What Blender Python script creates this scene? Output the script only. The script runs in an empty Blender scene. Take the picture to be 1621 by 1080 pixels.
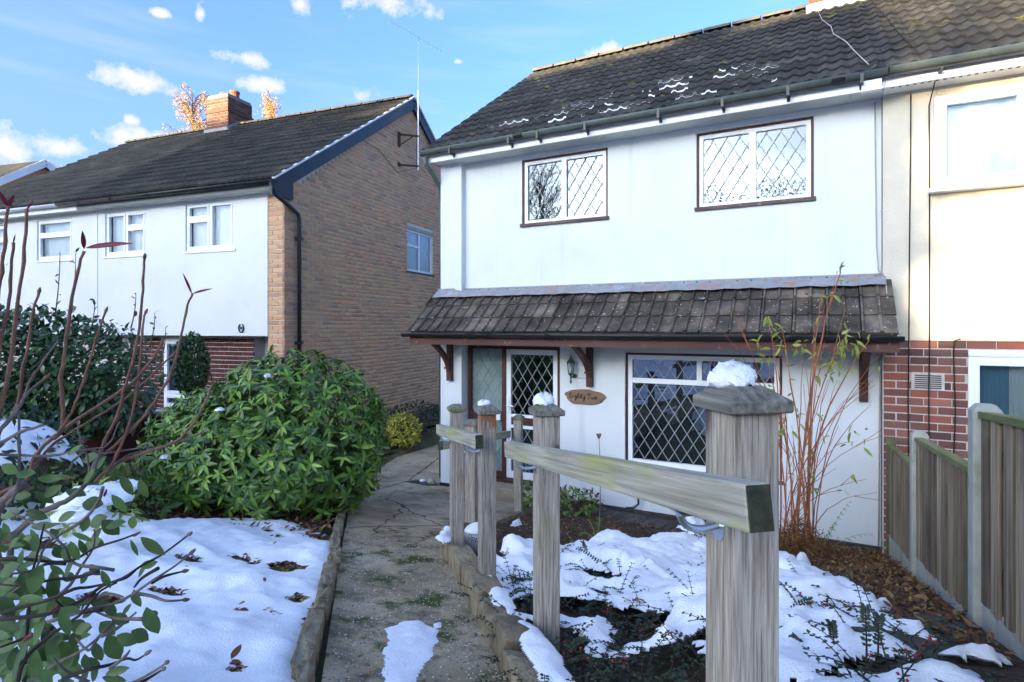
import bpy, math, random
import numpy as np
from mathutils import Vector, Matrix

random.seed(7)
RNG = np.random.default_rng(7)
SC = bpy.context.scene
COL = SC.collection
rad = math.radians

# ------------------------------------------------------------------ camera
FPX, CX, HY, YAW, EYE = 911.0, 810.5, 517.0, rad(28.2), 2.36      # in photo pixels (1621 x 1080)
CC, SS_ = math.cos(YAW), math.sin(YAW)
cam_d = bpy.data.cameras.new('camera')
cam = bpy.data.objects.new('camera', cam_d)
COL.objects.link(cam)
cam.location = (0, 0, EYE)
cam.rotation_euler = (rad(90), 0, YAW)
cam_d.sensor_width = 36
cam_d.lens = FPX / 1621 * 36
cam_d.shift_y = -(540 - HY) / 1621
cam_d.clip_start, cam_d.clip_end = 0.03, 3000
SC.camera = cam

# ------------------------------------------------------------------ sun, sky, exposure
SUN_EL = 5.0
SUN_AZ = 14.0            # degrees the light swings towards +X while travelling +Y
sun_d = bpy.data.lights.new('sun', 'SUN')
sun = bpy.data.objects.new('sun', sun_d)
COL.objects.link(sun)
sun_d.energy = 2.0
sun_d.angle = rad(0.6)
sun_d.color = (1.0, 0.77, 0.45)
ldir = Vector((math.sin(rad(SUN_AZ)) * math.cos(rad(SUN_EL)), math.cos(rad(SUN_AZ)) * math.cos(rad(SUN_EL)), -math.sin(rad(SUN_EL))))
sun.rotation_euler = ldir.to_track_quat('-Z', 'Y').to_euler()
sun.location = (-10, -30, 25)

vs = SC.view_settings
vs.view_transform = 'Standard'
vs.look = 'None'
vs.exposure = 3.7
vs.gamma = 1.0
vs.use_curve_mapping = False

wd = bpy.data.worlds.new('World')
SC.world = wd
wd.use_nodes = True


def pray(px, py):
    xr = (px - CX) / FPX
    return np.array([xr * CC - SS_, xr * SS_ + CC, -(py - HY) / FPX])


def P(px, py, d):
    """world point of a photo pixel at depth d (metres along the view axis)"""
    return np.array([0, 0, EYE]) + pray(px, py) * d


def build_world():
    nt = wd.node_tree
    N, L = nt.nodes, nt.links
    N.clear()
    out = N.new('ShaderNodeOutputWorld')
    bg = N.new('ShaderNodeBackground')
    sky = N.new('ShaderNodeTexSky')
    sky.sky_type = 'NISHITA'
    sky.sun_disc = False
    sky.sun_elevation = rad(SUN_EL)
    # direction towards the sun is -ldir; sky rotation 0 puts the sun on +Y, turning clockwise
    sky.sun_rotation = math.atan2(-ldir.x, -ldir.y)
    sky.altitude = 80
    sky.air_density = 0.5
    sky.dust_density = 8.0
    sky.ozone_density = 1.6
    tc = N.new('ShaderNodeTexCoord')

    def vm(op, a, b=None):
        n = N.new('ShaderNodeVectorMath')
        n.operation = op
        for i, q in enumerate((a, b)):
            if q is None:
                continue
            if hasattr(q, 'is_linked'):
                L.new(q, n.inputs[i])
            else:
                n.inputs[i].default_value = q
        return n.outputs['Value'] if op == 'DOT_PRODUCT' else n.outputs[0]

    def mm(op, a, b=None, c=None, clamp=False):
        n = N.new('ShaderNodeMath')
        n.operation = op
        n.use_clamp = clamp
        for i, q in enumerate((a, b, c)):
            if q is None:
                continue
            if hasattr(q, 'is_linked'):
                L.new(q, n.inputs[i])
            else:
                n.inputs[i].default_value = q
        return n.outputs[0]
    d = tc.outputs['Generated']
    nz = N.new('ShaderNodeTexNoise')
    nz.inputs['Scale'].default_value = 17
    nz.inputs['Detail'].default_value = 7
    nz.inputs['Roughness'].default_value = 0.68
    L.new(d, nz.inputs['Vector'])
    noise = mm('SUBTRACT', nz.outputs['Fac'], 0.5)
    clouds = [(212, 128, 62, 26), (368, 88, 66, 16), (620, 2, 105, 26), (478, 8, 32, 20), (318, 22, 12, 28), (573, 150, 34, 18),
              (420, 135, 42, 14), (195, 214, 44, 24), (208, 190, 16, 12), (95, 234, 50, 26), (955, 84, 48, 15), (12, 236, 38, 40),
              (262, 228, 40, 20), (255, 22, 18, 8), (725, 98, 10, 5), (840, -60, 120, 40), (640, 212, 60, 20), (740, 230, 50, 40)]
    dirs = []
    for px, py, a, b in clouds:
        r = pray(px, py)
        k = np.linalg.norm(r)
        dirs.append((r / k, a / FPX / k, b / FPX / k))
    rr = random.Random(5)
    for i in range(14):                                   # the same small cumulus all round the sky
        az, el = rr.uniform(55, 305) + 28, rr.uniform(6, 45)
        v = np.array([-math.sin(rad(az)) * math.cos(rad(el)), math.cos(rad(az)) * math.cos(rad(el)), math.sin(rad(el))])
        dirs.append((v, rr.uniform(.04, .1), rr.uniform(.015, .035)))
    mn = None
    for v, a, b in dirs:
        n = N.new('ShaderNodeVectorMath')
        n.operation = 'MULTIPLY_ADD'
        sc_ = np.array([1 / a, 1 / a, 1 / b])
        L.new(d, n.inputs[0])
        n.inputs[1].default_value = tuple(sc_)
        n.inputs[2].default_value = tuple(-v * sc_)
        ln = N.new('ShaderNodeVectorMath')
        ln.operation = 'LENGTH'
        L.new(n.outputs[0], ln.inputs[0])
        mn = ln.outputs['Value'] if mn is None else mm('MINIMUM', mn, ln.outputs['Value'])
    mask = mm('SUBTRACT', 0.78, mn)
    m1 = mm('MULTIPLY_ADD', noise, 3.3, mask)
    m1 = mm('MULTIPLY', m1, 1.45, clamp=True)
    m1 = mm('POWER', m1, 0.8)
    # thin high streaks, everywhere
    mp = N.new('ShaderNodeMapping')
    mp.inputs['Scale'].default_value = (1.5, 1.5, 12)
    L.new(d, mp.inputs['Vector'])
    n2 = N.new('ShaderNodeTexNoise')
    n2.inputs['Scale'].default_value = 2.6
    n2.inputs['Detail'].default_value = 4
    L.new(mp.outputs[0], n2.inputs['Vector'])
    st = mm('MULTIPLY', mm('SUBTRACT', n2.outputs['Fac'], 0.5, clamp=True), 1.6, clamp=True)
    # low haze towards the horizon
    sx = N.new('ShaderNodeSeparateXYZ')
    L.new(d, sx.inputs[0])
    hz = mm('MULTIPLY', mm('SUBTRACT', 1.0, mm('MULTIPLY', mm('ABSOLUTE', sx.outputs[2]), 2.4), clamp=True), 0.38)
    fac = mm('MAXIMUM', mm('MULTIPLY', m1, 0.9), mm('MAXIMUM', mm('MULTIPLY', st, 0.4), 0.0))
    hue = N.new('ShaderNodeMix')
    hue.data_type = 'RGBA'
    hue.blend_type = 'MULTIPLY'
    hue.inputs[0].default_value = 1.0
    L.new(sky.outputs[0], hue.inputs[6])
    hue.inputs[7].default_value = SKY_TINT
    mixh = N.new('ShaderNodeMix')
    mixh.data_type = 'RGBA'
    L.new(hz, mixh.inputs[0])
    L.new(hue.outputs[2], mixh.inputs[6])
    mixh.inputs[7].default_value = HAZE_COL
    mix = N.new('ShaderNodeMix')
    mix.data_type = 'RGBA'
    L.new(fac, mix.inputs[0])
    L.new(mixh.outputs[2], mix.inputs[6])
    mix.inputs[7].default_value = CLOUD_COL
    L.new(mix.outputs[2], bg.inputs[0])
    bg.inputs[1].default_value = SKY_STR
    L.new(bg.outputs[0], out.inputs[0])


SKY_STR = 0.12
SKY_TINT = (.65, .785, 1.0, 1)
HAZE_COL = (.38, .48, .57, 1)
CLOUD_COL = (.72, .70, .69, 1)
build_world()

# ------------------------------------------------------------------ the lie of the land


def sstep(a, b, x):
    t = np.clip((np.asarray(x, float) - a) / (b - a), 0, 1)
    return t * t * (3 - 2 * t)


def gh(x, y):
    """height of the ground: the front gardens fall towards the houses"""
    yc = np.clip(y, -1.5, 7.0)
    z = 0.185 * (7.0 - yc)
    z = z + 0.09 * (7.0 - np.clip(y, 0, 7)) * sstep(-.9, .5, x) * sstep(-3, 0, y)
    z = z + 0.24 * sstep(-6.5, -7.4, x) * sstep(4.8, 7, y)
    z = z + .75 * sstep(-11, -17, y)
    return z


def G(px, py, dz=0.):
    """ground point under a photo pixel"""
    r = pray(px, py)
    o = np.array([0, 0, EYE])
    lo, hi = .3, 40.
    f = lambda s: (o + r * s)[2] - float(gh(*(o + r * s)[:2])) - dz
    s = lo
    while s < hi and f(s) > 0:
        s += .02
    return o + r * s


def vnoise(x, y, seed=0):
    x = np.asarray(x, float); y = np.asarray(y, float)
    xi, yi = np.floor(x).astype(np.int64), np.floor(y).astype(np.int64)
    fx, fy = x - xi, y - yi
    fx, fy = fx * fx * (3 - 2 * fx), fy * fy * (3 - 2 * fy)

    def h(a, b):
        n = (a * 374761393 + b * 668265263 + seed * 1442695041) & 0xffffffff
        n = ((n ^ (n >> 13)) * 1274126177) & 0xffffffff
        return ((n ^ (n >> 16)) & 0xffff) / 65535.0
    return (h(xi, yi) * (1 - fx) + h(xi + 1, yi) * fx) * (1 - fy) + (h(xi, yi + 1) * (1 - fx) + h(xi + 1, yi + 1) * fx) * fy


def fbm(x, y, seed=0, o=4):
    s, a, t = 0., .5, 0.
    for i in range(o):
        s = s + a * vnoise(np.asarray(x) * 2 ** i, np.asarray(y) * 2 ** i, seed + i * 17)
        t += a
        a *= .5
    return s / t


# ------------------------------------------------------------------ mesh helpers
class MB:
    def __init__(s):
        s.v, s.f = [], []

    def add(s, vs_, fs):
        b = len(s.v)
        s.v.extend([tuple(map(float, q)) for q in vs_])
        s.f.extend([tuple(i + b for i in q) for q in fs])
        return s

    def box(s, x0, x1, y0, y1, z0, z1):
        return s.add([(x0, y0, z0), (x1, y0, z0), (x1, y1, z0), (x0, y1, z0), (x0, y0, z1), (x1, y0, z1), (x1, y1, z1), (x0, y1, z1)],
                     [(0, 3, 2, 1), (4, 5, 6, 7), (0, 1, 5, 4), (1, 2, 6, 5), (2, 3, 7, 6), (3, 0, 4, 7)])

    def beam(s, p0, p1, w, h, up=(0, 0, 1)):
        p0, p1 = np.array(p0, float), np.array(p1, float)
        d = p1 - p0
        d /= np.linalg.norm(d)
        x = np.cross(d, up); x /= np.linalg.norm(x)
        u = np.cross(x, d)
        q = []
        for p in (p0, p1):
            for a, b in ((-1, -1), (1, -1), (1, 1), (-1, 1)):
                q.append(p + x * a * w / 2 + u * b * h / 2)
        return s.add(q, [(0, 1, 2, 3), (7, 6, 5, 4), (0, 4, 5, 1), (1, 5, 6, 2), (2, 6, 7, 3), (3, 7, 4, 0)])

    def tube(s, pts, r, n=6, cap=True):
        pts = [np.array(p, float) for p in pts]
        m = len(pts)
        rs = [r] * m if np.isscalar(r) else list(np.interp(np.linspace(0, 1, m), np.linspace(0, 1, len(r)), r))
        t0 = pts[1] - pts[0]
        a = np.cross(t0, [0, 0, 1] if abs(t0[2]) < .9 * np.linalg.norm(t0) else [1, 0, 0])
        vs_, fs = [], []
        for i, p in enumerate(pts):
            t = pts[min(i + 1, m - 1)] - pts[max(i - 1, 0)]
            t /= (np.linalg.norm(t) + 1e-12)
            a = a - t * a.dot(t)
            a /= (np.linalg.norm(a) + 1e-12)
            b = np.cross(t, a)
            for k in range(n):
                an = 2 * math.pi * k / n
                vs_.append(p + (a * math.cos(an) + b * math.sin(an)) * rs[i])
        for i in range(m - 1):
            for k in range(n):
                fs.append((i * n + k, i * n + (k + 1) % n, (i + 1) * n + (k + 1) % n, (i + 1) * n + k))
        if cap:
            fs.append(tuple(range(n))[::-1])
            fs.append(tuple((m - 1) * n + k for k in range(n)))
        return s.add(vs_, fs)

    def lathe(s, prof, c, n=16, axis='z'):
        vs_, fs = [], []
        for r, z in prof:
            for k in range(n):
                an = 2 * math.pi * k / n
                q = (r * math.cos(an), r * math.sin(an), z)
                if axis == 'y':
                    q = (q[0], q[2], q[1])
                if axis == 'x':
                    q = (q[2], q[0], q[1])
                vs_.append((c[0] + q[0], c[1] + q[1], c[2] + q[2]))
        m = len(prof)
        for i in range(m - 1):
            for k in range(n):
                fs.append((i * n + k, i * n + (k + 1) % n, (i + 1) * n + (k + 1) % n, (i + 1) * n + k))
        fs.append(tuple(range(n))[::-1])
        fs.append(tuple((m - 1) * n + k for k in range(n)))
        return s.add(vs_, fs)

    def prism(s, poly, z0, z1):
        """poly in xy; z0/z1 numbers or functions of (x, y)"""
        n = len(poly)
        g = lambda q, x, y: float(q(x, y)) if callable(q) else q
        vs_ = [(x, y, g(z0, x, y)) for x, y in poly] + [(x, y, g(z1, x, y)) for x, y in poly]
        fs = [tuple(range(n))[::-1], tuple(range(n, 2 * n))] + [(i, (i + 1) % n, n + (i + 1) % n, n + i) for i in range(n)]
        return s.add(vs_, fs)

    def prism_x(s, poly, x0, x1):
        """poly in (y, z) swept along x"""
        n = len(poly)
        vs_ = [(x0, y, z) for y, z in poly] + [(x1, y, z) for y, z in poly]
        fs = [tuple(range(n)), tuple(range(n, 2 * n))[::-1]] + [(i, n + i, n + (i + 1) % n, (i + 1) % n) for i in range(n)]
        return s.add(vs_, fs)

    def mesh(s, name, smooth=False):
        me = bpy.data.meshes.new(name)
        me.from_pydata(s.v, [], s.f)
        if smooth:
            me.shade_smooth()
        me.update()
        return me


def np_mesh(name, V, Fc, smooth=False):
    me = bpy.data.meshes.new(name)
    V = np.asarray(V, np.float32)
    Fc = np.asarray(Fc, np.int32)
    n, k = Fc.shape
    me.vertices.add(len(V)); me.vertices.foreach_set('co', V.ravel())
    me.loops.add(n * k); me.loops.foreach_set('vertex_index', Fc.ravel())
    me.polygons.add(n); me.polygons.foreach_set('loop_start', np.arange(0, n * k, k, dtype=np.int32))
    me.polygons.foreach_set('loop_total', np.full(n, k, np.int32))
    if smooth:
        me.polygons.foreach_set('use_smooth', np.ones(n, bool))
    me.update(calc_edges=True)
    return me


ROOTINV = {}


def tag(o, label=None, cat=None, group=None, kind=None):
    if label: o['label'] = label
    if cat: o['category'] = cat
    if group: o['group'] = group
    if kind: o['kind'] = kind
    return o


def thing(name, label, cat, loc=(0, 0, 0), rz=0., group=None, world=True):
    """an Empty at the thing's base; world=True: its parts are written in world coordinates"""
    o = bpy.data.objects.new(name, None)
    COL.objects.link(o)
    o.empty_display_size = .2
    o.location = loc
    o.rotation_euler = (0, 0, rz)
    m = Matrix.Translation(Vector(loc)) @ Matrix.Rotation(rz, 4, 'Z')
    ROOTINV[o.name] = m.inverted() if world else Matrix.Identity(4)
    return tag(o, label, cat, group)


def ob(name, me, m=None, parent=None, mw=None, smooth=False, bevel=0, kind=None):
    """link one mesh object; me may be an MB or a mesh"""
    if isinstance(me, MB):
        me = me.mesh(name, smooth)
    if m is not None and not me.materials:
        me.materials.append(m)
    o = bpy.data.objects.new(name, me)
    COL.objects.link(o)
    if mw is not None:
        o.matrix_basis = mw
    if parent is not None:
        o.parent = parent
        if parent.name in ROOTINV:
            o.matrix_parent_inverse = ROOTINV[parent.name]
    if bevel:
        b = o.modifiers.new('edge', 'BEVEL')
        b.width = bevel
        b.segments = 2
        b.limit_method = 'ANGLE'
    if kind: o['kind'] = kind
    return o


def fr(o, y, z, s=1.):
    """4x4 matrix: origin o, local y along y, local z near z"""
    y = np.asarray(y, float); y = y / (np.linalg.norm(y) + 1e-12)
    x = np.cross(y, z); x /= (np.linalg.norm(x) + 1e-12)
    z = np.cross(x, y)
    m = np.eye(4)
    m[:3, 0], m[:3, 1], m[:3, 2], m[:3, 3] = x * s, y * s, z * s, o
    return m


# ------------------------------------------------------------------ material helper
class NT:
    def __init__(s, name):
        s.m = bpy.data.materials.new(name)
        s.m.use_nodes = True
        s.t = s.m.node_tree
        s.N, s.L = s.t.nodes, s.t.links
        s.b = s.N['Principled BSDF']
        s._pos = None

    def put(s, sock, v):
        if hasattr(v, 'is_linked'):
            s.L.new(v, sock)
        else:
            sock.default_value = v

    def coord(s, kind='pos', scale=(1, 1, 1)):
        if kind == 'pos':
            o = s.N.new('ShaderNodeNewGeometry').outputs['Position']
        else:
            o = s.N.new('ShaderNodeTexCoord').outputs['Object']
        if tuple(scale) != (1, 1, 1):
            mp = s.N.new('ShaderNodeMapping')
            mp.inputs['Scale'].default_value = scale
            s.L.new(o, mp.inputs['Vector'])
            o = mp.outputs[0]
        return o

    def noise(s, vec, scale, detail=5, rough=.55):
        n = s.N.new('ShaderNodeTexNoise')
        n.inputs['Scale'].default_value = scale
        n.inputs['Detail'].default_value = detail
        n.inputs['Roughness'].default_value = rough
        s.L.new(vec, n.inputs['Vector'])
        return n.outputs['Fac']

    def ramp(s, fac, stops):
        r = s.N.new('ShaderNodeValToRGB')
        e = r.color_ramp.elements
        while len(e) < len(stops):
            e.new(.5)
        for i, (p, c) in enumerate(stops):
            e[i].position = p
            e[i].color = (*c, 1) if len(c) == 3 else c
        s.put(r.inputs[0], fac)
        return r.outputs[0]

    def mix(s, fac, a, b, mode='MIX'):
        n = s.N.new('ShaderNodeMix')
        n.data_type = 'RGBA'
        n.blend_type = mode
        s.put(n.inputs[0], fac)
        s.put(n.inputs[6], a if hasattr(a, 'is_linked') else (*a[:3], 1))
        s.put(n.inputs[7], b if hasattr(b, 'is_linked') else (*b[:3], 1))
        return n.outputs[2]

    def math(s, op, a, b=None, clamp=False):
        n = s.N.new('ShaderNodeMath')
        n.operation = op
        n.use_clamp = clamp
        s.put(n.inputs[0], a)
        if b is not None: s.put(n.inputs[1], b)
        return n.outputs[0]

    def rnd(s):
        a = s.N.new('ShaderNodeObjectInfo').outputs['Random']
        b = s.N.new('ShaderNodeNewGeometry').outputs['Random Per Island']
        return s.math('FRACT', s.math('ADD', a, b))

    def bump(s, h, strength=.3, dist=.01):
        n = s.N.new('ShaderNodeBump')
        n.inputs['Strength'].default_value = strength
        n.inputs['Distance'].default_value = dist
        s.L.new(h, n.inputs['Height'])
        s.L.new(n.outputs[0], s.b.inputs['Normal'])


def mat(name, stops, scale=4., detail=6, rough=.8, bump=0., bscale=60., bdist=.01, rnd=0., stretch=(1, 1, 1), coord='pos',
        layers=(), spec=.3, metallic=0., rndramp=None, transl=0., rvar=.0):
    t = NT(name)
    vec = t.coord(coord, stretch)
    f = t.noise(vec, scale, detail)
    if isinstance(stops[0], (int, float)):
        stops = [(.3, [c * .88 for c in stops]), (.7, [min(1, c * 1.1) for c in stops])]
    col = t.ramp(f, stops)
    if rndramp:
        col = t.mix(.75, col, t.ramp(t.rnd(), rndramp))
    if rnd:
        k = t.math('MULTIPLY_ADD', t.rnd(), 2 * rnd)
        k.node.inputs[2].default_value = 1 - rnd
        cb = t.N.new('ShaderNodeCombineColor')
        for i in range(3): t.L.new(k, cb.inputs[i])
        col = t.mix(1., col, cb.outputs[0], 'MULTIPLY')
    for c, sc, lo, hi, *st in layers:
        v2 = t.coord(coord, st[0]) if st else t.coord(coord)
        g = t.ramp(t.noise(v2, sc, 6, .62), [(lo, (0, 0, 0)), (hi, (1, 1, 1))])
        col = t.mix(g, col, c)
    t.put(t.b.inputs['Base Color'], col)
    t.b.inputs['Roughness'].default_value = rough
    t.b.inputs['Specular IOR Level'].default_value = spec
    t.b.inputs['Metallic'].default_value = metallic
    if bump:
        t.bump(t.noise(t.coord(coord, stretch), bscale, 5, .6), bump, bdist)
    if transl:
        tr = t.N.new('ShaderNodeBsdfTranslucent')
        t.put(tr.inputs[0], col)
        mx = t.N.new('ShaderNodeMixShader')
        mx.inputs[0].default_value = transl
        t.L.new(t.b.outputs[0], mx.inputs[1])
        t.L.new(tr.outputs[0], mx.inputs[2])
        t.L.new(mx.outputs[0], t.N['Material Output'].inputs[0])
    return t.m


def add_knots(m, scale, stretch, col, coord):
    """dark knots with a paler ring in a timber material"""
    t = NT.__new__(NT)
    t.m, t.t = m, m.node_tree
    t.N, t.L = t.t.nodes, t.t.links
    t.b = t.N['Principled BSDF']
    old = t.b.inputs['Base Color'].links[0].from_socket
    vo = t.N.new('ShaderNodeTexVoronoi')
    vo.inputs['Scale'].default_value = scale
    t.L.new(t.coord(coord, stretch), vo.inputs['Vector'])
    dist = vo.outputs['Distance']
    keep = t.math('GREATER_THAN', vo.outputs['Color'].node.outputs['Color'], .5)
    wob = t.math('ADD', dist, t.math('MULTIPLY', t.math('SUBTRACT', t.noise(t.coord(coord), 60, 3), .5), .06))
    ring = t.ramp(wob, [(.0, (1, 1, 1)), (.14, (.85, .85, .85)), (.20, (.3, .3, .3)), (.30, (0, 0, 0))])
    f = t.math('MULTIPLY', ring, keep)
    c = t.mix(f, old, col)
    t.L.new(c, t.b.inputs['Base Color'])


def glass_mat(name, refl=.3, tint=(.88, .93, .95)):
    t = NT(name)
    t.N.remove(t.b)
    g = t.N.new('ShaderNodeBsdfGlossy')
    g.inputs['Roughness'].default_value = .015
    g.inputs['Color'].default_value = (.70, .84, 1.0, 1)
    tr = t.N.new('ShaderNodeBsdfTransparent')
    tr.inputs[0].default_value = (*tint, 1)
    lw = t.N.new('ShaderNodeFresnel')
    lw.inputs[0].default_value = 1.5
    k = t.math('ADD', t.math('MULTIPLY', lw.outputs[0], 1.5), refl - .06, clamp=True)
    mx = t.N.new('ShaderNodeMixShader')
    t.L.new(k, mx.inputs[0])
    t.L.new(tr.outputs[0], mx.inputs[1])
    t.L.new(g.outputs[0], mx.inputs[2])
    t.L.new(mx.outputs[0], t.N['Material Output'].inputs[0])
    # slightly wavy panes
    bp = t.N.new('ShaderNodeBump')
    bp.inputs['Strength'].default_value = .02
    bp.inputs['Distance'].default_value = .02
    t.L.new(t.noise(t.coord('pos'), 2.5, 2), bp.inputs['Height'])
    t.L.new(bp.outputs[0], g.inputs['Normal'])
    return t.m


def brick_mat(name, cols, dirt=(.2, .17, .14)):
    t = NT(name)
    r = t.rnd()
    n = len(cols)
    base = t.ramp(r, [((i + .5) / n, c) for i, c in enumerate(cols)])
    base.node.color_ramp.interpolation = 'LINEAR'
    v = t.coord('pos')
    col = t.mix(t.math('MULTIPLY', t.noise(v, 35, 6, .7), .34), base, dirt)
    col = t.mix(t.ramp(t.noise(v, 1.3, 5), [(.45, (0, 0, 0)), (.8, (.5, .5, .5))]), col, dirt)
    t.put(t.b.inputs['Base Color'], col)
    t.b.inputs['Roughness'].default_value = .9
    t.b.inputs['Specular IOR Level'].default_value = .2
    t.bump(t.noise(v, 120, 5, .7), .5, .004)
    return t.m


M = {}
M['render'] = mat('white_render', [(.3, (.64, .67, .68)), (.7, (.72, .745, .755))], 1.4, rough=.85, bump=.55, bscale=38, bdist=.006,
                  layers=[((.50, .52, .50), 2.6, .56, .95, (2.6, 2.6, .12)), ((.66, .67, .64), 1.1, .55, .8)])
M['roughcast'] = mat('sun_tinted_roughcast', [(.3, (.64, .58, .46)), (.7, (.72, .66, .54))], 3, rough=.9, bump=.9, bscale=75, bdist=.012)  # cream-white wall with the warm sunlight tinted into its colour
M['render_n'] = mat('pale_render', [(.3, (.68, .69, .70)), (.7, (.76, .765, .775))], 1.1, rough=.88, bump=.5, bscale=40, bdist=.006,
                    layers=[((.6, .6, .59), 3., .62, .9)])
M['upvc'] = mat('white_upvc', [(.3, (.80, .82, .83)), (.7, (.85, .86, .87))], 3, rough=.35, spec=.4)
M['white_paint'] = mat('white_board_paint', [(.3, (.74, .75, .74)), (.7, (.83, .83, .82))], 2, rough=.5, layers=[((.45, .45, .40), 14, .66, .8)])
M['soffit'] = mat('grey_soffit', [(.3, (.5, .52, .5)), (.7, (.62, .64, .62))], 3, rough=.8, layers=[((.2, .2, .14), 9, .64, .75)])
M['brown'] = mat('brown_stained_timber', [(.3, (.052, .018, .014)), (.7, (.10, .036, .028))], 6, rough=.5, stretch=(1, 1, .3), bump=.15, layers=[((.18, .11, .09), 22, .66, .8)])
M['fascia_brown'] = mat('faded_red_brown_board', [(.3, (.075, .028, .024)), (.7, (.125, .055, .045))], 6, rough=.6, stretch=(.2, 1, 1), layers=[((.28, .22, .19), 9, .6, .75)])
M['sill'] = mat('weathered_sill_timber', [(.3, (.07, .05, .045)), (.7, (.15, .11, .095))], 12, rough=.8, stretch=(.2, 1, 1), layers=[((.35, .32, .29), 10, .6, .75)])
M['lead'] = mat('lead_came', [(.3, (.26, .275, .28)), (.7, (.35, .365, .37))], 8, rough=.5)
M['flash'] = mat('lead_flashing', [(.3, (.19, .22, .25)), (.7, (.30, .33, .36))], 5, rough=.55, bump=.3, bscale=12,
                 layers=[((.30, .19, .155), 14, .48, .66, (1, 1, .12)), ((.55, .62, .66), 5, .6, .8), ((.32, .22, .19), 2.2, .55, .75)])
M['tile'] = mat('dark_concrete_tile', [(.3, (.022, .022, .023)), (.55, (.040, .039, .038)), (.75, (.078, .071, .064))], 2.2, rough=.75, rnd=.28, bump=.5, bscale=90, bdist=.004,
                layers=[((.16, .17, .03), 3.1, .62, .72), ((.10, .13, .03), 17, .64, .72), ((.16, .14, .125), 26, .68, .76)])
M['tile_n'] = mat('dark_brown_concrete_tile', [(.3, (.024, .024, .022)), (.55, (.044, .041, .035)), (.75, (.075, .066, .052))], 1.8, rough=.8, rnd=.25, bump=.5, bscale=90, bdist=.004,
                  layers=[((.09, .11, .025), 2.8, .62, .74), ((.08, .11, .02), 14, .66, .74)])
M['tile_porch'] = mat('lichened_porch_tile', [(.3, (.035, .031, .027)), (.5, (.085, .070, .057)), (.72, (.21, .165, .13))], 3.2, rough=.85, rnd=.35, bump=.6, bscale=80, bdist=.005,
                      layers=[((.55, .55, .52), 30, .635, .67), ((.05, .065, .02), 9, .62, .72)])
M['mortar_chim'] = mat('sooty_mortar', (.26, .22, .19), 14, rough=.95, bump=.5)
M['ridge'] = mat('ridge_tile_concrete', [(.3, (.075, .066, .055)), (.7, (.14, .12, .10))], 7, rough=.9, bump=.5, layers=[((.20, .20, .05), 6, .55, .7)])
M['gutter'] = mat('grey_green_gutter', [(.3, (.075, .095, .09)), (.7, (.12, .145, .135))], 5, rough=.45, layers=[((.05, .06, .04), 9, .6, .75)])
M['black'] = mat('black_plastic', [(.3, (.010, .012, .014)), (.7, (.018, .020, .022))], 8, rough=.4, spec=.5)
M['barge'] = mat('black_blue_bargeboard', [(.3, (.018, .030, .040)), (.7, (.030, .045, .055))], 3, rough=.45)
M['mortar'] = mat('pale_mortar', [(.3, (.50, .46, .43)), (.7, (.64, .59, .55))], 18, rough=.95, bump=.6, bscale=120)
M['mortar_n'] = mat('buff_mortar', [(.3, (.60, .54, .47)), (.7, (.72, .66, .58))], 18, rough=.95, bump=.6, bscale=120)
M['brick_red'] = brick_mat('red_brick', [(.34, .10, .065), (.20, .065, .05), (.40, .15, .10), (.10, .045, .042), (.29, .115, .085), (.16, .085, .08), (.37, .13, .085), (.09, .045, .045), (.31, .09, .06), (.18, .11, .10)], dirt=(.16, .11, .095))
M['brick_buff'] = brick_mat('buff_brick', [(.60, .34, .185), (.68, .42, .23), (.46, .27, .165), (.70, .37, .19), (.57, .36, .22), (.64, .40, .215), (.39, .24, .155), (.70, .33, .18), (.60, .38, .19)], dirt=(.42, .27, .17))
M['brick_dark'] = brick_mat('dark_red_brick', [(.12, .035, .03), (.15, .05, .04), (.09, .03, .028)], dirt=(.08, .04, .035))
M['brick_chim'] = brick_mat('weathered_chimney_brick', [(.20, .075, .05), (.13, .07, .055), (.10, .055, .045), (.24, .10, .065)], dirt=(.10, .07, .055))
M['clay'] = mat('clay_pot', (.27, .10, .055), 8, rough=.8)
M['glass'] = glass_mat('window_glass', .085)
M['glass_dark'] = glass_mat('ground_floor_glass', .20, (.6, .68, .7))
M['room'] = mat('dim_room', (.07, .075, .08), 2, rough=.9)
M['curtain'] = mat('net_curtain', (.80, .82, .84), 3, rough=.9, transl=.15)
M['curtain_pale'] = mat('pale_blue_net', (.42, .52, .58), 3, rough=.9)
M['curtain_blue'] = mat('blue_curtain', (.16, .32, .45), 3, rough=.9)
M['frosted'] = mat('obscured_glass', [(.3, (.13, .2, .19)), (.7, (.24, .33, .31))], 3, rough=.12, spec=.6, bump=.3, bscale=60)
M['snow'] = mat('snow', [(.3, (.86, .88, .90)), (.7, (.95, .955, .96))], 9, rough=.6, bump=.8, bscale=110, bdist=.008, spec=.2)
M['concrete'] = mat('path_concrete', [(.3, (.23, .175, .10)), (.5, (.39, .305, .185)), (.72, (.55, .445, .29))], 2.4, detail=9, rough=.92, bump=.7, bscale=90, bdist=.006,
                    layers=[((.48, .43, .35), 48, .62, .66), ((.05, .042, .033), 42, .59, .66), ((.09, .075, .055), 6, .5, .7), ((.06, .078, .014), 3.4, .53, .61)])
M['grit'] = mat('path_grit', (.5, .45, .38), 30, rough=.9, rndramp=[(.1, (.06, .05, .04)), (.4, (.24, .2, .15)), (.8, (.55, .5, .43))])
M['fascia_grey'] = mat('dark_grey_fascia', (.16, .17, .17), 5, rough=.6)
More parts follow.
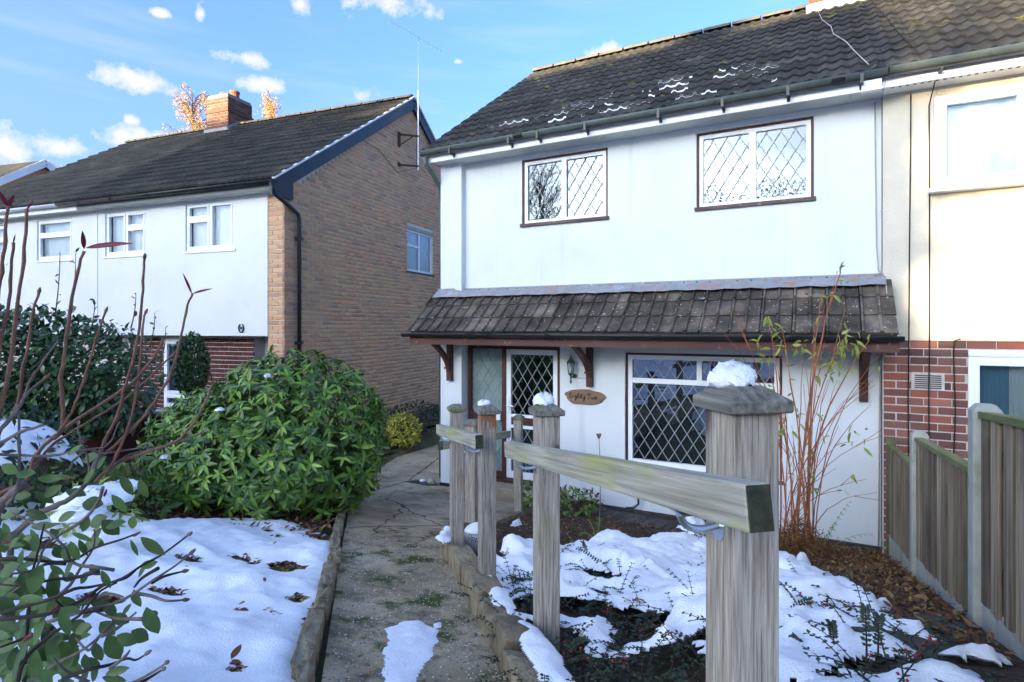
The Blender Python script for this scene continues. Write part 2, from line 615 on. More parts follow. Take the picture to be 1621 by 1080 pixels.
M['concrete_up'] = mat('old_concrete_slab', [(.3, (.26, .20, .13)), (.5, (.40, .32, .215)), (.72, (.52, .43, .30))], 2.0, detail=9, rough=.92, bump=.5, bscale=80, bdist=.005,
                       layers=[((.5, .45, .38), 55, .65, .69), ((.08, .07, .055), 40, .63, .71), ((.15, .125, .09), 5, .52, .72), ((.07, .075, .03), 2.2, .58, .72)])
M['soil'] = mat('garden_soil', [(.3, (.035, .024, .016)), (.55, (.08, .055, .036)), (.75, (.14, .095, .06))], 22, rough=.95, bump=1., bscale=60, bdist=.02,
                layers=[((.05, .06, .018), 3., .56, .7)])
M['grass'] = mat('winter_ground', [(.3, (.06, .055, .024)), (.7, (.13, .115, .055))], 6, rough=.95, bump=.8, bscale=40, bdist=.02, layers=[((.06, .045, .03), 3, .5, .7)])
M['asphalt'] = mat('asphalt', (.05, .05, .052), 20, rough=.9, bump=.4)
M['kerb'] = mat('sandstone_kerb', [(.3, (.16, .125, .075)), (.55, (.25, .20, .125)), (.75, (.33, .28, .19))], 9, rough=.92, bump=.9, bscale=45, bdist=.015, rnd=.18,
                layers=[((.05, .06, .02), 7, .56, .7), ((.07, .055, .04), 16, .6, .7)])
M['post'] = mat('weathered_post_timber', [(.28, (.145, .115, .082)), (.5, (.33, .285, .225)), (.72, (.50, .455, .38))], 130, detail=8, rough=.85, stretch=(1, 1, .045), bump=.6, bscale=120, bdist=.003, rnd=.14,
                layers=[((.22, .13, .065), 5, .60, .78, (1, 1, .4)), ((.22, .24, .10), 3.2, .56, .76, (1, 1, .5)), ((.06, .05, .045), 16, .71, .745, (1, 1, .45)), ((.16, .145, .12), 170, .55, .63, (1, 1, .02))])
M['rail'] = mat('weathered_rail_timber', [(.28, (.19, .17, .12)), (.5, (.34, .315, .24)), (.72, (.49, .46, .37))], 90, detail=6, rough=.85, stretch=(.03, 1, 1), coord='obj', bump=.5, bscale=110, bdist=.003,
                layers=[((.34, .34, .09), 6, .48, .68, (.4, 1, 1)), ((.11, .095, .07), 18, .70, .74, (.5, 1, 1)), ((.2, .19, .14), 130, .56, .66, (.015, 1, 1))])
add_knots(M['post'], 7, (1, 1, .5), (.055, .042, .036), 'pos')
add_knots(M['rail'], 8, (.5, 1, 1), (.08, .065, .05), 'obj')
M['endgrain'] = mat('mossy_end_grain', [(.3, (.02, .022, .014)), (.7, (.07, .07, .04))], 30, rough=.9, bump=.5)
M['cap'] = mat('weathered_post_cap', [(.3, (.075, .072, .058)), (.5, (.16, .15, .118)), (.72, (.27, .25, .20))], 70, rough=.85, stretch=(1, .06, 1), coord='obj', bump=.25, bscale=90, bdist=.002, layers=[((.13, .15, .04), 9, .54, .68), ((.05, .05, .045), 12, .58, .7)])
M['galv'] = mat('galvanised_steel', [(.3, (.45, .50, .54)), (.7, (.60, .64, .67))], 10, rough=.3, metallic=.9)
M['fence'] = mat('aged_fence_board', [(.28, (.085, .058, .036)), (.5, (.21, .16, .105)), (.72, (.35, .285, .20))], 60, detail=7, rough=.9, stretch=(1, 1, .03), bump=.5, bscale=90, bdist=.003, rnd=.42,
                 layers=[((.20, .21, .085), 2.2, .56, .78), ((.055, .036, .025), 4, .56, .75, (1, 1, .3)), ((.05, .04, .03), 22, .70, .74, (1, 1, .5))])
M['fence_cap'] = mat('green_fence_capping', [(.3, (.11, .12, .04)), (.7, (.20, .21, .09))], 14, rough=.9, bump=.4, stretch=(1, .2, 1))
M['conc_post'] = mat('concrete_fence_post', [(.3, (.30, .30, .25)), (.7, (.43, .43, .37))], 8, rough=.9, bump=.6, bscale=90, layers=[((.2, .21, .12), 4, .55, .72)])
M['leaf_rhodo'] = mat('rhododendron_leaf', [(.3, (.070, .15, .014)), (.7, (.145, .265, .032))], 5, rough=.42, spec=.45, rnd=.5, transl=.06)
M['leaf_rhodo_y'] = mat('young_rhododendron_leaf', [(.3, (.13, .21, .02)), (.7, (.22, .32, .045))], 5, rough=.42, spec=.45, rnd=.3, transl=.06)
M['leaf_rhodo_d'] = mat('old_rhododendron_leaf', [(.3, (.035, .085, .014)), (.7, (.07, .14, .025))], 5, rough=.38, spec=.45, rnd=.3)
M['leaf_cam'] = mat('glossy_dark_leaf', [(.3, (.03, .07, .018)), (.7, (.055, .115, .03))], 5, rough=.32, spec=.5, rnd=.35, transl=.06)
M['leaf_fore'] = mat('leathery_leaf', [(.3, (.04, .085, .018)), (.7, (.085, .15, .036))], 14, rough=.42, spec=.28, rnd=.35, transl=.1, layers=[((.12, .15, .05), 10, .64, .8)])
M['leaf_gold'] = mat('golden_leaf', [(.3, (.28, .28, .03)), (.7, (.48, .44, .07))], 9, rough=.5, rnd=.3, transl=.2)
M['leaf_yg'] = mat('yellow_green_leaf', [(.3, (.18, .26, .05)), (.7, (.36, .40, .09))], 9, rough=.5, rnd=.3, transl=.3)
M['leaf_dk'] = mat('dark_small_leaf', [(.3, (.012, .032, .014)), (.7, (.03, .06, .022))], 9, rough=.5, rnd=.4)
M['leaf_red'] = mat('dark_red_leaf', (.16, .012, .022), 9, rough=.4, transl=.2)
M['birch'] = mat('autumn_birch_leaf', [(.3, (.46, .25, .09)), (.7, (.60, .40, .17))], .8, rough=.7, rnd=.35, transl=.3)
M['litter'] = mat('dead_leaf', [(.3, (.085, .035, .016)), (.7, (.19, .085, .035))], 9, rough=.8, rndramp=[(.1, (.05, .025, .015)), (.5, (.16, .065, .028)), (.8, (.24, .13, .05)), (.95, (.30, .22, .07))])
M['stem_red'] = mat('red_brown_stem', [(.3, (.13, .055, .035)), (.7, (.24, .115, .07))], 18, rough=.6, bump=.4)
M['stem_grey'] = mat('grey_brown_twig', [(.3, (.10, .075, .06)), (.7, (.20, .16, .13))], 18, rough=.8, bump=.4)
M['stem_dog'] = mat('orange_red_stem', [(.3, (.22, .065, .025)), (.7, (.38, .13, .05))], 12, rough=.5)
M['bark'] = mat('bark', (.10, .08, .065), 18, rough=.9, bump=.8, bscale=30, bdist=.03)
M['twig_dk'] = mat('dark_twig', (.035, .022, .018), 18, rough=.8)
M['berry'] = mat('red_berry', (.42, .012, .016), 8, rough=.3)
M['fern'] = mat('green_fern', [(.3, (.10, .19, .04)), (.7, (.18, .27, .07))], 9, rough=.6, rnd=.3, transl=.2)
M['rust'] = mat('rusty_iron', (.07, .03, .02), 14, rough=.8)
M['alu'] = mat('dull_aluminium', (.55, .57, .6), 8, rough=.35, metallic=.8)
M['cable'] = mat('black_cable', (.015, .013, .013), 8, rough=.6)
M['cable_w'] = mat('pale_cable', (.42, .38, .36), 8, rough=.6)
M['verdigris'] = mat('verdigris_lantern', [(.3, (.03, .075, .055)), (.7, (.07, .14, .10))], 20, rough=.5, metallic=.3)
M['plaque'] = mat('varnished_wood_slice', [(.3, (.17, .095, .055)), (.7, (.27, .165, .10))], 14, rough=.55, stretch=(.25, 1, 1))
M['plaque_edge'] = mat('dark_burnt_letter', (.025, .012, .01), 8, rough=.6)
M['tan_step'] = mat('sandy_step', [(.3, (.30, .23, .15)), (.7, (.42, .34, .24))], 12, rough=.9, bump=.4)
M['ball'] = mat('worn_white_ball', [(.3, (.42, .43, .42)), (.7, (.6, .6, .58))], 14, rough=.6, bump=.3)
M['stone'] = mat('pale_stone', [(.3, (.30, .26, .20)), (.7, (.45, .40, .32))], 20, rough=.9, bump=.6)
M['rock'] = mat('mossy_rock', [(.3, (.055, .048, .042)), (.7, (.13, .115, .10))], 10, rough=.95, bump=.9, bscale=40, bdist=.02, layers=[((.05, .07, .015), 6, .55, .7)])
M['paver'] = mat('dark_brick_paver', [(.3, (.05, .045, .045)), (.7, (.10, .085, .08))], 16, rough=.9, bump=.6, rnd=.3, layers=[((.05, .06, .02), 7, .56, .7)])

# ------------------------------------------------------------------ ground
def build_ground():
    xs = np.unique(np.concatenate([np.arange(-12, 7, .3), np.linspace(-600, -12, 24), np.linspace(7, 600, 24)]))
    ys = np.unique(np.concatenate([np.arange(-4, 9, .3), np.linspace(-30, -4, 20), np.linspace(-600, -30, 14), np.linspace(9, 900, 30)]))
    X, Y = np.meshgrid(xs, ys)
    Z = gh(X, Y) - .03
    V = np.stack([X, Y, Z], -1).reshape(-1, 3)
    nx, ny = len(xs), len(ys)
    i = np.arange(nx - 1)[None] + np.arange(ny - 1)[:, None] * nx
    Fc = np.stack([i, i + 1, i + nx + 1, i + nx], -1).reshape(-1, 4)
    tag(ob('ground', np_mesh('ground', V, Fc, True), M['grass']), 'dark winter ground sloping down to the houses', kind='structure')
    # the street behind the photographer
    b = MB()
    b.add([(-80, -10.5, 1.60), (80, -10.5, 1.60), (80, -5, 1.60), (-80, -5, 1.60)], [(0, 1, 2, 3)])
    tag(ob('road', b, M['asphalt']), 'grey asphalt street above the front gardens', kind='structure')


build_ground()


def patch(name, poly, m, dz, step=.06, amp=.0, asc=6., label=None, smooth=True, seed=3):
    """a sheet following the ground inside a polygon"""
    V, Fc = field(poly, step, lambda x, y, sd: (gh(x, y) + dz + amp * (fbm(x * asc, y * asc, seed) - .5) * sstep(0, .1, sd)), thresh=0.0)
    return tag(ob(name, np_mesh(name, V, Fc, smooth), m), label, kind='structure')


def sdist(X, Y, poly):
    """signed distance, positive inside"""
    p = np.asarray(poly, float)
    d = np.full(X.shape, 1e9)
    ins = np.zeros(X.shape, bool)
    n = len(p)
    for i in range(n):
        ax, ay = p[i]
        bx, by = p[(i + 1) % n]
        ex, ey = bx - ax, by - ay
        t = np.clip(((X - ax) * ex + (Y - ay) * ey) / (ex * ex + ey * ey + 1e-12), 0, 1)
        d = np.minimum(d, np.hypot(X - ax - t * ex, Y - ay - t * ey))
        c = (ay > Y) != (by > Y)
        with np.errstate(divide='ignore', invalid='ignore'):
            xi = ax + (Y - ay) / (by - ay + 1e-15) * ex
        ins ^= c & (X < xi)
    return np.where(ins, d, -d)


def field(poly, step, zf, thresh=0., maskf=None):
    p = np.asarray(poly)
    xs = np.arange(p[:, 0].min() - step, p[:, 0].max() + step * 2, step)
    ys = np.arange(p[:, 1].min() - step, p[:, 1].max() + step * 2, step)
    X, Y = np.meshgrid(xs, ys)
    sd = sdist(X, Y, poly)
    m = maskf(X, Y, sd) if maskf else sd
    Z = zf(X, Y, m)
    nx, ny = len(xs), len(ys)
    i = (np.arange(nx - 1)[None] + np.arange(ny - 1)[:, None] * nx)
    ok = m > thresh
    keep = (ok[:-1, :-1] | ok[1:, :-1] | ok[:-1, 1:] | ok[1:, 1:]) if maskf else (ok[:-1, :-1] & ok[1:, :-1] & ok[:-1, 1:] & ok[1:, 1:])
    q = np.stack([i, i + 1, i + nx + 1, i + nx], -1)[keep]
    used = np.unique(q)
    remap = -np.ones(nx * ny, int)
    remap[used] = np.arange(len(used))
    V = np.stack([X, Y, Z], -1).reshape(-1, 3)[used]
    return V, remap[q]


# ------------------------------------------------------------------ windows
def lattice(b, x0, x1, z0, z1, y, a=.075, c=.118, w=.0082, th=.006, off=0.):
    """diamond came lines; a, c = half width and half height of a diamond"""
    for sg in (1, -1):
        kmin, kmax = -60, 60
        for k in range(kmin, kmax):
            # sg*x/a + z/c = 2k... lines through the pane measured from its centre
            cx, cz = (x0 + x1) / 2 + off, (z0 + z1) / 2
            pts = []
            cst = 2 * k + 1
            for xx in (x0, x1):
                zz = cz + c * (cst - sg * (xx - cx) / a)
                if z0 <= zz <= z1: pts.append((xx, zz))
            for zz in (z0, z1):
                xx = cx + sg * a * (cst - (zz - cz) / c)
                if x0 < xx < x1: pts.append((xx, zz))
            if len(pts) < 2: continue
            p, q = pts[0], pts[1]
            if math.hypot(p[0] - q[0], p[1] - q[1]) < .02: continue
            b.beam((p[0], y + sg * .0008, p[1]), (q[0], y + sg * .0008, q[1]), w, th, up=(0, 1, 0)) if False else None
            d = np.array([q[0] - p[0], q[1] - p[1]]); d /= np.linalg.norm(d)
            n = np.array([-d[1], d[0]]) * w / 2
            yy = y + sg * .0012
            b.add([(p[0] - n[0], yy, p[1] - n[1]), (q[0] - n[0], yy, q[1] - n[1]), (q[0] + n[0], yy, q[1] + n[1]), (p[0] + n[0], yy, p[1] + n[1]),
                   (p[0] - n[0], yy + th, p[1] - n[1]), (q[0] - n[0], yy + th, q[1] - n[1]), (q[0] + n[0], yy + th, q[1] + n[1]), (p[0] + n[0], yy + th, p[1] + n[1])],
                  [(0, 1, 2, 3), (0, 4, 5, 1), (3, 2, 6, 7)])


def window(parent, x0, x1, z0, z1, y, cells, fw=.05, mul=.055, lead=False, frame='upvc', glass='glass', sill=None, surround=None, depth=.35, sash=.0,
           curtain=None, proud=.0, name='window', room='room', lead_ac=(.075, .118), sill_w=.04, step_y=.045):
    """cells: list of (x0, x1, z0, z1) fractions of the opening inside the frame; y = outer face of the frame"""
    b = MB()
    W, H = x1 - x0, z1 - z0
    th = .06
    holes = []
    for c in cells:
        a0 = x0 + (fw if c[0] == 0 else c[0] * W + mul / 2)
        a1 = x0 + W - fw if c[1] == 1 else x0 + c[1] * W - mul / 2
        b0 = z0 + (fw if c[2] == 0 else c[2] * H + mul / 2)
        b1 = z0 + H - fw if c[3] == 1 else z0 + c[3] * H - mul / 2
        holes.append((a0, a1, b0, b1))
    # frame = the rectangle minus the holes, as a grid of cells
    xs = sorted({x0, x1, *[h[0] for h in holes], *[h[1] for h in holes]})
    zs = sorted({z0, z1, *[h[2] for h in holes], *[h[3] for h in holes]})
    for i in range(len(xs) - 1):
        for j in range(len(zs) - 1):
            mx, mz = (xs[i] + xs[i + 1]) / 2, (zs[j] + zs[j + 1]) / 2
            if any(h[0] < mx < h[1] and h[2] < mz < h[3] for h in holes): continue
            b.add([(xs[i], y, zs[j]), (xs[i + 1], y, zs[j]), (xs[i + 1], y, zs[j + 1]), (xs[i], y, zs[j + 1])], [(0, 1, 2, 3)])
    for h in [(x0, x1, z0, z1)] + holes:
        s = 1
        b.add([(h[0], y, h[2]), (h[1], y, h[2]), (h[1], y, h[3]), (h[0], y, h[3]), (h[0], y + th, h[2]), (h[1], y + th, h[2]), (h[1], y + th, h[3]), (h[0], y + th, h[3])],
              [(0, 1, 5, 4), (1, 2, 6, 5), (2, 3, 7, 6), (3, 0, 4, 7)])
    w = ob(name, b, M[frame], parent)
    for h in holes:
        if sash:
            sb = MB()
            s = sash
            for (p0, p1, q0, q1) in ((h[0], h[1], h[2], h[2] + s), (h[0], h[1], h[3] - s, h[3]), (h[0], h[0] + s, h[2] + s, h[3] - s), (h[1] - s, h[1], h[2] + s, h[3] - s)):
                sb.box(p0, p1, y - .012, y + .04, q0, q1)
            ob('sash', sb, M[frame], w)
            h = (h[0] + s, h[1] - s, h[2] + s, h[3] - s)
        g = MB()
        yy = y + .03
        g.add([(h[0], yy, h[2]), (h[1], yy, h[2]), (h[1], yy, h[3]), (h[0], yy, h[3])], [(0, 1, 2, 3)])
        ob('pane', g, M[glass], w)
        if lead:
            lb = MB()
            lattice(lb, h[0], h[1], h[2], h[3], yy - .010, *lead_ac)
            ob('lead_lattice', lb, M['lead'], w)
    if sill:
        sb = MB()
        sb.box(x0 - .05, x1 + .05, y - sill_w - .02, y + .06, z0 - .045, z0 - .002)
        ob('sill', sb, M[sill], w, bevel=.006)
    if surround:
        sb = MB()
        t = .028
        for (p0, p1, q0, q1) in ((x0 - t, x1 + t, z1, z1 + t), (x0 - t, x0, z0, z1), (x1, x1 + t, z0, z1)):
            sb.box(p0, p1, y - .006, y + .05, q0, q1)
        ob('surround', sb, M[surround], w)
    # the room behind
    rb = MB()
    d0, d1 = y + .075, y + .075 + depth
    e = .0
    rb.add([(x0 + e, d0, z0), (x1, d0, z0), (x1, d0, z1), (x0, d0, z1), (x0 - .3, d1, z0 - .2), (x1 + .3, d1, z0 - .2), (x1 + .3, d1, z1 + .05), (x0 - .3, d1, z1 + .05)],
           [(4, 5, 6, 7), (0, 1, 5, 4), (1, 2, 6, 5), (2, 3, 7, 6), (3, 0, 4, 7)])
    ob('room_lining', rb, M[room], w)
    if curtain:
        for (u0, u1, mname) in curtain:
            cb = MB()
            n = 36
            q = []
            for k in range(n + 1):
                xx = x0 + .03 + (u0 + (u1 - u0) * k / n) * (W - .06)
                dy = .014 * math.sin(k * 1.9) + .006 * math.sin(k * .77)
                q += [(xx, y + .12 + dy, z0 + .03), (xx, y + .12 + dy, z1 - .03)]
            cb.add(q, [(2 * k, 2 * k + 2, 2 * k + 3, 2 * k + 1) for k in range(n)])
            ob('curtain', cb, M[mname], w, smooth=True)
    return w


def wall_front(b, x0, x1, z0, z1, y, holes, reveal=.12):
    """a front face at y with openings and their reveals"""
    xs = sorted({x0, x1, *[h[0] for h in holes], *[h[1] for h in holes]})
    zs = sorted({z0, z1, *[h[2] for h in holes], *[h[3] for h in holes]})
    for i in range(len(xs) - 1):
        for j in range(len(zs) - 1):
            mx, mz = (xs[i] + xs[i + 1]) / 2, (zs[j] + zs[j + 1]) / 2
            if any(h[0] < mx < h[1] and h[2] < mz < h[3] for h in holes): continue
            b.add([(xs[i], y, zs[j]), (xs[i + 1], y, zs[j]), (xs[i + 1], y, zs[j + 1]), (xs[i], y, zs[j + 1])], [(0, 1, 2, 3)])
    for h in holes:
        r = reveal
        b.add([(h[0], y, h[2]), (h[1], y, h[2]), (h[1], y, h[3]), (h[0], y, h[3]), (h[0], y + r, h[2]), (h[1], y + r, h[2]), (h[1], y + r, h[3]), (h[0], y + r, h[3])],
              [(0, 4, 5, 1), (1, 5, 6, 2), (2, 6, 7, 3), (3, 7, 4, 0)])


# ------------------------------------------------------------------ roof tiles
def tile_mesh(name, w, ln, kind):
    """one interlocking tile, x across, y up the slope, z out of the roof; its front edge rides on the course below"""
    prof = []
    if kind == 'rolln':
        n = 8
        for i in range(n + 1):
            x = w * i / n
            prof.append((x, .004 + .014 * (max(0, math.cos(2 * math.pi * (x / w * 2 - .5))) ** .8)))
    elif kind == 'roll':                      # two round rolls
        n = 12
        for i in range(n + 1):
            x = w * i / n
            prof.append((x, .004 + .024 * (max(0, math.cos(2 * math.pi * (x / w * 2 - .5))) ** .8)))
    else:                                   # two flat pans with ribs
        e = .006
        for k in range(2):
            o = k * w / 2
            prof += [(o + e, .030), (o + .022, .034), (o + .036, .006), (o + w / 2 - .012, .004), (o + w / 2 - .002, .012 if k == 0 else .004)]
    th, over = {'roll': .024, 'rolln': .040, 'flat': .020}[kind], .07
    V, Fc = [], []
    n = len(prof)
    for x, z in prof: V.append((x, 0, z + th))
    for x, z in prof: V.append((x, ln + over, z - .004))
    for x, z in prof: V.append((x, .004, z - .004 if kind != 'flat' else -.004))
    for i in range(n - 1):
        Fc.append((i, i + 1, n + i + 1, n + i))
        Fc.append((2 * n + i, 2 * n + i + 1, i + 1, i))
    Fc.append((0, n, 2 * n))
    Fc.append((n - 1, 3 * n - 1, 2 * n - 1))
    b = MB().add(V, Fc)
    me = b.mesh(name, smooth=False)
    if kind == 'roll':
        for p in me.polygons:
            p.use_smooth = p.index % 2 == 0 and p.index < 2 * (n - 1)
    return me


def roof_tiles(parent, x0, cols, w, y0, z0, pitch, rows, course, me, m, nparts=10 ** 6, order=None, jit=.004):
    me.materials.clear(); me.materials.append(m)
    cells = [(i, j) for i in range(cols) for j in range(rows)]
    if order: cells.sort(key=order)
    rest = []
    cp, sp = math.cos(pitch), math.sin(pitch)
    rr = random.Random(int(x0 * 100))
    for n, (i, j) in enumerate(cells):
        s = j * course + rr.uniform(-jit, jit)
        mw = Matrix.Translation((x0 + i * w + rr.uniform(-.002, .002), y0 + s * cp, z0 + s * sp)) @ Matrix.Rotation(pitch, 4, 'X') @ Matrix.Rotation(rr.uniform(-.012, .012), 4, 'Z')
        if n < nparts:
            ob('roof_tile', me, None, parent, mw)
        else:
            rest.append(np.array(mw))
    if rest:
        merge_copies('roof_tiles_far', me, rest, m, parent)


def merge_copies(name, me, mats, m, parent, smooth=False, kind='stuff'):
    nv = len(me.vertices)
    v = np.empty(nv * 3, np.float32)
    me.vertices.foreach_get('co', v)
    v = np.c_[v.reshape(-1, 3), np.ones(nv)]
    polys = [tuple(p.vertices) for p in me.polygons]
    A = np.array(mats)
    V = np.einsum('kij,nj->kni', A, v)[..., :3].reshape(-1, 3)
    quads = np.array([p for p in polys if len(p) == 4] + [(p[0], p[1], p[2], p[2]) for p in polys if len(p) == 3])
    tri = np.concatenate([np.array([p for p in polys if len(p) == 3], int).reshape(-1, 3),
                          np.array([q for p in polys if len(p) == 4 for q in ((p[0], p[1], p[2]), (p[0], p[2], p[3]))], int).reshape(-1, 3)])
    Fc = (tri[None] + (np.arange(len(A)) * nv)[:, None, None]).reshape(-1, 3)
    o = ob(name, np_mesh(name, V, Fc, smooth), m, parent, kind=kind)
    return o


def ridge_tiles(parent, x0, x1, y, z, step=.45):
    b = MB()
    n = 8
    q = []
    for xx in (0, step - .012):
        for k in range(n + 1):
            a = math.pi * k / n
            q.append((xx, -.125 * math.cos(a), .085 * math.sin(a) - .03))
    b.add(q, [(k, k + 1, n + 2 + k, n + 1 + k) for k in range(n)] + [tuple(range(n + 1))[::-1], tuple(range(n + 1, 2 * n + 2))])
    me = b.mesh('ridge_tile', False)
    me.materials.append(M['ridge'])
    k = int((x1 - x0) / step)
    for i in range(k):
        ob('ridge_tile', me, None, parent, Matrix.Translation((x0 + i * (x1 - x0) / k, y, z + random.uniform(-.006, .006))))


# ------------------------------------------------------------------ brickwork
def brick_mesh(name, l, h, d, m):
    e = .004
    b = MB()
    b.add([(0, 0, 0), (l, 0, 0), (l, 0, h), (0, 0, h), (e, -e, e), (l - e, -e, e), (l - e, -e, h - e), (e, -e, h - e), (0, d, 0), (l, d, 0), (l, d, h), (0, d, h)],
          [(4, 5, 6, 7), (0, 1, 5, 4), (1, 2, 6, 5), (2, 3, 7, 6), (3, 0, 4, 7), (0, 8, 9, 1), (1, 9, 10, 2), (2, 10, 11, 3), (3, 11, 8, 0)])
    me = b.mesh(name)
    me.materials.append(m)
    return me


BL, BG, BH = .2286, .0825, .069          # brick pitch, course gauge, brick height


def bricks_rect(x0, x1, z0, z1, holes=(), top=None, bond_off=0):
    """(x, z, length) of stretcher-bond bricks in a panel"""
    out = []
    j0 = int(math.floor(z0 / BG + 1e-6))
    for j in range(j0, int(z1 / BG) + 1):
        z = j * BG
        if z + BH > z1 + .012 or z < z0 - .001: continue
        cur = x0 - (BL / 2 if (j + bond_off) % 2 else 0)
        while cur < x1:
            a, c = max(cur, x0), min(cur + BL - .013, x1)
            cur += BL
            segs = [(a, c)]
            for h in holes:
                if h[2] < z + BH - .01 and h[3] > z + .01:
                    ns = []
                    for p, q in segs:
                        if q <= h[0] or p >= h[1]: ns.append((p, q))
                        else:
                            if p < h[0]: ns.append((p, h[0] - .002))
                            if q > h[1]: ns.append((h[1] + .002, q))
                    segs = ns
            for p, q in segs:
                if q - p > .025 and (top is None or top((p + q) / 2) > z + BH):
                    out.append((p, z, q - p))
    return out


def lay_bricks(parent, lst, xf, m, nparts=10 ** 6, key=None, name='brick'):
    """xf(x, z) -> world/local Matrix of a brick whose face looks along local -y"""
    cache = {}
    if key: lst = sorted(lst, key=key)
    rest = {}
    rr = random.Random(3)
    for n, (x, z, l) in enumerate(lst):
        k = round(l, 2)
        if k not in cache:
            cache[k] = brick_mesh(name, k, BH, .02, m)
        mw = xf(x, z + rr.uniform(-.0015, .0015), rr.uniform(-.002, .0015))
        if n < nparts:
            ob(name, cache[k], None, parent, mw)
        else:
            rest.setdefault(k, []).append(np.array(mw))
    if rest:
        Vs, Fs, o = [], [], 0
        for k, ms in rest.items():
            me = cache[k]
            nv = len(me.vertices)
            v = np.empty(nv * 3, np.float32); me.vertices.foreach_get('co', v)
            v = np.c_[v.reshape(-1, 3), np.ones(nv)]
            f = np.array([tuple(p.vertices) for p in me.polygons])
            A = np.array(ms)
            Vs.append(np.einsum('kij,nj->kni', A, v)[..., :3].reshape(-1, 3))
            Fs.append((f[None] + (np.arange(len(A)) * nv)[:, None, None]).reshape(-1, 4) + o)
            o += len(A) * nv
        ob('brickwork', np_mesh('brickwork', np.concatenate(Vs), np.concatenate(Fs)), m, parent, kind='stuff')


T_ROLL = tile_mesh('roof_tile', .297, .3257, 'roll')
T_FLAT = tile_mesh('porch_tile', .2975, .27, 'flat')
T_ROLLN = tile_mesh('roof_tile_n', .30, .344, 'rolln')
T_ROLLR = T_ROLL.copy()


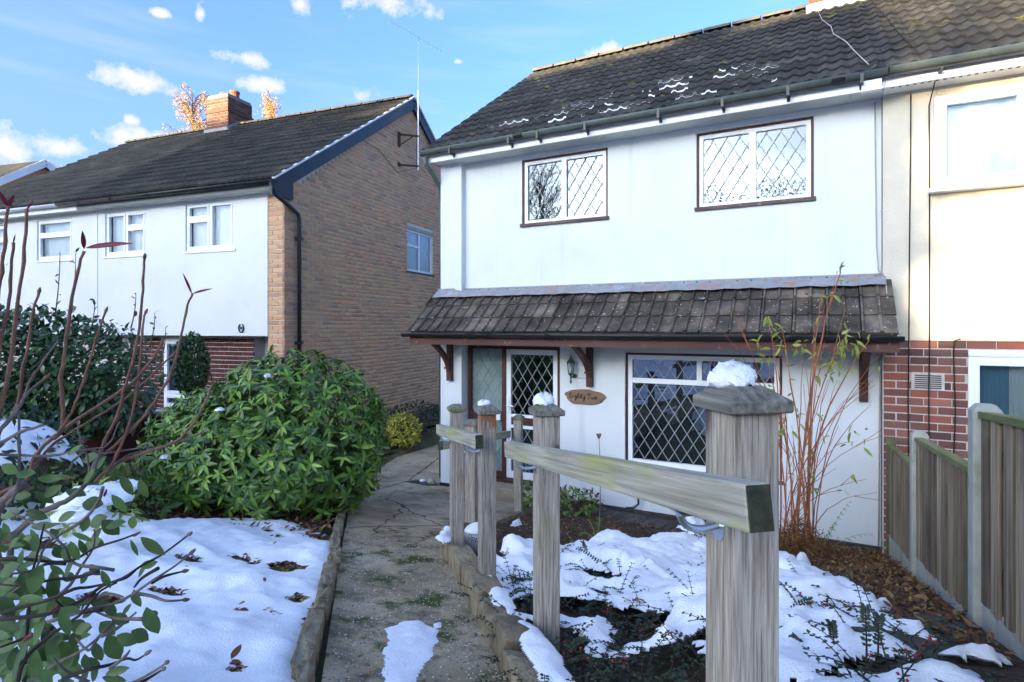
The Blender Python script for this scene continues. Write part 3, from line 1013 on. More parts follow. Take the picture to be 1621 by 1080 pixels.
# ------------------------------------------------------------------ the white house
def white_house():
    H = thing('white_house', 'white rendered house with tiled porch roof and diamond leaded windows', 'house', (-2.2, 10, 0))
    XL, XR = -4.95, .56
    W1, W2 = (-3.65, -2.41, 3.775, 4.665), (-1.307, -.064, 3.775, 4.665)
    GW = (-2.20, -.38, .62, 2.03)
    DR = (-4.585, -3.10, .17, 2.09)
    b = MB()
    wall_front(b, XL + .36, XR, 2.5, 4.80, 7.10, [W1, W2])
    wall_front(b, XL + .36, XR, -.15, 2.5, 7.15, [GW, DR], .16)
    b.add([(XL + .36, 7.1, 2.5), (XR, 7.1, 2.5), (XR, 7.15, 2.5), (XL + .36, 7.15, 2.5)], [(0, 1, 2, 3)])
    # flank, back and the party edge
    b.add([(XL, 7.0, -.15), (XL, 14, -.15), (XL, 14, 4.75), (XL, 10.45, 7.32), (XL, 7.0, 4.75)], [(0, 4, 3, 2, 1)])
    b.add([(XL, 14, -.15), (XR, 14, -.15), (XR, 14, 4.75), (XL, 14, 4.75)], [(0, 3, 2, 1)])
    ob('wall', b, M['render'], H)
    b = MB()
    b.box(XL, XL + .365, 7.0, 7.16, .06, 4.78)
    ob('pier', b, M['render'], H)
    b = MB()
    b.box(XL - .01, XL + .375, 6.985, 7.2, -.12, .06)
    ob('plinth', b, M['black'], H)
    for w in (W1, W2):
        window(H, w[0] + .03, w[1] - .03, w[2] + .004, w[3] - .03, 7.125, [(0, .5, 0, 1), (.5, 1, 0, 1)], fw=.045, mul=.07, lead=True, sill='sill', surround='brown', sash=.0)
    window(H, GW[0] + .03, GW[1] - .03, GW[2], GW[3] - .03, 7.19, [(0, 1, 0, .765), (0, .5, .765, 1), (.5, 1, .765, 1)], fw=.055, mul=.06, lead=True, sill='sill', surround='brown', glass='glass_dark', depth=.6)
    # door screen: brown frame, obscured side light, white leaded door
    ds = MB()
    y = 7.20
    for q in ((-4.585, -4.535, .17, 2.09), (-4.015, -3.955, .17, 2.04), (-3.15, -3.10, .17, 2.04), (-4.535, -3.10, 2.04, 2.09), (-4.535, -4.015, 1.02, 1.14), (-4.535, -4.015, .20, .28), (-4.535, -3.10, .17, .205)):
        ds.box(q[0], q[1], y - .02, y + .08, q[2], q[3])
    sl = ob('door_screen', ds, M['brown'], H)
    for z0, z1 in ((1.14, 2.04), (.28, 1.02)):
        g = MB().box(-4.535, -4.015, y + .03, y + .04, z0, z1)
        ob('side_light', g, M['frosted'], sl)
        lb = MB()
        lattice(lb, -4.535, -4.015, z0, z1, y + .02)
        ob('lead_lattice', lb, M['lead'], sl)
    lb = MB().box(-4.10, -4.03, y - .04, y - .02, 1.02, 1.13)
    ob('letter_plate', lb, M['upvc'], sl)
    dx0, dx1, dz0, dz1 = -3.955, -3.15, .207, 2.038
    d = MB()
    for q in ((dx0, dx0 + .075, dz0, dz1), (dx1 - .075, dx1, dz0, dz1), (dx0 + .075, dx1 - .075, dz1 - .075, dz1), (dx0 + .075, dx1 - .075, dz0, dz0 + .10),
              (dx0 + .075, dx1 - .075, 1.075, 1.115), (dx0 + .075, dx1 - .075, .92, .965)):
        d.box(q[0], q[1], y, y + .06, q[2], q[3])
    door = ob('door', d, M['upvc'], H, bevel=.006)
    ob('mid_panel', MB().box(dx0 + .075, dx1 - .075, y + .02, y + .05, .965, 1.075), M['brown'], door)
    for z0, z1 in ((1.115, dz1 - .075), (dz0 + .10, .92)):
        g = MB()
        g.add([(dx0 + .075, y + .03, z0), (dx1 - .075, y + .03, z0), (dx1 - .075, y + .03, z1), (dx0 + .075, y + .03, z1)], [(0, 1, 2, 3)])
        ob('pane', g, M['glass_dark'], door)
        lb = MB()
        lattice(lb, dx0 + .075, dx1 - .075, z0, z1, y + .02)
        ob('lead_lattice', lb, M['lead'], door)
    hb = MB()
    hb.box(dx0 + .02, dx0 + .05, y - .012, y, 1.12, 1.36)
    hb.tube([(dx0 + .035, y - .01, 1.24), (dx0 + .035, y - .055, 1.24), (dx0 + .15, y - .06, 1.235)], .010, 8)
    ob('handle', hb, M['upvc'], door)
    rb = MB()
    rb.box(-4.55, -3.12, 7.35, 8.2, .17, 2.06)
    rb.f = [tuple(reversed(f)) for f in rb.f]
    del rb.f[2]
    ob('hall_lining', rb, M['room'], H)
    ob('step', MB().box(-4.5, -3.0, 6.82, 7.19, -.1, .165), M['tan_step'], H, bevel=.012)
    ob('threshold', MB().box(-4.56, -3.08, 7.08, 7.19, .167, .20), M['brown'], H)
    # main roof
    pitch = math.atan2(2.60, 3.75)
    rf = MB()
    ey, ez = 6.70, 4.86
    rf.prism_x([(ey, ez), (10.45, 7.46), (14.2, 4.86), (14.2, 4.80), (10.45, 7.38), (ey, ez - .06)], XL - .12, XR)
    roof = ob('roof', rf, M['tile'], H)
    roof_tiles(roof, XL - .13, 19, .297, ey - .03, ez - .0, pitch, 14, .3257, T_ROLL, M['tile'])
    ridge_tiles(roof, XL - .13, XR, 10.45, 7.50)
    vb = MB()
    vb.beam((XL - .10, ey + .02, ez - .05), (XL - .10, 10.45, 7.40), .05, .10)
    ob('verge', vb, M['white_paint'], roof)
    # chimney on the party line
    ch = MB().box(-.16, 1.28, 10.17, 10.83, 7.0, 9.3)
    chim = ob('chimney', ch, M['mortar_chim'], roof)
    cf = bricks_rect(-.16, 1.28, 7.26, 9.28)
    lay_bricks(chim, cf, lambda x, z, dy: Matrix.Translation((x, 10.165 + dy, z)), M['brick_chim'])
    cl = bricks_rect(0, .66, 7.26, 9.28, bond_off=1)
    lay_bricks(chim, cl, lambda x, z, dy: Matrix.Translation((-.164, 10.83 - x, z)) @ Matrix.Rotation(-math.pi / 2, 4, 'Z'), M['brick_chim'])
    fl = MB()
    fl.beam((-.2, 10.10, 7.30), (1.32, 10.10, 7.30), .03, .14)
    ob('flashing', fl, M['flash'], chim)
    # eaves
    ob('fascia', MB().box(XL - .05, XR, 6.765, 6.79, 4.725, 4.87), M['white_paint'], H)
    ob('soffit', MB().box(XL - .05, XR, 6.79, 7.12, 4.735, 4.75), M['soffit'], H)
    gut = ob('gutter', half_pipe(XL - .14, XR + .02, 6.705, 4.845, .062), M['gutter'], H, smooth=True)
    for x in (-4.55, -3.62, -3.2, -2.55, -1.65, -.95, -.30, .36):
        k = MB().box(x - .014, x + .014, 6.635, 6.77, 4.765, 4.785).box(x - .014, x + .014, 6.632, 6.642, 4.765, 4.86).box(x - .016, x + .016, 6.755, 6.766, 4.74, 4.80)
        ob('gutter_bracket', k, M['black'], gut)
    ob('gutter_union', half_pipe(-3.55, -3.42, 6.705, 4.843, .070), M['black'], gut)
    ob('gutter_union', half_pipe(.10, .22, 6.705, 4.843, .070), M['black'], gut)
    dp = MB().tube([(XL - .06, 6.70, 4.80), (XL - .06, 6.72, 4.68), (XL - .03, 6.85, 4.58), (XL - .05, 7.05, 4.42), (XL - .06, 7.1, 4.2), (XL - .06, 7.1, .1)], .034, 10)
    ob('downpipe', dp, M['gutter'], H, smooth=True)
    ob('fascia_box', MB().box(.36, .53, 6.70, 6.77, 4.70, 4.80), M['white_paint'], H)
    # porch roof
    py, pz, ty, tz = 6.43, 2.285, 7.05, 2.84
    pp = math.atan2(tz - pz, ty - py)
    pb = MB()
    pb.prism_x([(py, pz), (7.09, tz + .03), (7.09, tz - .06), (py, pz - .05)], XL - .10, XR + .07)
    porch = ob('porch_roof', pb, M['black'], H)
    roof_tiles(porch, XL - .115, 19, .3005, py - .03, pz, pp, 3, .268, T_FLAT, M['tile_porch'], jit=.007)
    fb = MB()
    n = 40
    q = []
    for k in range(n + 1):
        x = XL - .04 + (XR + .02 - XL + .04) * k / n
        w = .010 * math.sin(k * 3.1) + .006 * math.sin(k * 1.3)
        y0 = 7.094 if x > XL + .37 else 6.994
        q += [(x, y0, 2.915), (x, y0 - .012, 2.892), (x, 6.94, 2.866 + .004 * math.sin(k * 2.)), (x, 6.84 + w * .5, 2.782 + w * .6)]
    fb.add(q, [(4 * k + j, 4 * k + j + 1, 4 * k + 5 + j, 4 * k + 4 + j) for k in range(n) for j in range(3)])
    ob('flashing', fb, M['flash'], porch, smooth=True)
    pg = ob('porch_gutter', half_pipe(XL - .20, XR + .12, 6.375, 2.238, .055), M['black'], H, smooth=True)
    for x in (-4.1, -3.75, -2.95, -1.6, -.4, .35):
        ob('gutter_union', half_pipe(x, x + .07, 6.375, 2.236, .063), M['black'], pg)
    ob('porch_fascia', MB().box(XL - .12, XR + .09, 6.43, 6.46, 2.115, 2.215), M['fascia_brown'], H)
    ob('porch_ceiling', MB().box(XL - .08, XR + .05, 6.46, 7.14, 2.135, 2.155), M['soffit'], H)
    for bx, wy in ((-4.76, 7.0), (-2.66, 7.15), (.40, 7.15)):
        k = MB()
        k.box(bx - .04, bx + .04, wy - .075, wy - .002, 1.57, 2.132)
        pts = []
        for i in range(11):
            t = i / 10
            pts.append((bx, wy - .06 - (wy - .06 - 6.56) * t ** 1.75, 1.70 + .43 * t ** .92))
        for i in range(10):
            k.beam(pts[i], pts[i + 1], .058, .07, up=(1, 0, 0))
        k.tube([(bx - .044, wy - .12, 1.76), (bx + .044, wy - .12, 1.76)], .014, 8)
        ob('porch_bracket', k, M['brown'], H, bevel=.004)
    # dark strip along the wall foot
    ob('wall_foot', MB().box(-3.0, XR, 7.10, 7.149, -.15, .05), M['paver'], H)
    return H


def half_pipe(x0, x1, y, z, r, n=9):
    b = MB()
    q = []
    for xx in (x0, x1):
        for k in range(n + 1):
            a = math.pi * k / n
            q.append((xx, y - r * math.cos(a), z - r * math.sin(a) + r * .55))
        for k in range(n + 1):
            a = math.pi * (n - k) / n
            q.append((xx, y - (r - .006) * math.cos(a), z - (r - .006) * math.sin(a) + r * .55))
    m = 2 * (n + 1)
    b.add(q, [(k, m + k, m + (k + 1) % m, (k + 1) % m) for k in range(m)] + [tuple(range(m)), tuple(range(m, 2 * m))[::-1]])
    return b


white_house()


# snow left lying on the lower courses of the main roof
def roof_snow():
    pitch = math.atan2(2.60, 3.75)
    ey, ez = 6.67, 4.86
    cp, sp = math.cos(pitch), math.sin(pitch)
    V, Fc = [], []

    def run(j, x0, x1, wmax, seed):
        n = int((x1 - x0) / .0186)
        prev = None
        for k in range(n + 1):
            x = x0 + k * .0186
            u = k / n
            hgt = wmax * min(1, 4 * u, 4 * (1 - u)) * float(np.clip(fbm(x * 2.3, j * 3.7, seed) * 4.5 - 1.5, 0, 1)) * float(np.clip(fbm(x * 9, j * 5.1, seed + 9, 2) * 4 - 1.1, 0, 1))
            px_ = ((x + 5.08) % .1485) / .1485
            zz = .004 + .024 * (max(0, math.cos(2 * math.pi * (px_ - .5))) ** .8)
            # lies on the tile above the edge of course j
            s0, s1 = j * .3257 + .004, j * .3257 + .004 + max(hgt, .0)
            ztop = .024 + zz + .001
            base = len(V)
            for s, z in ((s0 - .004, ztop - .02), (s0, ztop), (s1, ztop - .006 * 1), (s1 + .004, ztop - .016)):
                V.append((x, ey + s * cp - z * sp, ez + s * sp + z * cp))
            if prev is not None and hgt > .003 and prev[1] > .003:
                for q in range(3):
                    Fc.append((prev[0] + q, prev[0] + q + 1, base + q + 1, base + q))
            prev = (base, hgt)
    run(1, -3.6, .25, .011, 1); run(2, -4.1, .3, .013, 2); run(3, -3.7, .0, .012, 3); run(4, -3.0, -.2, .009, 4)
    run(2, -4.3, -3.7, .04, 7)
    tag(ob('roof_snow', MB().add(V, Fc), M['snow'], smooth=True), 'thin white streaks of snow left on the lower roof tiles', 'snow', kind='stuff')


roof_snow()


# ------------------------------------------------------------------ the joined house on the right
def joined_house():
    H = thing('joined_house', 'cream-white roughcast house, warm sunlight tinted into its colour, with red brick ground floor joined to the white house', 'house', (3.4, 10, 0))
    x0, x1 = .562, 6.4
    UW = (.99, 2.75, 3.72, 4.62)
    LW = (1.265, 3.1, .55, 2.13)
    b = MB()
    wall_front(b, x0, x1, 2.22, 4.80, 7.02, [UW], .1)
    b.add([(x1, 7.0, -.15), (x1, 14, -.15), (x1, 14, 4.75), (x1, 10.45, 7.32), (x1, 7.0, 4.75)], [(0, 1, 2, 3, 4)])
    b.add([(x0, 14, -.15), (x1, 14, -.15), (x1, 14, 4.75), (x0, 14, 4.75)], [(0, 3, 2, 1)])
    b.add([(x0, 7.02, 2.22), (x1, 7.02, 2.22), (x1, 7.06, 2.22), (x0, 7.06, 2.22)], [(0, 1, 2, 3)])
    ob('wall', b, M['roughcast'], H)
    b = MB()
    wall_front(b, x0, x1, -.15, 2.22, 7.052, [LW], .1)
    bw = ob('brick_wall', b, M['mortar'], H)
    vent = (.83, 1.06, BG * 21, BG * 23 - .008)
    lst = bricks_rect(x0 + .012, 4.3, .0, 2.21, [LW, (vent[0] - .02, vent[1] + .02, vent[2] - .01, vent[3] + .01)])
    lay_bricks(bw, lst, lambda x, z, dy: Matrix.Translation((x, 7.046 + dy, z)), M['brick_red'])
    v = MB()
    v.box(vent[0] - .02, vent[1] + .02, 7.03, 7.05, vent[2] - .01, vent[3] + .01)
    vo = ob('air_vent', v, M['mortar'], bw)
    g = MB()
    for i in range(7):
        z = vent[2] + .008 + i * (vent[3] - vent[2] - .016) / 6.9
        g.box(vent[0] + .005, vent[1] - .005, 7.024, 7.0295, z, z + .010)
    ob('vent_slot', g, M['black'], vo)
    window(H, UW[0], UW[1], UW[2], UW[3], 6.97, [(0, .40, 0, 1), (.40, .72, 0, .7), (.40, .72, .7, 1), (.72, 1, 0, 1)], fw=.05, mul=.06, sash=.045, sill='upvc', curtain=[(0, 1, 'curtain_pale')], sill_w=.05)
    window(H, LW[0], LW[1], LW[2], LW[3] - .06, 7.02, [(0, .45, .36, 1), (0, .45, 0, .36), (.45, 1, 0, 1)], fw=.045, mul=.06, sash=.04, curtain=[(0, .17, 'curtain_blue'), (.17, .30, 'curtain')], glass='glass_dark', sill='upvc')
    ob('lintel_trim', MB().box(LW[0], LW[1], 7.01, 7.06, 2.072, 2.13), M['upvc'], H)
    pitch = math.atan2(2.60, 3.75)
    rf = MB()
    ey, ez = 6.70, 4.86
    rf.prism_x([(ey, ez), (10.45, 7.46), (14.2, 4.86), (14.2, 4.80), (10.45, 7.38), (ey, ez - .06)], x0, x1 + .1)
    roof = ob('roof', rf, M['tile'], H)
    roof_tiles(roof, x0 + .002, 20, .297, ey - .03, ez, pitch, 14, .3257, T_ROLLR, M['tile'])
    ridge_tiles(roof, 1.32, x1, 10.45, 7.50)
    ob('fascia', MB().box(x0 + .003, x1, 6.765, 6.79, 4.725, 4.87), M['upvc'], H)
    s = ob('soffit', MB().box(x0 + .003, x1, 6.79, 7.03, 4.735, 4.75), M['upvc'], H)
    k = MB()
    for i in range(60):
        k.box(.62 + i * .06, .645 + i * .06, 6.81, 6.83, 4.7275, 4.7345)
    ob('vent_strip', k, M['black'], s, kind='stuff')
    gut = ob('gutter', half_pipe(x0 + .03, x1, 6.705, 4.85, .062), M['gutter'], H, smooth=True)
    for x in (1.0, 1.75, 2.5, 3.3):
        ob('gutter_bracket', MB().box(x - .014, x + .014, 6.635, 6.77, 4.772, 4.79), M['black'], gut)
    return H


joined_house()


# ------------------------------------------------------------------ the brick-gabled neighbour
def neighbour():
    H = thing('brick_gabled_house', 'semi-detached house with buff brick gable end and pale rendered front', 'house', (-8.22, 6.94, 0), rad(7.6), world=False)
    x1, x0, dp, ez, rz_ = 0., -9.7, 8.56, 4.84, 7.90
    ry = dp / 2
    GWN = (4.09, 5.38, 3.70, 4.72)
    # mortar shell
    b = MB()
    xs = [(0, 0, -.2), (0, GWN[0], -.2), (0, GWN[0], 4.84), (0, 0, 4.84)]
    b.add(xs, [(0, 1, 2, 3)])
    b.add([(0, GWN[0], -.2), (0, GWN[1], -.2), (0, GWN[1], GWN[2]), (0, GWN[0], GWN[2])], [(0, 1, 2, 3)])
    b.add([(0, GWN[0], GWN[3]), (0, GWN[1], GWN[3]), (0, GWN[1], 4.84), (0, GWN[0], 4.84)], [(0, 1, 2, 3)])
    b.add([(0, GWN[1], -.2), (0, dp, -.2), (0, dp, 4.84), (0, GWN[1], 4.84)], [(0, 1, 2, 3)])
    b.add([(0, 0, 4.84), (0, dp, 4.84), (0, ry, rz_ - .15)], [(0, 1, 2)])
    b.add([(-.34, 0, -.2), (0, 0, -.2), (0, 0, 4.84), (-.34, 0, 4.84)], [(0, 1, 2, 3)])
    b.add([(0, dp, -.2), (x0, dp, -.2), (x0, dp, 4.84), (0, dp, 4.84)], [(0, 1, 2, 3)])
    b.add([(x0, dp, -.2), (x0, 0, -.2), (x0, 0, 4.84), (x0, ry, 7.75), (x0, dp, 4.84)], [(0, 1, 2, 3, 4)])
    # reveals of the side window
    b.add([(0, GWN[0], GWN[2]), (0, GWN[1], GWN[2]), (0, GWN[1], GWN[3]), (0, GWN[0], GWN[3]), (-.12, GWN[0], GWN[2]), (-.12, GWN[1], GWN[2]), (-.12, GWN[1], GWN[3]), (-.12, GWN[0], GWN[3])],
          [(0, 1, 5, 4), (1, 2, 6, 5), (2, 3, 7, 6), (3, 0, 4, 7)])
    W = ob('wall', b, M['mortar_n'], H)
    top = lambda s: 4.80 + (rz_ - 4.87) * (1 - abs(s - ry) / ry) - .02
    lst = bricks_rect(.0, dp, .0, 7.9, [(GWN[0], GWN[1], GWN[2] - .04, GWN[3] + .09)], top)
    lay_bricks(W, lst, lambda s, z, dy: Matrix.Translation((.006 - dy, s, z)) @ Matrix.Rotation(math.pi / 2, 4, 'Z'), M['brick_buff'], 230,
               key=lambda q: q[0] * 2.2 + abs(q[1] - 3.3))
    lst = bricks_rect(-.34, -.012, .0, 4.80, bond_off=1)
    lay_bricks(W, lst, lambda x, z, dy: Matrix.Translation((x, -.006 + dy, z)), M['brick_buff'], 70, key=lambda q: -q[1])
    ob('damp_course', MB().box(-.01, .014, 0, dp, .27, .295), M['black'], H)
    # side window
    sw = thing_part_window(H, GWN)
    # front: render over a recessed ground floor
    WN = [(-2.3, -1.12, 3.765, 4.66), (-4.49, -3.35, 3.765, 4.64), (-6.61, -5.5, 3.765, 4.62), (-8.7, -7.65, 3.765, 4.60)]
    b = MB()
    wall_front(b, x0, -.342, 2.19, 4.86, -.02, WN, .09)
    b.add([(x0, -.02, 2.19), (-.342, -.02, 2.19), (-.342, .62, 2.19), (x0, .62, 2.19)], [(0, 3, 2, 1)])
    b.add([(-.342, -.02, 2.19), (-.342, 0.02, 2.19), (-.342, 0.02, 4.86), (-.342, -.02, 4.86)], [(0, 1, 2, 3)])
    ob('front_render', b, M['render_n'], H)
    ob('party_line', MB().box(-4.72, -4.705, -.035, -.02, 2.19, 4.84), M['upvc'], H)
    top3 = [(0, .5, 0, .66), (0, .5, .66, 1), (.5, 1, 0, 1)]
    window(H, *WN[0], .01, top3, fw=.05, mul=.05, sash=.035, curtain=[(0, 1, 'curtain')], sill='upvc', sill_w=.03)
    window(H, *WN[1], .01, [(0, .5, 0, 1), (.5, 1, 0, .62), (.5, 1, .62, 1)], fw=.05, mul=.05, sash=.035, curtain=[(0, 1, 'curtain')], sill='upvc', sill_w=.03)
    window(H, *WN[2], .01, [(0, 1, 0, .62), (0, 1, .62, 1)], fw=.05, mul=.05, sash=.03, sill='upvc', sill_w=.03, curtain=[(0, 1, 'curtain')])
    window(H, *WN[3], .01, [(0, 1, 0, .62), (0, 1, .62, 1)], fw=.05, mul=.05, sash=.03, sill='upvc', sill_w=.03, curtain=[(0, 1, 'curtain')])
    # recessed ground floor
    GB = (-3.25, -2.35, .75, 2.12)
    b = MB()
    wall_front(b, x0, -.96, -.2, 2.19, .30, [GB], .1)
    b.add([(-.96, .30, -.2), (-.96, .6, -.2), (-.96, .6, 2.19), (-.96, .30, 2.19)], [(0, 1, 2, 3)])
    gw = ob('ground_floor_wall', b, M['mortar'], H)
    lst = bricks_rect(-4.2, -.96, .0, 2.18, [GB])
    lay_bricks(gw, lst, lambda x, z, dy: Matrix.Translation((x, .295 + dy, z)), M['brick_dark'], 120, key=lambda q: abs(q[0] + 1.5) * 1.5 - q[1])
    window(H, *GB, .29, [(0, 1, 0, .2), (0, 1, .2, 1)], fw=.06, mul=.06, sash=.04, glass='glass_dark', curtain=[(0, .4, 'curtain_blue')])
    dr = MB()
    for q in ((-.955, -.87, .1, 2.18), (-.42, -.345, .1, 2.18), (-.87, -.42, 2.09, 2.18), (-.87, -.42, .1, .25), (-.87, -.42, 1.0, 1.1)):
        dr.box(q[0], q[1], .55, .61, q[2], q[3])
    door = ob('front_door', dr, M['upvc'], H)
    ob('pane', MB().box(-.87, -.42, .58, .59, .25, 2.09), M['glass_dark'], door)
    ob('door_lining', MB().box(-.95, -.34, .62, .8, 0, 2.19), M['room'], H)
    hs = MB()
    pts = [(-.93 + .055 * math.sin(a), -.035, 2.33 - .075 * math.cos(a)) for a in np.linspace(.5, 2 * math.pi - .5, 14)]
    pts = [(p[0], p[1], 2.33 + .075 * (1 if i in (0, 13) else 1) * (-math.cos(a)) * -1) for i, (p, a) in enumerate(zip(pts, np.linspace(.5, 2 * math.pi - .5, 14)))]
    hs.tube(pts, .012, 6)
    hs.box(-.945, -.915, -.04, -.022, 2.31, 2.35)
    ob('horseshoe', hs, M['black'], H)
    # roof
    pitch = math.atan2(rz_ - 4.86, ry + .30)
    rf = MB()
    rf.prism_x([(-.30, 4.86), (ry, rz_), (dp + .3, 4.86), (dp + .3, 4.80), (ry, rz_ - .08), (-.30, 4.80)], x0 - .1, .07)
    roof = ob('roof', rf, M['tile_n'], H)
    roof_tiles(roof, -9.80, 33, .30, -.33, 4.86, pitch, 16, .344, T_ROLLN, M['tile_n'], 288, order=lambda c: (-c[0], c[1]))
    ridge_tiles(roof, x0 - .1, .08, ry, rz_ + .04)
    for sgn in (1, -1):
        y0 = -.34 if sgn > 0 else dp + .34
        bb = MB()
        bb.beam((.075, y0, 4.70), (.075, ry, rz_ - .12), .03, .235, up=(0, 0, 1))
        ob('bargeboard', bb, M['barge'], roof)
        bb = MB()
        bb.beam((.085, y0, 4.855), (.085, ry, rz_ + .035), .06, .03)
        ob('verge_mortar', bb, M['white_paint'], roof)
        bb = MB()
        bb.beam((.035, y0 + .05 * sgn, 4.64), (.035, ry, rz_ - .22), .06, .012)
        ob('verge_soffit', bb, M['barge'], roof)
    ob('eaves_box', MB().add([(.0, -.34, 4.58), (.06, -.34, 4.58), (.06, .16, 4.58), (.0, .16, 4.58), (.0, -.34, 4.80), (.06, -.34, 4.80), (.06, .16, 4.95), (.0, .16, 4.95)],
                             [(0, 3, 2, 1), (4, 5, 6, 7), (0, 1, 5, 4), (1, 2, 6, 5), (2, 3, 7, 6), (3, 0, 4, 7)]), M['barge'], roof)
    # chimney
    cy = ry
    ch = MB().box(-6.15, -5.40, cy - .42, cy + .42, 7.3, 8.62)
    chim = ob('chimney', ch, M['mortar_chim'], roof)
    lay_bricks(chim, bricks_rect(-6.15, -5.40, 7.5, 8.61), lambda x, z, dy: Matrix.Translation((x, cy - .425 + dy, z)), M['brick_chim'])
    lay_bricks(chim, bricks_rect(0, .84, 7.5, 8.61, bond_off=1), lambda x, z, dy: Matrix.Translation((-5.395 - dy, cy - .42 + x, z)) @ Matrix.Rotation(math.pi / 2, 4, 'Z'), M['brick_chim'])
    oc = MB().box(-6.185, -5.365, cy - .455, cy + .455, 8.17, 8.25)
    ob('oversail_course', oc, M['brick_chim'], chim)
    ob('capping', MB().box(-6.13, -5.42, cy - .40, cy + .40, 8.621, 8.67), M['mortar_chim'], chim)
    for px_ in (-5.95, -5.60):
        ob('chimney_pot', MB().lathe([(.13, 8.66), (.12, 8.80), (.135, 8.82), (.135, 8.87), (.10, 8.87), (.10, 8.80)], (px_, cy, 0), 14), M['clay'], chim, smooth=False)
    fl = MB()
    fl.beam((-6.22, cy - .45, 7.66), (-5.34, cy - .45, 7.66), .02, .16)
    fl.beam((-5.37, cy - .46, 7.66), (-5.37, cy + .05, 7.98), .02, .16)
    ob('flashing', fl, M['flash'], chim)
    # eaves
    ob('fascia', MB().box(-5.0, .02, -.24, -.215, 4.69, 4.83), M['fascia_grey'], H)
    ob('fascia', MB().box(x0, -5.002, -.24, -.215, 4.69, 4.83), M['white_paint'], H)
    ob('soffit', MB().box(x0, .02, -.215, .0, 4.70, 4.715), M['soffit'], H)
    gut = ob('gutter', half_pipe(-5.45, .10, -.31, 4.80, .06), M['black'], H, smooth=True)
    ob('white_gutter', half_pipe(x0, -5.46, -.31, 4.80, .06), M['upvc'], H, smooth=True)
    for x in (-.9, -1.9, -2.9, -3.9, -4.8):
        ob('gutter_bracket', half_pipe(x, x + .05, -.31, 4.798, .068), M['black'], gut)
    dpb = MB().tube([(.02, -.31, 4.76), (.03, -.28, 4.62), (.06, .05, 4.47), (.075, .27, 4.36), (.075, .30, 4.25), (.075, .30, .25)], .036, 10)
    dpp = ob('downpipe', dpb, M['black'], H, smooth=True)
    for z in (3.9, 2.05, .9):
        ob('pipe_clip', MB().box(.005, .12, .25, .35, z, z + .045), M['black'], dpp)


def thing_part_window(H, g):
    """side window of the gable, looking along local +x"""
    w = MB()
    x = -.03
    y0, y1, z0, z1 = g[0] + .01, g[1] - .01, g[2] + .01, g[3]
    ym = (y0 + y1) / 2
    zm = z0 + (z1 - z0) * .62
    t = .05
    for q in ((y0, y1, z0, z0 + t), (y0, y1, z1 - t, z1), (y0, y0 + t, z0 + t, z1 - t), (y1 - t, y1, z0 + t, z1 - t), (ym - t / 2, ym + t / 2, z0 + t, z1 - t), (y0 + t, ym - t / 2, zm - t / 2, zm + t / 2)):
        w.box(x - .06, x, q[0], q[1], q[2], q[3])
    o = ob('side_window', w, M['upvc'], H)
    for q in ((y0 + t, ym - t / 2, z0 + t, zm - t / 2), (y0 + t, ym - t / 2, zm + t / 2, z1 - t), (ym + t / 2, y1 - t, z0 + t, z1 - t)):
        ob('pane', MB().add([(x - .02, q[0], q[2]), (x - .02, q[1], q[2]), (x - .02, q[1], q[3]), (x - .02, q[0], q[3])], [(0, 1, 2, 3)]), M['glass'], o)
    ob('lintel', MB().box(-.1, .012, g[0] - .03, g[1] + .03, g[3] + .002, g[3] + .075), M['conc_post'], o)
    ob('sill', MB().box(-.1, .04, g[0] - .03, g[1] + .03, g[2] - .04, g[2]), M['brown'], o)
    ob('room_lining', MB().box(-.5, -.11, y0, y1, z0, z1), M['curtain'], o)
    return o


neighbour()


# TV aerial on the gable
def aerial():
    o = Matrix.Translation((-8.22, 6.94, 0)) @ Matrix.Rotation(rad(7.6), 4, 'Z')
    A = thing('television_aerial', 'tall thin television aerial on rusty wall brackets at the brick gable', 'aerial', (-8.22, 6.94, 0), rad(7.6), world=False)
    px_, py_ = .36, 4.0
    ob('mast', MB().tube([(px_, py_, 6.05), (px_, py_, 7.95)], .020, 8), M['alu'], A)
    ob('mast_extension', MB().tube([(px_, py_, 7.9), (px_ + .005, py_, 9.22)], .0028, 5), M['lead'], A)
    for z, lean in ((6.86, 1), (6.15, 0)):
        k = MB()
        k.beam((.0, py_ - .28, z), (px_ + .02, py_, z), .035, .035)
        k.box(.0, .03, py_ - .34, py_ - .24, z - .30 if lean else z - .04, z + .05)
        if lean:
            k.beam((.02, py_ - .28, z - .26), (px_ - .08, py_ - .06, z), .022, .022)
        ob('wall_bracket', k, M['rust'], A)
    yb = MB()
    p0, p1 = np.array((px_ - .3, py_ - .75, 9.28)), np.array((px_ + .3, py_ + .70, 9.12))
    yb.tube([p0, p1], .0028, 5)
    d = (p1 - p0)
    for i in range(13):
        c = p0 + d * i / 12
        h = .10 if i > 1 else .19
        yb.tube([c + np.array((0, 0, -h)), c + np.array((0, 0, h))], .0013, 4)
    ob('antenna', yb, M['lead'], A)
    cb = MB().tube([(px_ - .02, py_ - .02, 7.0), (px_ - .03, py_ - .03, 6.1), (.02, py_ - .36, 5.95), (.012, py_ - 1.1, 6.25), (.012, py_ - 1.9, 6.3)], .006, 5)
    ob('aerial_cable', cb, M['cable'], A)


aerial()


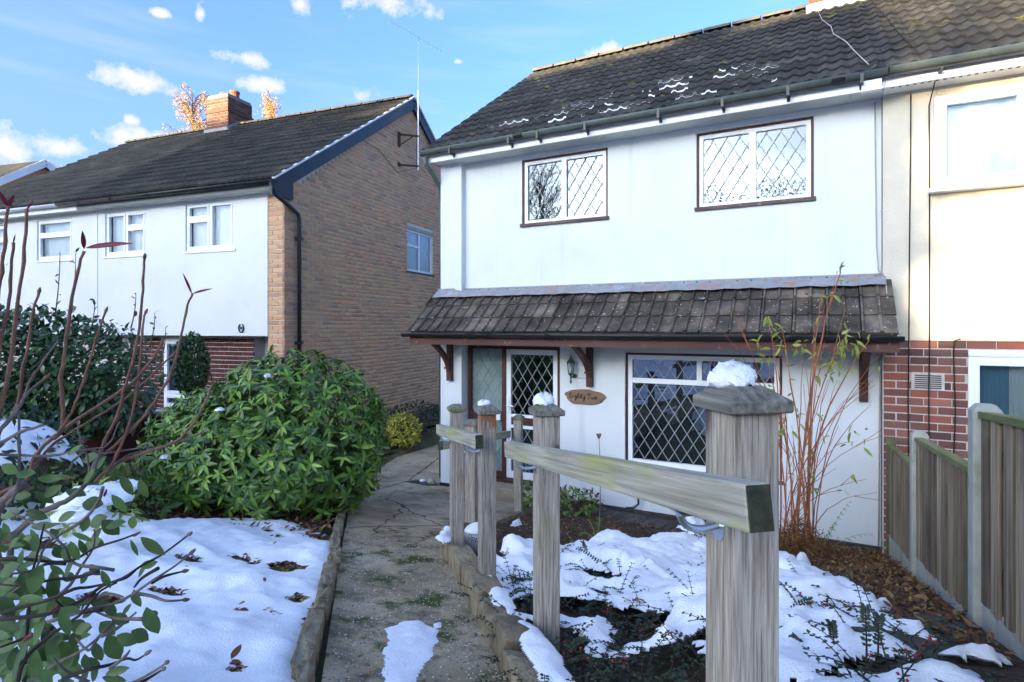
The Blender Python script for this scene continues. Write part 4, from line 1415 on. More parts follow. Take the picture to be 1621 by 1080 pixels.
def gable_house(name, label, loc, rz, w, d, eave, ridge, wallm, roofm, group=None, front_windows=(), board='white_paint', chim=None, gable_front=False):
    """a plain whole house: walls, pitched roof, windows with panes; used for the far ones"""
    H = thing(name, label, 'house', loc, rz, group, world=False)
    b = MB()
    b.add([(-w / 2, 0, -.5), (w / 2, 0, -.5), (w / 2, d, -.5), (-w / 2, d, -.5), (-w / 2, 0, eave), (w / 2, 0, eave), (w / 2, d, eave), (-w / 2, d, eave), (-w / 2, d / 2, ridge - .1), (w / 2, d / 2, ridge - .1)],
          [(0, 1, 5, 4), (2, 3, 7, 6), (1, 2, 6, 9, 5), (3, 0, 4, 8, 7)])
    ob('wall', b, M[wallm], H)
    rf = MB()
    o = .35
    k = (ridge - eave) / (d / 2)
    rf.prism_x([(-o, eave - o * k), (d / 2, ridge), (d + o, eave - o * k), (d + o, eave - o * k - .12), (d / 2, ridge - .14), (-o, eave - o * k - .12)], -w / 2 - .2, w / 2 + .2)
    roof = ob('roof', rf, M[roofm], H)
    for sx in (-1, 1):
        for a, c in ((-o, eave - o * k), (d + o, eave - o * k)):
            bb = MB().beam((sx * (w / 2 + .215), a, c - .09), (sx * (w / 2 + .215), d / 2, ridge - .09), .03, .22)
            ob('bargeboard', bb, M[board], roof)
    if chim:
        c = ob('chimney', MB().box(chim - .45, chim + .45, d / 2 - .3, d / 2 + .3, ridge - .8, ridge + 1.1), M['brick_chim'], roof)
        ob('chimney_pot', MB().lathe([(.13, ridge + 1.1), (.11, ridge + 1.4), (.13, ridge + 1.42), (.09, ridge + 1.42)], (chim, d / 2, 0), 10), M['clay'], c)
    for (x, z, ww, hh) in front_windows:
        for yy, nm in ((d, 1), (0, -1)):
            wb = MB()
            f = .07
            for q in ((x - ww / 2, x + ww / 2, z, z + f), (x - ww / 2, x + ww / 2, z + hh - f, z + hh), (x - ww / 2, x - ww / 2 + f, z + f, z + hh - f), (x + ww / 2 - f, x + ww / 2, z + f, z + hh - f), (x - f / 2, x + f / 2, z + f, z + hh - f)):
                wb.box(q[0], q[1], min(yy, yy + .04 * nm), max(yy, yy + .04 * nm), q[2], q[3])
            wo = ob('window', wb, M['upvc'], H)
            pb = MB()
            y2 = yy + .012 * nm
            pb.add([(x - ww / 2 + f, y2, z + f), (x + ww / 2 - f, y2, z + f), (x + ww / 2 - f, y2, z + hh - f), (x - ww / 2 + f, y2, z + hh - f)], [(0, 1, 2, 3) if nm < 0 else (3, 2, 1, 0)])
            ob('pane', pb, M['glass_dark'], wo)
    return H


gable_house('far_house', 'far house with sunlit roof and white bargeboards beyond the brick-gabled house', (-26.68, 4.56, 0.1), rad(12), 9, 8.4, 4.9, 7.85, 'brick_buff', 'tile_n',
            front_windows=[(-2.5, 3.2, 1.4, 1.1), (2.5, 3.2, 1.4, 1.1)])
wins = [(-3.4, 3.6, 1.6, 1.1), (-1.2, 3.6, 1.1, 1.1), (1.2, 3.6, 1.1, 1.1), (3.4, 3.6, 1.6, 1.1), (-3.2, .9, 2.2, 1.3), (3.2, .9, 2.2, 1.3)]
gable_house('street_house', 'red brick house with dark roof facing the white house across the street', (-14.75, -34.0, 2.3), 0, 10.5, 7.5, 4.9, 8.45, 'brick_red', 'tile_n', 'houses across the street', wins, chim=3.0)
gable_house('street_house', 'tall red brick house facing the brick-gabled house across the street', (-26.4, -34.0, 2.3), 0, 12.0, 7.5, 5.1, 9.3, 'brick_red', 'tile_n', 'houses across the street', wins, chim=-3.0)
gable_house('street_house', 'red brick house facing the joined house across the street', (7.6, -34.0, 2.3), 0, 11.0, 7.5, 4.9, 8.3, 'brick_red', 'tile_n', 'houses across the street', wins, chim=3.0)
gable_house('garage', 'unseen low brick garage, added across the street to shade the lower walls', (-3.7, -33.5, 2.3), 0, 11.4, 5.5, 2.4, 3.4, 'brick_red', 'tile_n')  # unseen; added and sized to keep the low sun off the brick storey

# ------------------------------------------------------------------ path and paving
def zs(x, y):
    return .185 * (7 - min(y, 7.0))


def paving():
    polys = [('concrete', [(-.33, .13), (.2, .56), (-2.62, 3.73), (-2.78, 4.2), (-3.05, 4.42), (-3.62, 3.70)]),
             ('concrete_up', [(-3.63, 3.72), (-3.05, 4.44), (-2.80, 4.24), (-3.02, 5.4), (-3.03, 6.99), (-4.98, 6.99), (-5.5, 6.99), (-4.98, 5.5), (-4.46, 4.62)]),
             ('concrete_up', [(-4.49, 4.65), (-5.01, 5.51), (-5.53, 6.99), (-6.3, 6.99), (-5.85, 6.0), (-5.25, 4.95)]),
             ('concrete_up', [(-4.97, 7.01), (-5.53, 7.01), (-5.98, 8.4), (-7.0, 14.5), (-4.97, 14.5)]),
             ('concrete_up', [(-5.55, 7.01), (-6.32, 7.01), (-7.0, 9.0), (-7.9, 14.5), (-7.03, 14.5), (-6.01, 8.4)])]
    root = thing('path', None, None, (-3, 4, 0))
    tag(root, 'old concrete path running down to the white house and between the houses', kind='structure')
    for m, p in polys:
        b = MB().prism(p[::-1] if sum((p[i][0] * p[(i + 1) % len(p)][1] - p[(i + 1) % len(p)][0] * p[i][1]) for i in range(len(p))) < 0 else p,
                       lambda x, y: zs(x, y) - .15, lambda x, y: zs(x, y) + .012)
        ob('concrete_slab', b, M[m], root)
    # cracks: narrow sunken wedges of dirt lying 2 mm proud as dark lines of grit
    cr = MB()
    rr = random.Random(4)
    for a, c in (((555, 838), (702, 835)), ((640, 806), (700, 838)), ((585, 850), (642, 806)), ((700, 800), (760, 790)), ((560, 800), (605, 770)), ((642, 806), (610, 790)), ((660, 860), (700, 842)), ((600, 790), (660, 772))):
        p0, p1 = G(*a), G(*c)
        pts = []
        n = 14
        for i in range(n + 1):
            q = p0 + (p1 - p0) * i / n
            off = rr.uniform(-.035, .035) if 0 < i < n else 0
            q = q + np.array([off, off * .7, 0])
            q[2] = zs(q[0], q[1]) + .0145
            pts.append(q)
        for i in range(n):
            d = pts[i + 1] - pts[i]
            w = rr.uniform(.003, .008)
            nrm = np.array([-d[1], d[0], 0]); nrm /= np.linalg.norm(nrm) + 1e-9
            cr.add([pts[i] - nrm * w, pts[i + 1] - nrm * w, pts[i + 1] + nrm * w, pts[i] + nrm * w], [(0, 1, 2, 3)])
    ob('crack_grit', cr, M['soil'], root, kind='stuff')


paving()
BED = [(.24, .60), (-2.58, 3.76), (-2.78, 4.26), (-2.99, 5.4), (-3.0, 7.14), (.62, 7.14), (.62, -1.0), (.5, -1.0)]
patch('planting_bed', BED, M['soil'], .006, .06, .05, 7., 'dark soil bed in front of the white house')
LBED = [(-3.45, 3.3), (-4.36, 4.48), (-5.2, 5.0), (-5.9, 6.2), (-6.4, 7.3), (-8.1, 6.7), (-9, 5.5), (-9, 2.4), (-5.2, 2.5)]
patch('shrub_bed', LBED, M['soil'], .008, .08, .05, 5., 'bare soil bed under the big green shrub', seed=9)
SBED = [(-6.4, 7.05), (-7.05, 9.0), (-7.9, 14.5), (-9.1, 14.5), (-8.3, 7.0)]
patch('side_bed', SBED, M['soil'], .02, .12, .04, 5., 'dark soil strip along the brick gable', seed=19)


# ------------------------------------------------------------------ kerb stones
def stone_mesh(b, c, d, ln, w, h, seed, zb=.12):
    """an irregular block: c centre on the ground, d unit direction in xy"""
    rr = random.Random(seed)
    n = np.array([-d[1], d[0]])
    K, J = 5, 3
    q = []
    for i in range(K + 1):
        u = (i / K - .5) * ln
        for s in range(8):
            prof = [(-.5, 0), (-.51, .6), (-.48, .97), (-.2, 1.0), (.2, 1.0), (.48, .97), (.51, .6), (.5, 0)][s]
            e = 1 - .10 * (abs(i / K - .5) * 2) ** 6
            x = c[0] + d[0] * u + n[0] * prof[0] * w * e + rr.uniform(-.008, .008)
            y = c[1] + d[1] * u + n[1] * prof[0] * w * e + rr.uniform(-.008, .008)
            z = zs(x, y) - zb * (1 - prof[1] if prof[1] == 0 else 0) + prof[1] * h * e + rr.uniform(-.010, .010) * (prof[1] > .3)
            q.append((x, y, z))
    f = [(i * 8 + s, (i + 1) * 8 + s, (i + 1) * 8 + s + 1, i * 8 + s + 1) for i in range(K) for s in range(7)]
    f += [tuple(range(8)), tuple(K * 8 + s for s in range(8))[::-1]]
    b.add(q, f)


def kerb(name, label, pts, w, h, lens, seed, zoff=0):
    root = thing(name, label, 'kerb', (pts[0][0], pts[0][1], float(zs(*pts[0]))))
    rr = random.Random(seed)
    P_ = [np.array(p) for p in pts]
    for a, c in zip(P_[:-1], P_[1:]):
        L_ = np.linalg.norm(c - a)
        d = (c - a) / L_
        u = 0
        while u < L_ - .08:
            ln = min(rr.choice(lens) * rr.uniform(.85, 1.15), L_ - u)
            b = MB()
            off = rr.uniform(-.012, .012)
            stone_mesh(b, a + d * (u + ln / 2) + np.array([-d[1], d[0]]) * off, d, ln - .018, w * rr.uniform(.88, 1.1), h * rr.uniform(.82, 1.12), rr.random())
            ob('kerb_stone', b, M['kerb'], root, bevel=.008)
            u += ln
    return root


kerb('kerb_edging', 'low sandstone edging between the path and the snowy lawn', [(-.38, .09), (-1.74, 1.56), (-2.80, 2.76), (-4.52, 4.58)], .075, .075, [.42, .5, .33, .6], 1)
kerb('kerb_edging', 'thick sandstone edging holding the bed with the cotoneaster', [(.27, .60), (-1.09, 2.09), (-1.93, 3.06), (-2.60, 3.80), (-2.72, 4.18)], .15, .17, [.30, .42, .55], 2)
kerb('kerb_edging', 'mossy edging stones between the front paving and the shaded bed', [(-2.76, 4.30), (-2.94, 5.4), (-2.98, 6.3)], .09, .06, [.3, .4], 3)


# ------------------------------------------------------------------ snow
def snow_sheet(name, label, poly, T, holes, seed, base=None, step=.028, rag=.16, sc=2.4, undul=.04, two=False, extra=None, cat='snow', soft=.25, lump=.03):
    base = base or (lambda x, y: gh(x, y))

    thin = {}

    def mk(X, Y, sd):
        m = sd + rag * (fbm(X * sc, Y * sc, seed, 5) - .5) * 2 + min(.05, rag * .5) * (vnoise(X * 22, Y * 22, seed + 12) - .5)
        m = np.minimum(m, .5)
        tn = np.ones(X.shape)
        for hx, hy, r, *an in holes:
            ex = an[0] if an else 1.
            dd = np.hypot((X - hx) / ex, Y - hy) + .16 * (fbm(X * 7, Y * 7, seed + 5) - .5)
            m = np.minimum(m, dd - r)
            tn = np.minimum(tn, .15 + .85 * sstep(0, soft, dd - r))
        if extra: m = extra(X, Y, m)
        thin['t'] = tn
        return m

    def zf(X, Y, m):
        t = (np.clip(m, 0, .13) / .13) ** .62 * thin['t']
        return base(X, Y) + T * t * (.75 + .5 * fbm(X * 1.7, Y * 1.7, seed + 3)) + undul * (fbm(X * 2.1, Y * 2.1, seed + 8) - .5) * t + lump * (fbm(X * 5, Y * 5, seed + 4) - .5) * t + .028 * (fbm(X * 12, Y * 12, seed + 2, 3) - .5) * t + .010 * (vnoise(X * 34, Y * 34, seed + 6) - .5) * t + np.where(m > 0, .0, np.clip(m, -.03, 0) * .6)
    V, Fc = field(poly, step, zf, 0., mk)
    if two:                                  # a drift lying on twigs has an underside
        xs = V[:, :2]
        b = base(V[:, 0], V[:, 1])
        V2 = V.copy()
        V2[:, 2] = np.minimum(V[:, 2], b) - np.clip(V[:, 2] - b, 0, .05) * .35 - .004
        Fc = np.concatenate([Fc, Fc[:, ::-1] + len(V)])
        V = np.concatenate([V, V2])
    return tag(ob(name, np_mesh(name, V, Fc, True), M['snow']), label, cat, kind='stuff')


def g2(px, py, dz=0.):
    q = G(px, py, dz)
    return float(q[0]), float(q[1])


lawn = [g2(538, 905), g2(520, 845), g2(420, 822), g2(330, 826), g2(240, 828), (-5.0, 2.55), (-6.5, 2.2), (-6.5, -1.5), (.55, -1.2), (-.40, .0), (-1.72, 1.50), (-2.62, 2.50)]
holes = [(455, 898, .10, 1.4), (470, 948, .06, 1.), (385, 885, .07, 2.4), (300, 884, .05, 2.5), (265, 935, .06, 2.), (160, 948, .09, 1.6), (375, 1060, .03, 1.), (378, 968, .03, 1.), (503, 850, .10, 1.4), (60, 860, .14, 1.6), (440, 850, .03, 2.), (500, 965, .03, 1.), (430, 970, .02, 3.)]
holes = [(*g2(a, c), r, an) for a, c, r, an in holes]
snow_sheet('lawn_snow', 'deep blue-white snow covering the lawn beside the path', lawn, .055, holes, 11, step=.024, rag=.11, sc=4.2, undul=.08, soft=.3, lump=.075)


def flat_snow(name, label, x0, x1, y0, y1, seed):  # unseen snow behind the camera, added to bounce light onto the lower walls
    xs, ys = np.linspace(x0, x1, 90), np.linspace(y0, y1, 24)
    X, Y = np.meshgrid(xs, ys)
    Z = gh(X, Y) + .02 + .05 * fbm(X * .8, Y * .8, seed)
    i = np.arange(89)[None] + np.arange(23)[:, None] * 90
    tag(ob(name, np_mesh(name, np.stack([X, Y, Z], -1).reshape(-1, 3), np.stack([i, i + 1, i + 91, i + 90], -1).reshape(-1, 4), True), M['snow']), label, 'snow', kind='stuff')


flat_snow('bounce_snow', 'unseen snow on the verge, added to bounce light towards the houses', -40, 30, -4.8, -1.7, 3)
flat_snow('bounce_snow', 'unseen snow over the gardens across the street, added to bounce light', -40, 30, -28, -11, 4)


def cot_base(x, y):
    return gh(x, y) + .03 + .19 * fbm(np.asarray(x) * 1.9, np.asarray(y) * 1.9, 77) * sstep(.35, -.3, x)


bedp = [(742, 935), (770, 880), (820, 868), (905, 850), (1000, 858), (1060, 862), (1080, 830), (1112, 834), (1160, 885), (1235, 880), (1300, 912), (1390, 930), (1500, 965), (1660, 1000), (1700, 1250), (860, 1250), (790, 1010)]
bed = [g2(px, py, .13) for px, py in bedp]
bh = [(925, 898, .12, 1.6), (885, 950, .15, 1.6), (955, 935, .06, 1.3), (1045, 1030, .10, 1.5), (1150, 1000, .08, 1.4), (845, 925, .05, 1.3), (872, 1000, .13, 1.3), (905, 1045, .19, 1.3), (985, 1062, .22, 1.6), (998, 972, .12, 1.0), (1008, 1000, .09), (1085, 965, .05, 1.4), (1108, 1005, .07), (1072, 912, .05), (835, 955, .07, 1.3),
      (1250, 1040, .09, 1.6), (1285, 1060, .07, 1.4), (1310, 1020, .06), (1345, 948, .06, 3.2), (1300, 938, .04, 3.5), (1405, 962, .09, 2.6), (1470, 985, .14, 2.4), (1420, 1045, .10, 3.2), (1550, 1040, .2, 2.5), (1370, 1000, .05, 2.5), (820, 900, .04), (970, 1010, .05)]
bh = [(*g2(a, c, .16), r * (1.3 if a < 1200 else .55), *an) for a, c, r, *an in bh]


def streak(X, Y, m):
    m = np.minimum(m, sdist(X, Y, BED) - .05)
    k = sstep(.05, .55, X) * .07
    return m - k * 1.0 - k * 5.5 * np.clip(fbm(X * 2.2 + Y * 3, Y * 9 - X * 2, 31, 4) - .47, -.04, 1)


snow_sheet('bed_snow', 'lumpy snow lying over the cotoneaster in the front bed', bed, .095, bh, 23, base=cot_base, step=.018, rag=.33, sc=4.6, undul=.05, two=True, extra=streak, soft=.16, lump=.10)
snow_sheet('path_snow', 'ragged patch of melting snow on the concrete path', [g2(612, 1000), g2(640, 988), g2(662, 985), g2(697, 1003), g2(690, 1040), g2(662, 1068), g2(640, 1120), g2(600, 1110), g2(612, 1062)], .018, [(*g2(650, 1052), .02)], 5, base=lambda x, y: gh(x, y) + .013, step=.014, rag=.035, sc=9, undul=.01)
snow_sheet('path_snow', 'small crumb of snow on the path beside the ragged snow patch', [g2(686, 992), g2(698, 988), g2(699, 998), g2(688, 1000)], .012, [], 6, base=lambda x, y: gh(x, y) + .013, step=.008, rag=.006, sc=20, undul=.0)
snow_sheet('edging_snow', 'small snow remnants on the corner stones of the edging', [g2(692, 862, .15), g2(708, 840, .15), g2(716, 848, .15), g2(702, 872, .15)], .025, [], 8, base=lambda x, y: gh(x, y) + .185, step=.010, rag=.05, sc=14, undul=.0)


def kerb_snow(p0, p1, wid, seed):
    a, c = np.array(p0), np.array(p1)
    d = (c - a) / np.linalg.norm(c - a)
    n = np.array([-d[1], d[0]])
    rr = random.Random(seed)
    ps = []
    K = 9
    for s in (-1, 1):
        rng = range(K + 1) if s < 0 else range(K, -1, -1)
        for i in rng:
            q = a + (c - a) * i / K + n * s * wid * .5 * (1 if 0 < i < K else .3) * rr.uniform(.7, 1.2)
            ps.append(tuple(q))
    return ps


snow_sheet('edging_snow', 'long strip of snow along the top of the thick sandstone edging', kerb_snow((-1.78, 2.95), (-1.28, 2.36), .10, 3), .030, [], 41, base=lambda x, y: .185 * (7 - y) + .165, step=.011, rag=.02, sc=10, undul=.0)
snow_sheet('edging_snow', 'short thick strip of snow where the edging passes the tallest leaning posts', kerb_snow((-1.20, 2.29), (-.62, 1.66), .12, 4), .035, [], 43, base=lambda x, y: .185 * (7 - y) + .170, step=.011, rag=.02, sc=10, undul=.0)
snow_sheet('bed_snow', 'small lump of snow on the bare soil by the shaded edging', [g2(811, 826, .02), g2(822, 822, .02), g2(826, 830, .02), g2(812, 833, .02)], .05, [], 51, base=lambda x, y: gh(x, y) + .02, step=.014, rag=.03, sc=12)


def blob(name, label, c, r, h, seed, n=18, k=9, cat='snow'):
    """a lump of snow sitting at c"""
    V, Fc = [], []
    for j in range(k + 1):
        a = math.pi / 2 * j / k
        for i in range(n):
            t = 2 * math.pi * i / n
            e = 1 + .55 * (float(fbm(math.cos(t) * 1.8 + 5 + j * .25, math.sin(t) * 1.8 + 5 + j * .1, seed)) - .5) * 2
            rr_ = r * math.cos(a) ** .6 * e
            V.append((c[0] + rr_ * math.cos(t), c[1] + rr_ * math.sin(t), c[2] + h * math.sin(a) * (1 + .3 * (e - 1) * 2) + .006 * math.sin(7 * t + j * 2)))
    for j in range(k):
        for i in range(n):
            Fc.append((j * n + i, j * n + (i + 1) % n, (j + 1) * n + (i + 1) % n, (j + 1) * n + i))
    Fc.append(tuple(range(n))[::-1])
    return tag(ob(name, MB().add(V, Fc), M['snow'], smooth=True), label, cat, kind='stuff')


# ------------------------------------------------------------------ handrails
def post_obj(root, x, y, w, ztop, ang, lean=(0, 0)):
    z0 = float(gh(x, y)) - .12
    zc = ztop - .052
    mw = Matrix.Translation((x, y, 0)) @ Matrix.Rotation(ang, 4, 'Z')
    b = MB()
    h = w / 2
    b.add([(-h, -h, z0), (h, -h, z0), (h, h, z0), (-h, h, z0), (-h, -h, zc), (h, -h, zc), (h, h, zc), (-h, h, zc)],
          [(0, 3, 2, 1), (4, 5, 6, 7), (0, 1, 5, 4), (1, 2, 6, 5), (2, 3, 7, 6), (3, 0, 4, 7)])
    p = ob('post', b, M['post'], root, mw, bevel=.004)
    c = MB()
    o, t = h + .018, h * .62
    q = []
    for s, z in ((o - .003, zc + .001), (o, zc + .004), (o, zc + .024), (t, zc + .05)):
        q += [(-s, -s, z), (s, -s, z), (s, s, z), (-s, s, z)]
    c.add(q, [(0, 3, 2, 1)] + [(4 * j + i, 4 * j + (i + 1) % 4, 4 * j + 4 + (i + 1) % 4, 4 * j + 4 + i) for j in range(3) for i in range(4)] + [(12, 13, 14, 15)])
    ob('post_cap', c, M['cap'], root, mw, bevel=.0015)
    return p


def rail_obj(root, p0, p1, h=.073, w=.044):
    p0, p1 = Vector(p0), Vector(p1)
    d = p1 - p0
    L_ = d.length
    x = d.normalized()
    yv = Vector((0, 0, 1)).cross(x).normalized()
    z = x.cross(yv)
    mw = Matrix(((x.x, yv.x, z.x, p0.x), (x.y, yv.y, z.y, p0.y), (x.z, yv.z, z.z, p0.z), (0, 0, 0, 1)))
    b = MB().box(0, L_, -w / 2, w / 2, -h / 2, h / 2)
    r = ob('rail', b, M['rail'], root, mw, bevel=.004)
    e = MB().box(-.0035, -.0005, -w / 2 + .002, w / 2 - .002, -h / 2 + .002, h / 2 - .002)
    ob('end_grain', e, M['endgrain'], r)
    return lambda u: p0 + d * u


def bracket(root, post, rail, ndir):
    """steel handrail bracket: plate on the post, arm curving out and up under the rail"""
    b = MB()
    n = np.array([*ndir, 0.])
    post = np.array(post, float); rail = np.array(rail, float)
    low = rail[2] - .036
    a = post
    e = np.array([rail[0], rail[1], low - .004])
    pts = []
    for i in range(9):
        t = i / 8
        ang = math.pi / 2 * t
        pts.append(np.array([a[0] + (e[0] - a[0]) * math.sin(ang), a[1] + (e[1] - a[1]) * math.sin(ang), a[2] - .012 * math.sin(math.pi * t) + (e[2] - a[2]) * (1 - math.cos(ang))]))
    b.tube(pts, .0075, 8)
    ax = np.cross(n, [0, 0, 1])
    q = []
    for s in (0, .006):
        for k in range(14):
            t = 2 * math.pi * k / 14
            q.append(a - n * .004 + n * s + ax * .024 * math.cos(t) + np.array([0, 0, 1]) * .031 * math.sin(t))
    b.add(q, [tuple(range(14)), tuple(range(14, 28))[::-1]] + [(k, (k + 1) % 14, 14 + (k + 1) % 14, 14 + k) for k in range(14)])
    dr = np.cross(n, [0, 0, 1])
    b.beam(e - dr * .035, e + dr * .035, .026, .004)
    ob('bracket', b, M['galv'], root)


def handrail(label, posts, w, ztops, ends, zends, off, rot=0.):
    p0, p1 = np.array(posts[0]), np.array(posts[1])
    d = (p1 - p0) / np.linalg.norm(p1 - p0)
    n = np.array([-d[1], d[0]])
    ang = math.atan2(d[1], d[0]) - math.pi / 2
    root = thing('handrail', label, 'handrail', (p0[0], p0[1], float(gh(*p0))), group='handrails beside the path')
    for p, zt in zip((p0, p1), ztops):
        post_obj(root, p[0], p[1], w, zt, ang)
    L_ = np.linalg.norm(p1 - p0)
    a, c = p0 + n * off + d * ends[0], p0 + n * off + d * ends[1]
    f = rail_obj(root, (a[0], a[1], zends[0]), (c[0], c[1], zends[1]))
    for p in (p0, p1):
        u = (np.dot(p - p0, d) - ends[0]) / (ends[1] - ends[0])
        r = f(u)
        q = p + n * w / 2
        bracket(root, (q[0], q[1], r.z - .075), r, n)
    return root


handrail('weathered handrail with the thickest post, a mossy-ended rail and large snow caps', [(-.14, 1.23), (-1.09, 2.36)], .10, [2.245, 2.015], [-.25, 1.66], [2.083, 1.775], .135)
handrail('short weathered handrail whose post has an orange stain below its cap', [(-1.68, 2.83), (-2.32, 3.48)], .088, [1.915, 1.80], [-.30, .99], [1.765, 1.608], .115)
handrail('weathered handrail turning towards the front door with its lower mossy posts', [(-2.66, 4.22), (-3.02, 5.78)], .09, [1.56, 1.36], [-.42, 1.62], [1.41, 1.133], .115)
# the orange stain below the cap of the second run's first post
hr = [o for o in COL.objects if o.name.startswith('handrail')][1]
sm = M['post'].copy()
sm.name = 'orange_stained_post_timber'
t_ = NT.__new__(NT)
t_.m, t_.t = sm, sm.node_tree
t_.N, t_.L = t_.t.nodes, t_.t.links
t_.b = t_.N['Principled BSDF']
old = t_.b.inputs['Base Color'].links[0].from_socket
sx_ = t_.N.new('ShaderNodeSeparateXYZ')
t_.L.new(t_.coord('pos'), sx_.inputs[0])
ramp_ = t_.math('ADD', t_.math('MULTIPLY', t_.math('SUBTRACT', sx_.outputs[2], 1.755), 8.0), t_.math('MULTIPLY', t_.math('SUBTRACT', t_.noise(t_.coord('pos', (1, 1, .15)), 60, 3), .5), 4.5))
t_.L.new(t_.mix(t_.ramp(ramp_, [(.35, (0, 0, 0)), (.6, (.9, .9, .9))]), old, (.24, .085, .03)), t_.b.inputs['Base Color'])
for c_ in hr.children:
    if c_.name.startswith('post') and not c_.name.startswith('post_cap'):
        c_.data.materials.clear()
        c_.data.materials.append(sm)
        break
blob('snow_cap', 'rounded lump of snow on the cap of the thickest handrail post', (-.155, 1.245, 2.242), .044, .038, 3)
blob('snow_cap', 'tall lump of snow on the handrail post cap beside the long rail', (-1.105, 2.37, 2.012), .046, .046, 8)
blob('snow_cap', 'small melting lump of snow on the cap of the orange-stained post', (-1.70, 2.835, 1.912), .034, .024, 13)


# ------------------------------------------------------------------ fence
def fence():
    X = .62
    root = thing('garden_fence', 'weathered board fence with concrete posts stepping down to the houses', 'fence', (X, 4, float(gh(X, 4))))
    for y, zt in ((4.98, 1.617), (3.12, 2.03), (1.26, 2.45)):
        b = MB()
        w = .052
        z0 = float(gh(X, y)) - .2
        b.add([(X - w, y - w, z0), (X + w, y - w, z0), (X + w, y + w, z0), (X - w, y + w, z0),
               (X - w, y - w, zt - .03), (X + w, y - w, zt - .03), (X + w, y + w, zt - .03), (X - w, y + w, zt - .03),
               (X - w * .6, y - w * .6, zt), (X + w * .6, y - w * .6, zt), (X + w * .6, y + w * .6, zt), (X - w * .6, y + w * .6, zt)],
              [(0, 3, 2, 1)] + [(4 * j + i, 4 * j + (i + 1) % 4, 4 * j + 4 + (i + 1) % 4, 4 * j + 4 + i) for j in range(2) for i in range(4)] + [(8, 9, 10, 11)])
        ob('concrete_post', b, M['conc_post'], root, bevel=.008)
    b = MB().box(X - .04, X + .04, 6.83, 6.91, -.1, 1.25)
    ob('end_post', b, M['fence'], root)
    rr = random.Random(2)
    for (ya, yb, ta, tb, ba, bb) in ((5.04, 6.82, 1.335, 1.17, .62, .30), (3.18, 4.92, 1.715, 1.56, 1.07, .73), (1.32, 3.06, 2.13, 1.985, 1.5, 1.20)):
        n = 21
        for i in range(n):
            y = ya + (yb - ya) * (i + .5) / n
            t = (y - ya) / (yb - ya)
            zt, zb = ta + (tb - ta) * t - .01, ba + (bb - ba) * t
            hw = (yb - ya) / n * (.42 if i % 2 == 0 else .62)
            tl = rr.uniform(-.05, .12)
            bd = MB()
            xx = X - .012 + rr.uniform(-.005, .005) + (.020 if i % 2 else -.004)
            lean = rr.uniform(-.006, .006)
            bd.add([(xx - .007 + tl * hw * .5, y - hw, zb + rr.uniform(-.01, .01)), (xx - .007 - tl * hw * .5 - .006, y + hw, zb), (xx + .006, y + hw, zb), (xx + .006, y - hw, zb),
                    (xx - .007 + tl * hw * .5, y - hw + lean, zt), (xx - .007 - tl * hw * .5 - .006, y + hw + lean, zt), (xx + .006, y + hw + lean, zt), (xx + .006, y - hw + lean, zt)],
                   [(0, 3, 2, 1), (4, 5, 6, 7), (0, 1, 5, 4), (1, 2, 6, 5), (2, 3, 7, 6), (3, 0, 4, 7)])
            ob('fence_board', bd, M['fence'], root)
        c = MB().beam((X - .008, ya, ta + .004), (X - .008, yb, tb + .004), .058, .026)
        ob('fence_capping', c, M['fence_cap'], root)
        for k in (.2, .8):
            c = MB().beam((X + .022, ya, ba + (ta - ba) * k), (X + .022, yb, bb + (tb - bb) * k), .03, .05)
            ob('back_rail', c, M['fence'], root)
        g = MB()
        g.add([(X - .022, ya, ba - .45), (X + .022, ya, ba - .45), (X + .022, yb, bb - .45), (X - .022, yb, bb - .45), (X - .022, ya, ba - .003), (X + .022, ya, ba - .003), (X + .022, yb, bb - .003), (X - .022, yb, bb - .003)],
              [(0, 3, 2, 1), (4, 5, 6, 7), (0, 1, 5, 4), (1, 2, 6, 5), (2, 3, 7, 6), (3, 0, 4, 7)])
        ob('gravel_board', g, M['conc_post'], root)


fence()


# ------------------------------------------------------------------ small things on the house
def lantern():
    c = np.array((-2.90, 7.05, 1.80))
    L_ = thing('wall_lantern', 'green verdigris coach lantern on the white wall beside the door', 'lantern', tuple(c))
    ob('top', MB().lathe([(.012, .175), (.010, .15), (.030, .125), (.062, .085), (.066, .078), (.0, .078)], c, 6), M['verdigris'], L_)
    fr_ = MB()
    for k in range(6):
        a = 2 * math.pi * k / 6
        fr_.tube([c + np.array((.052 * math.cos(a), .052 * math.sin(a), .08)), c + np.array((.038 * math.cos(a), .038 * math.sin(a), -.06))], .004, 5)
    ob('frame', fr_, M['verdigris'], L_)
    ob('glass', MB().lathe([(.050, .078), (.036, -.058)], c, 6), M['glass'], L_)
    ob('bulb', MB().lathe([(.008, -.05), (.014, 0), (.012, .03), (.002, .05)], c, 8), M['upvc'], L_, smooth=True)
    ob('base', MB().lathe([(.040, -.058), (.034, -.075), (.012, -.09), (.010, -.15), (.018, -.17), (.004, -.20)], c, 8), M['verdigris'], L_)
    ob('arm', MB().tube([c + np.array((0, 0, -.10)), c + np.array((0.01, .05, -.115)), c + np.array((.02, .095, -.10))], .009, 6), M['verdigris'], L_)
    ob('backplate', MB().lathe([(.03, .088), (.03, .0985)], (c[0] + .02, c[1], c[2] - .1), 10, 'y'), M['verdigris'], L_)
    ob('flex', MB().tube([c + np.array((.03, .09, -.12)), c + np.array((.12, .094, -.125)), c + np.array((.21, .094, -.12))], .004, 5), M['cable_w'], L_)


lantern()


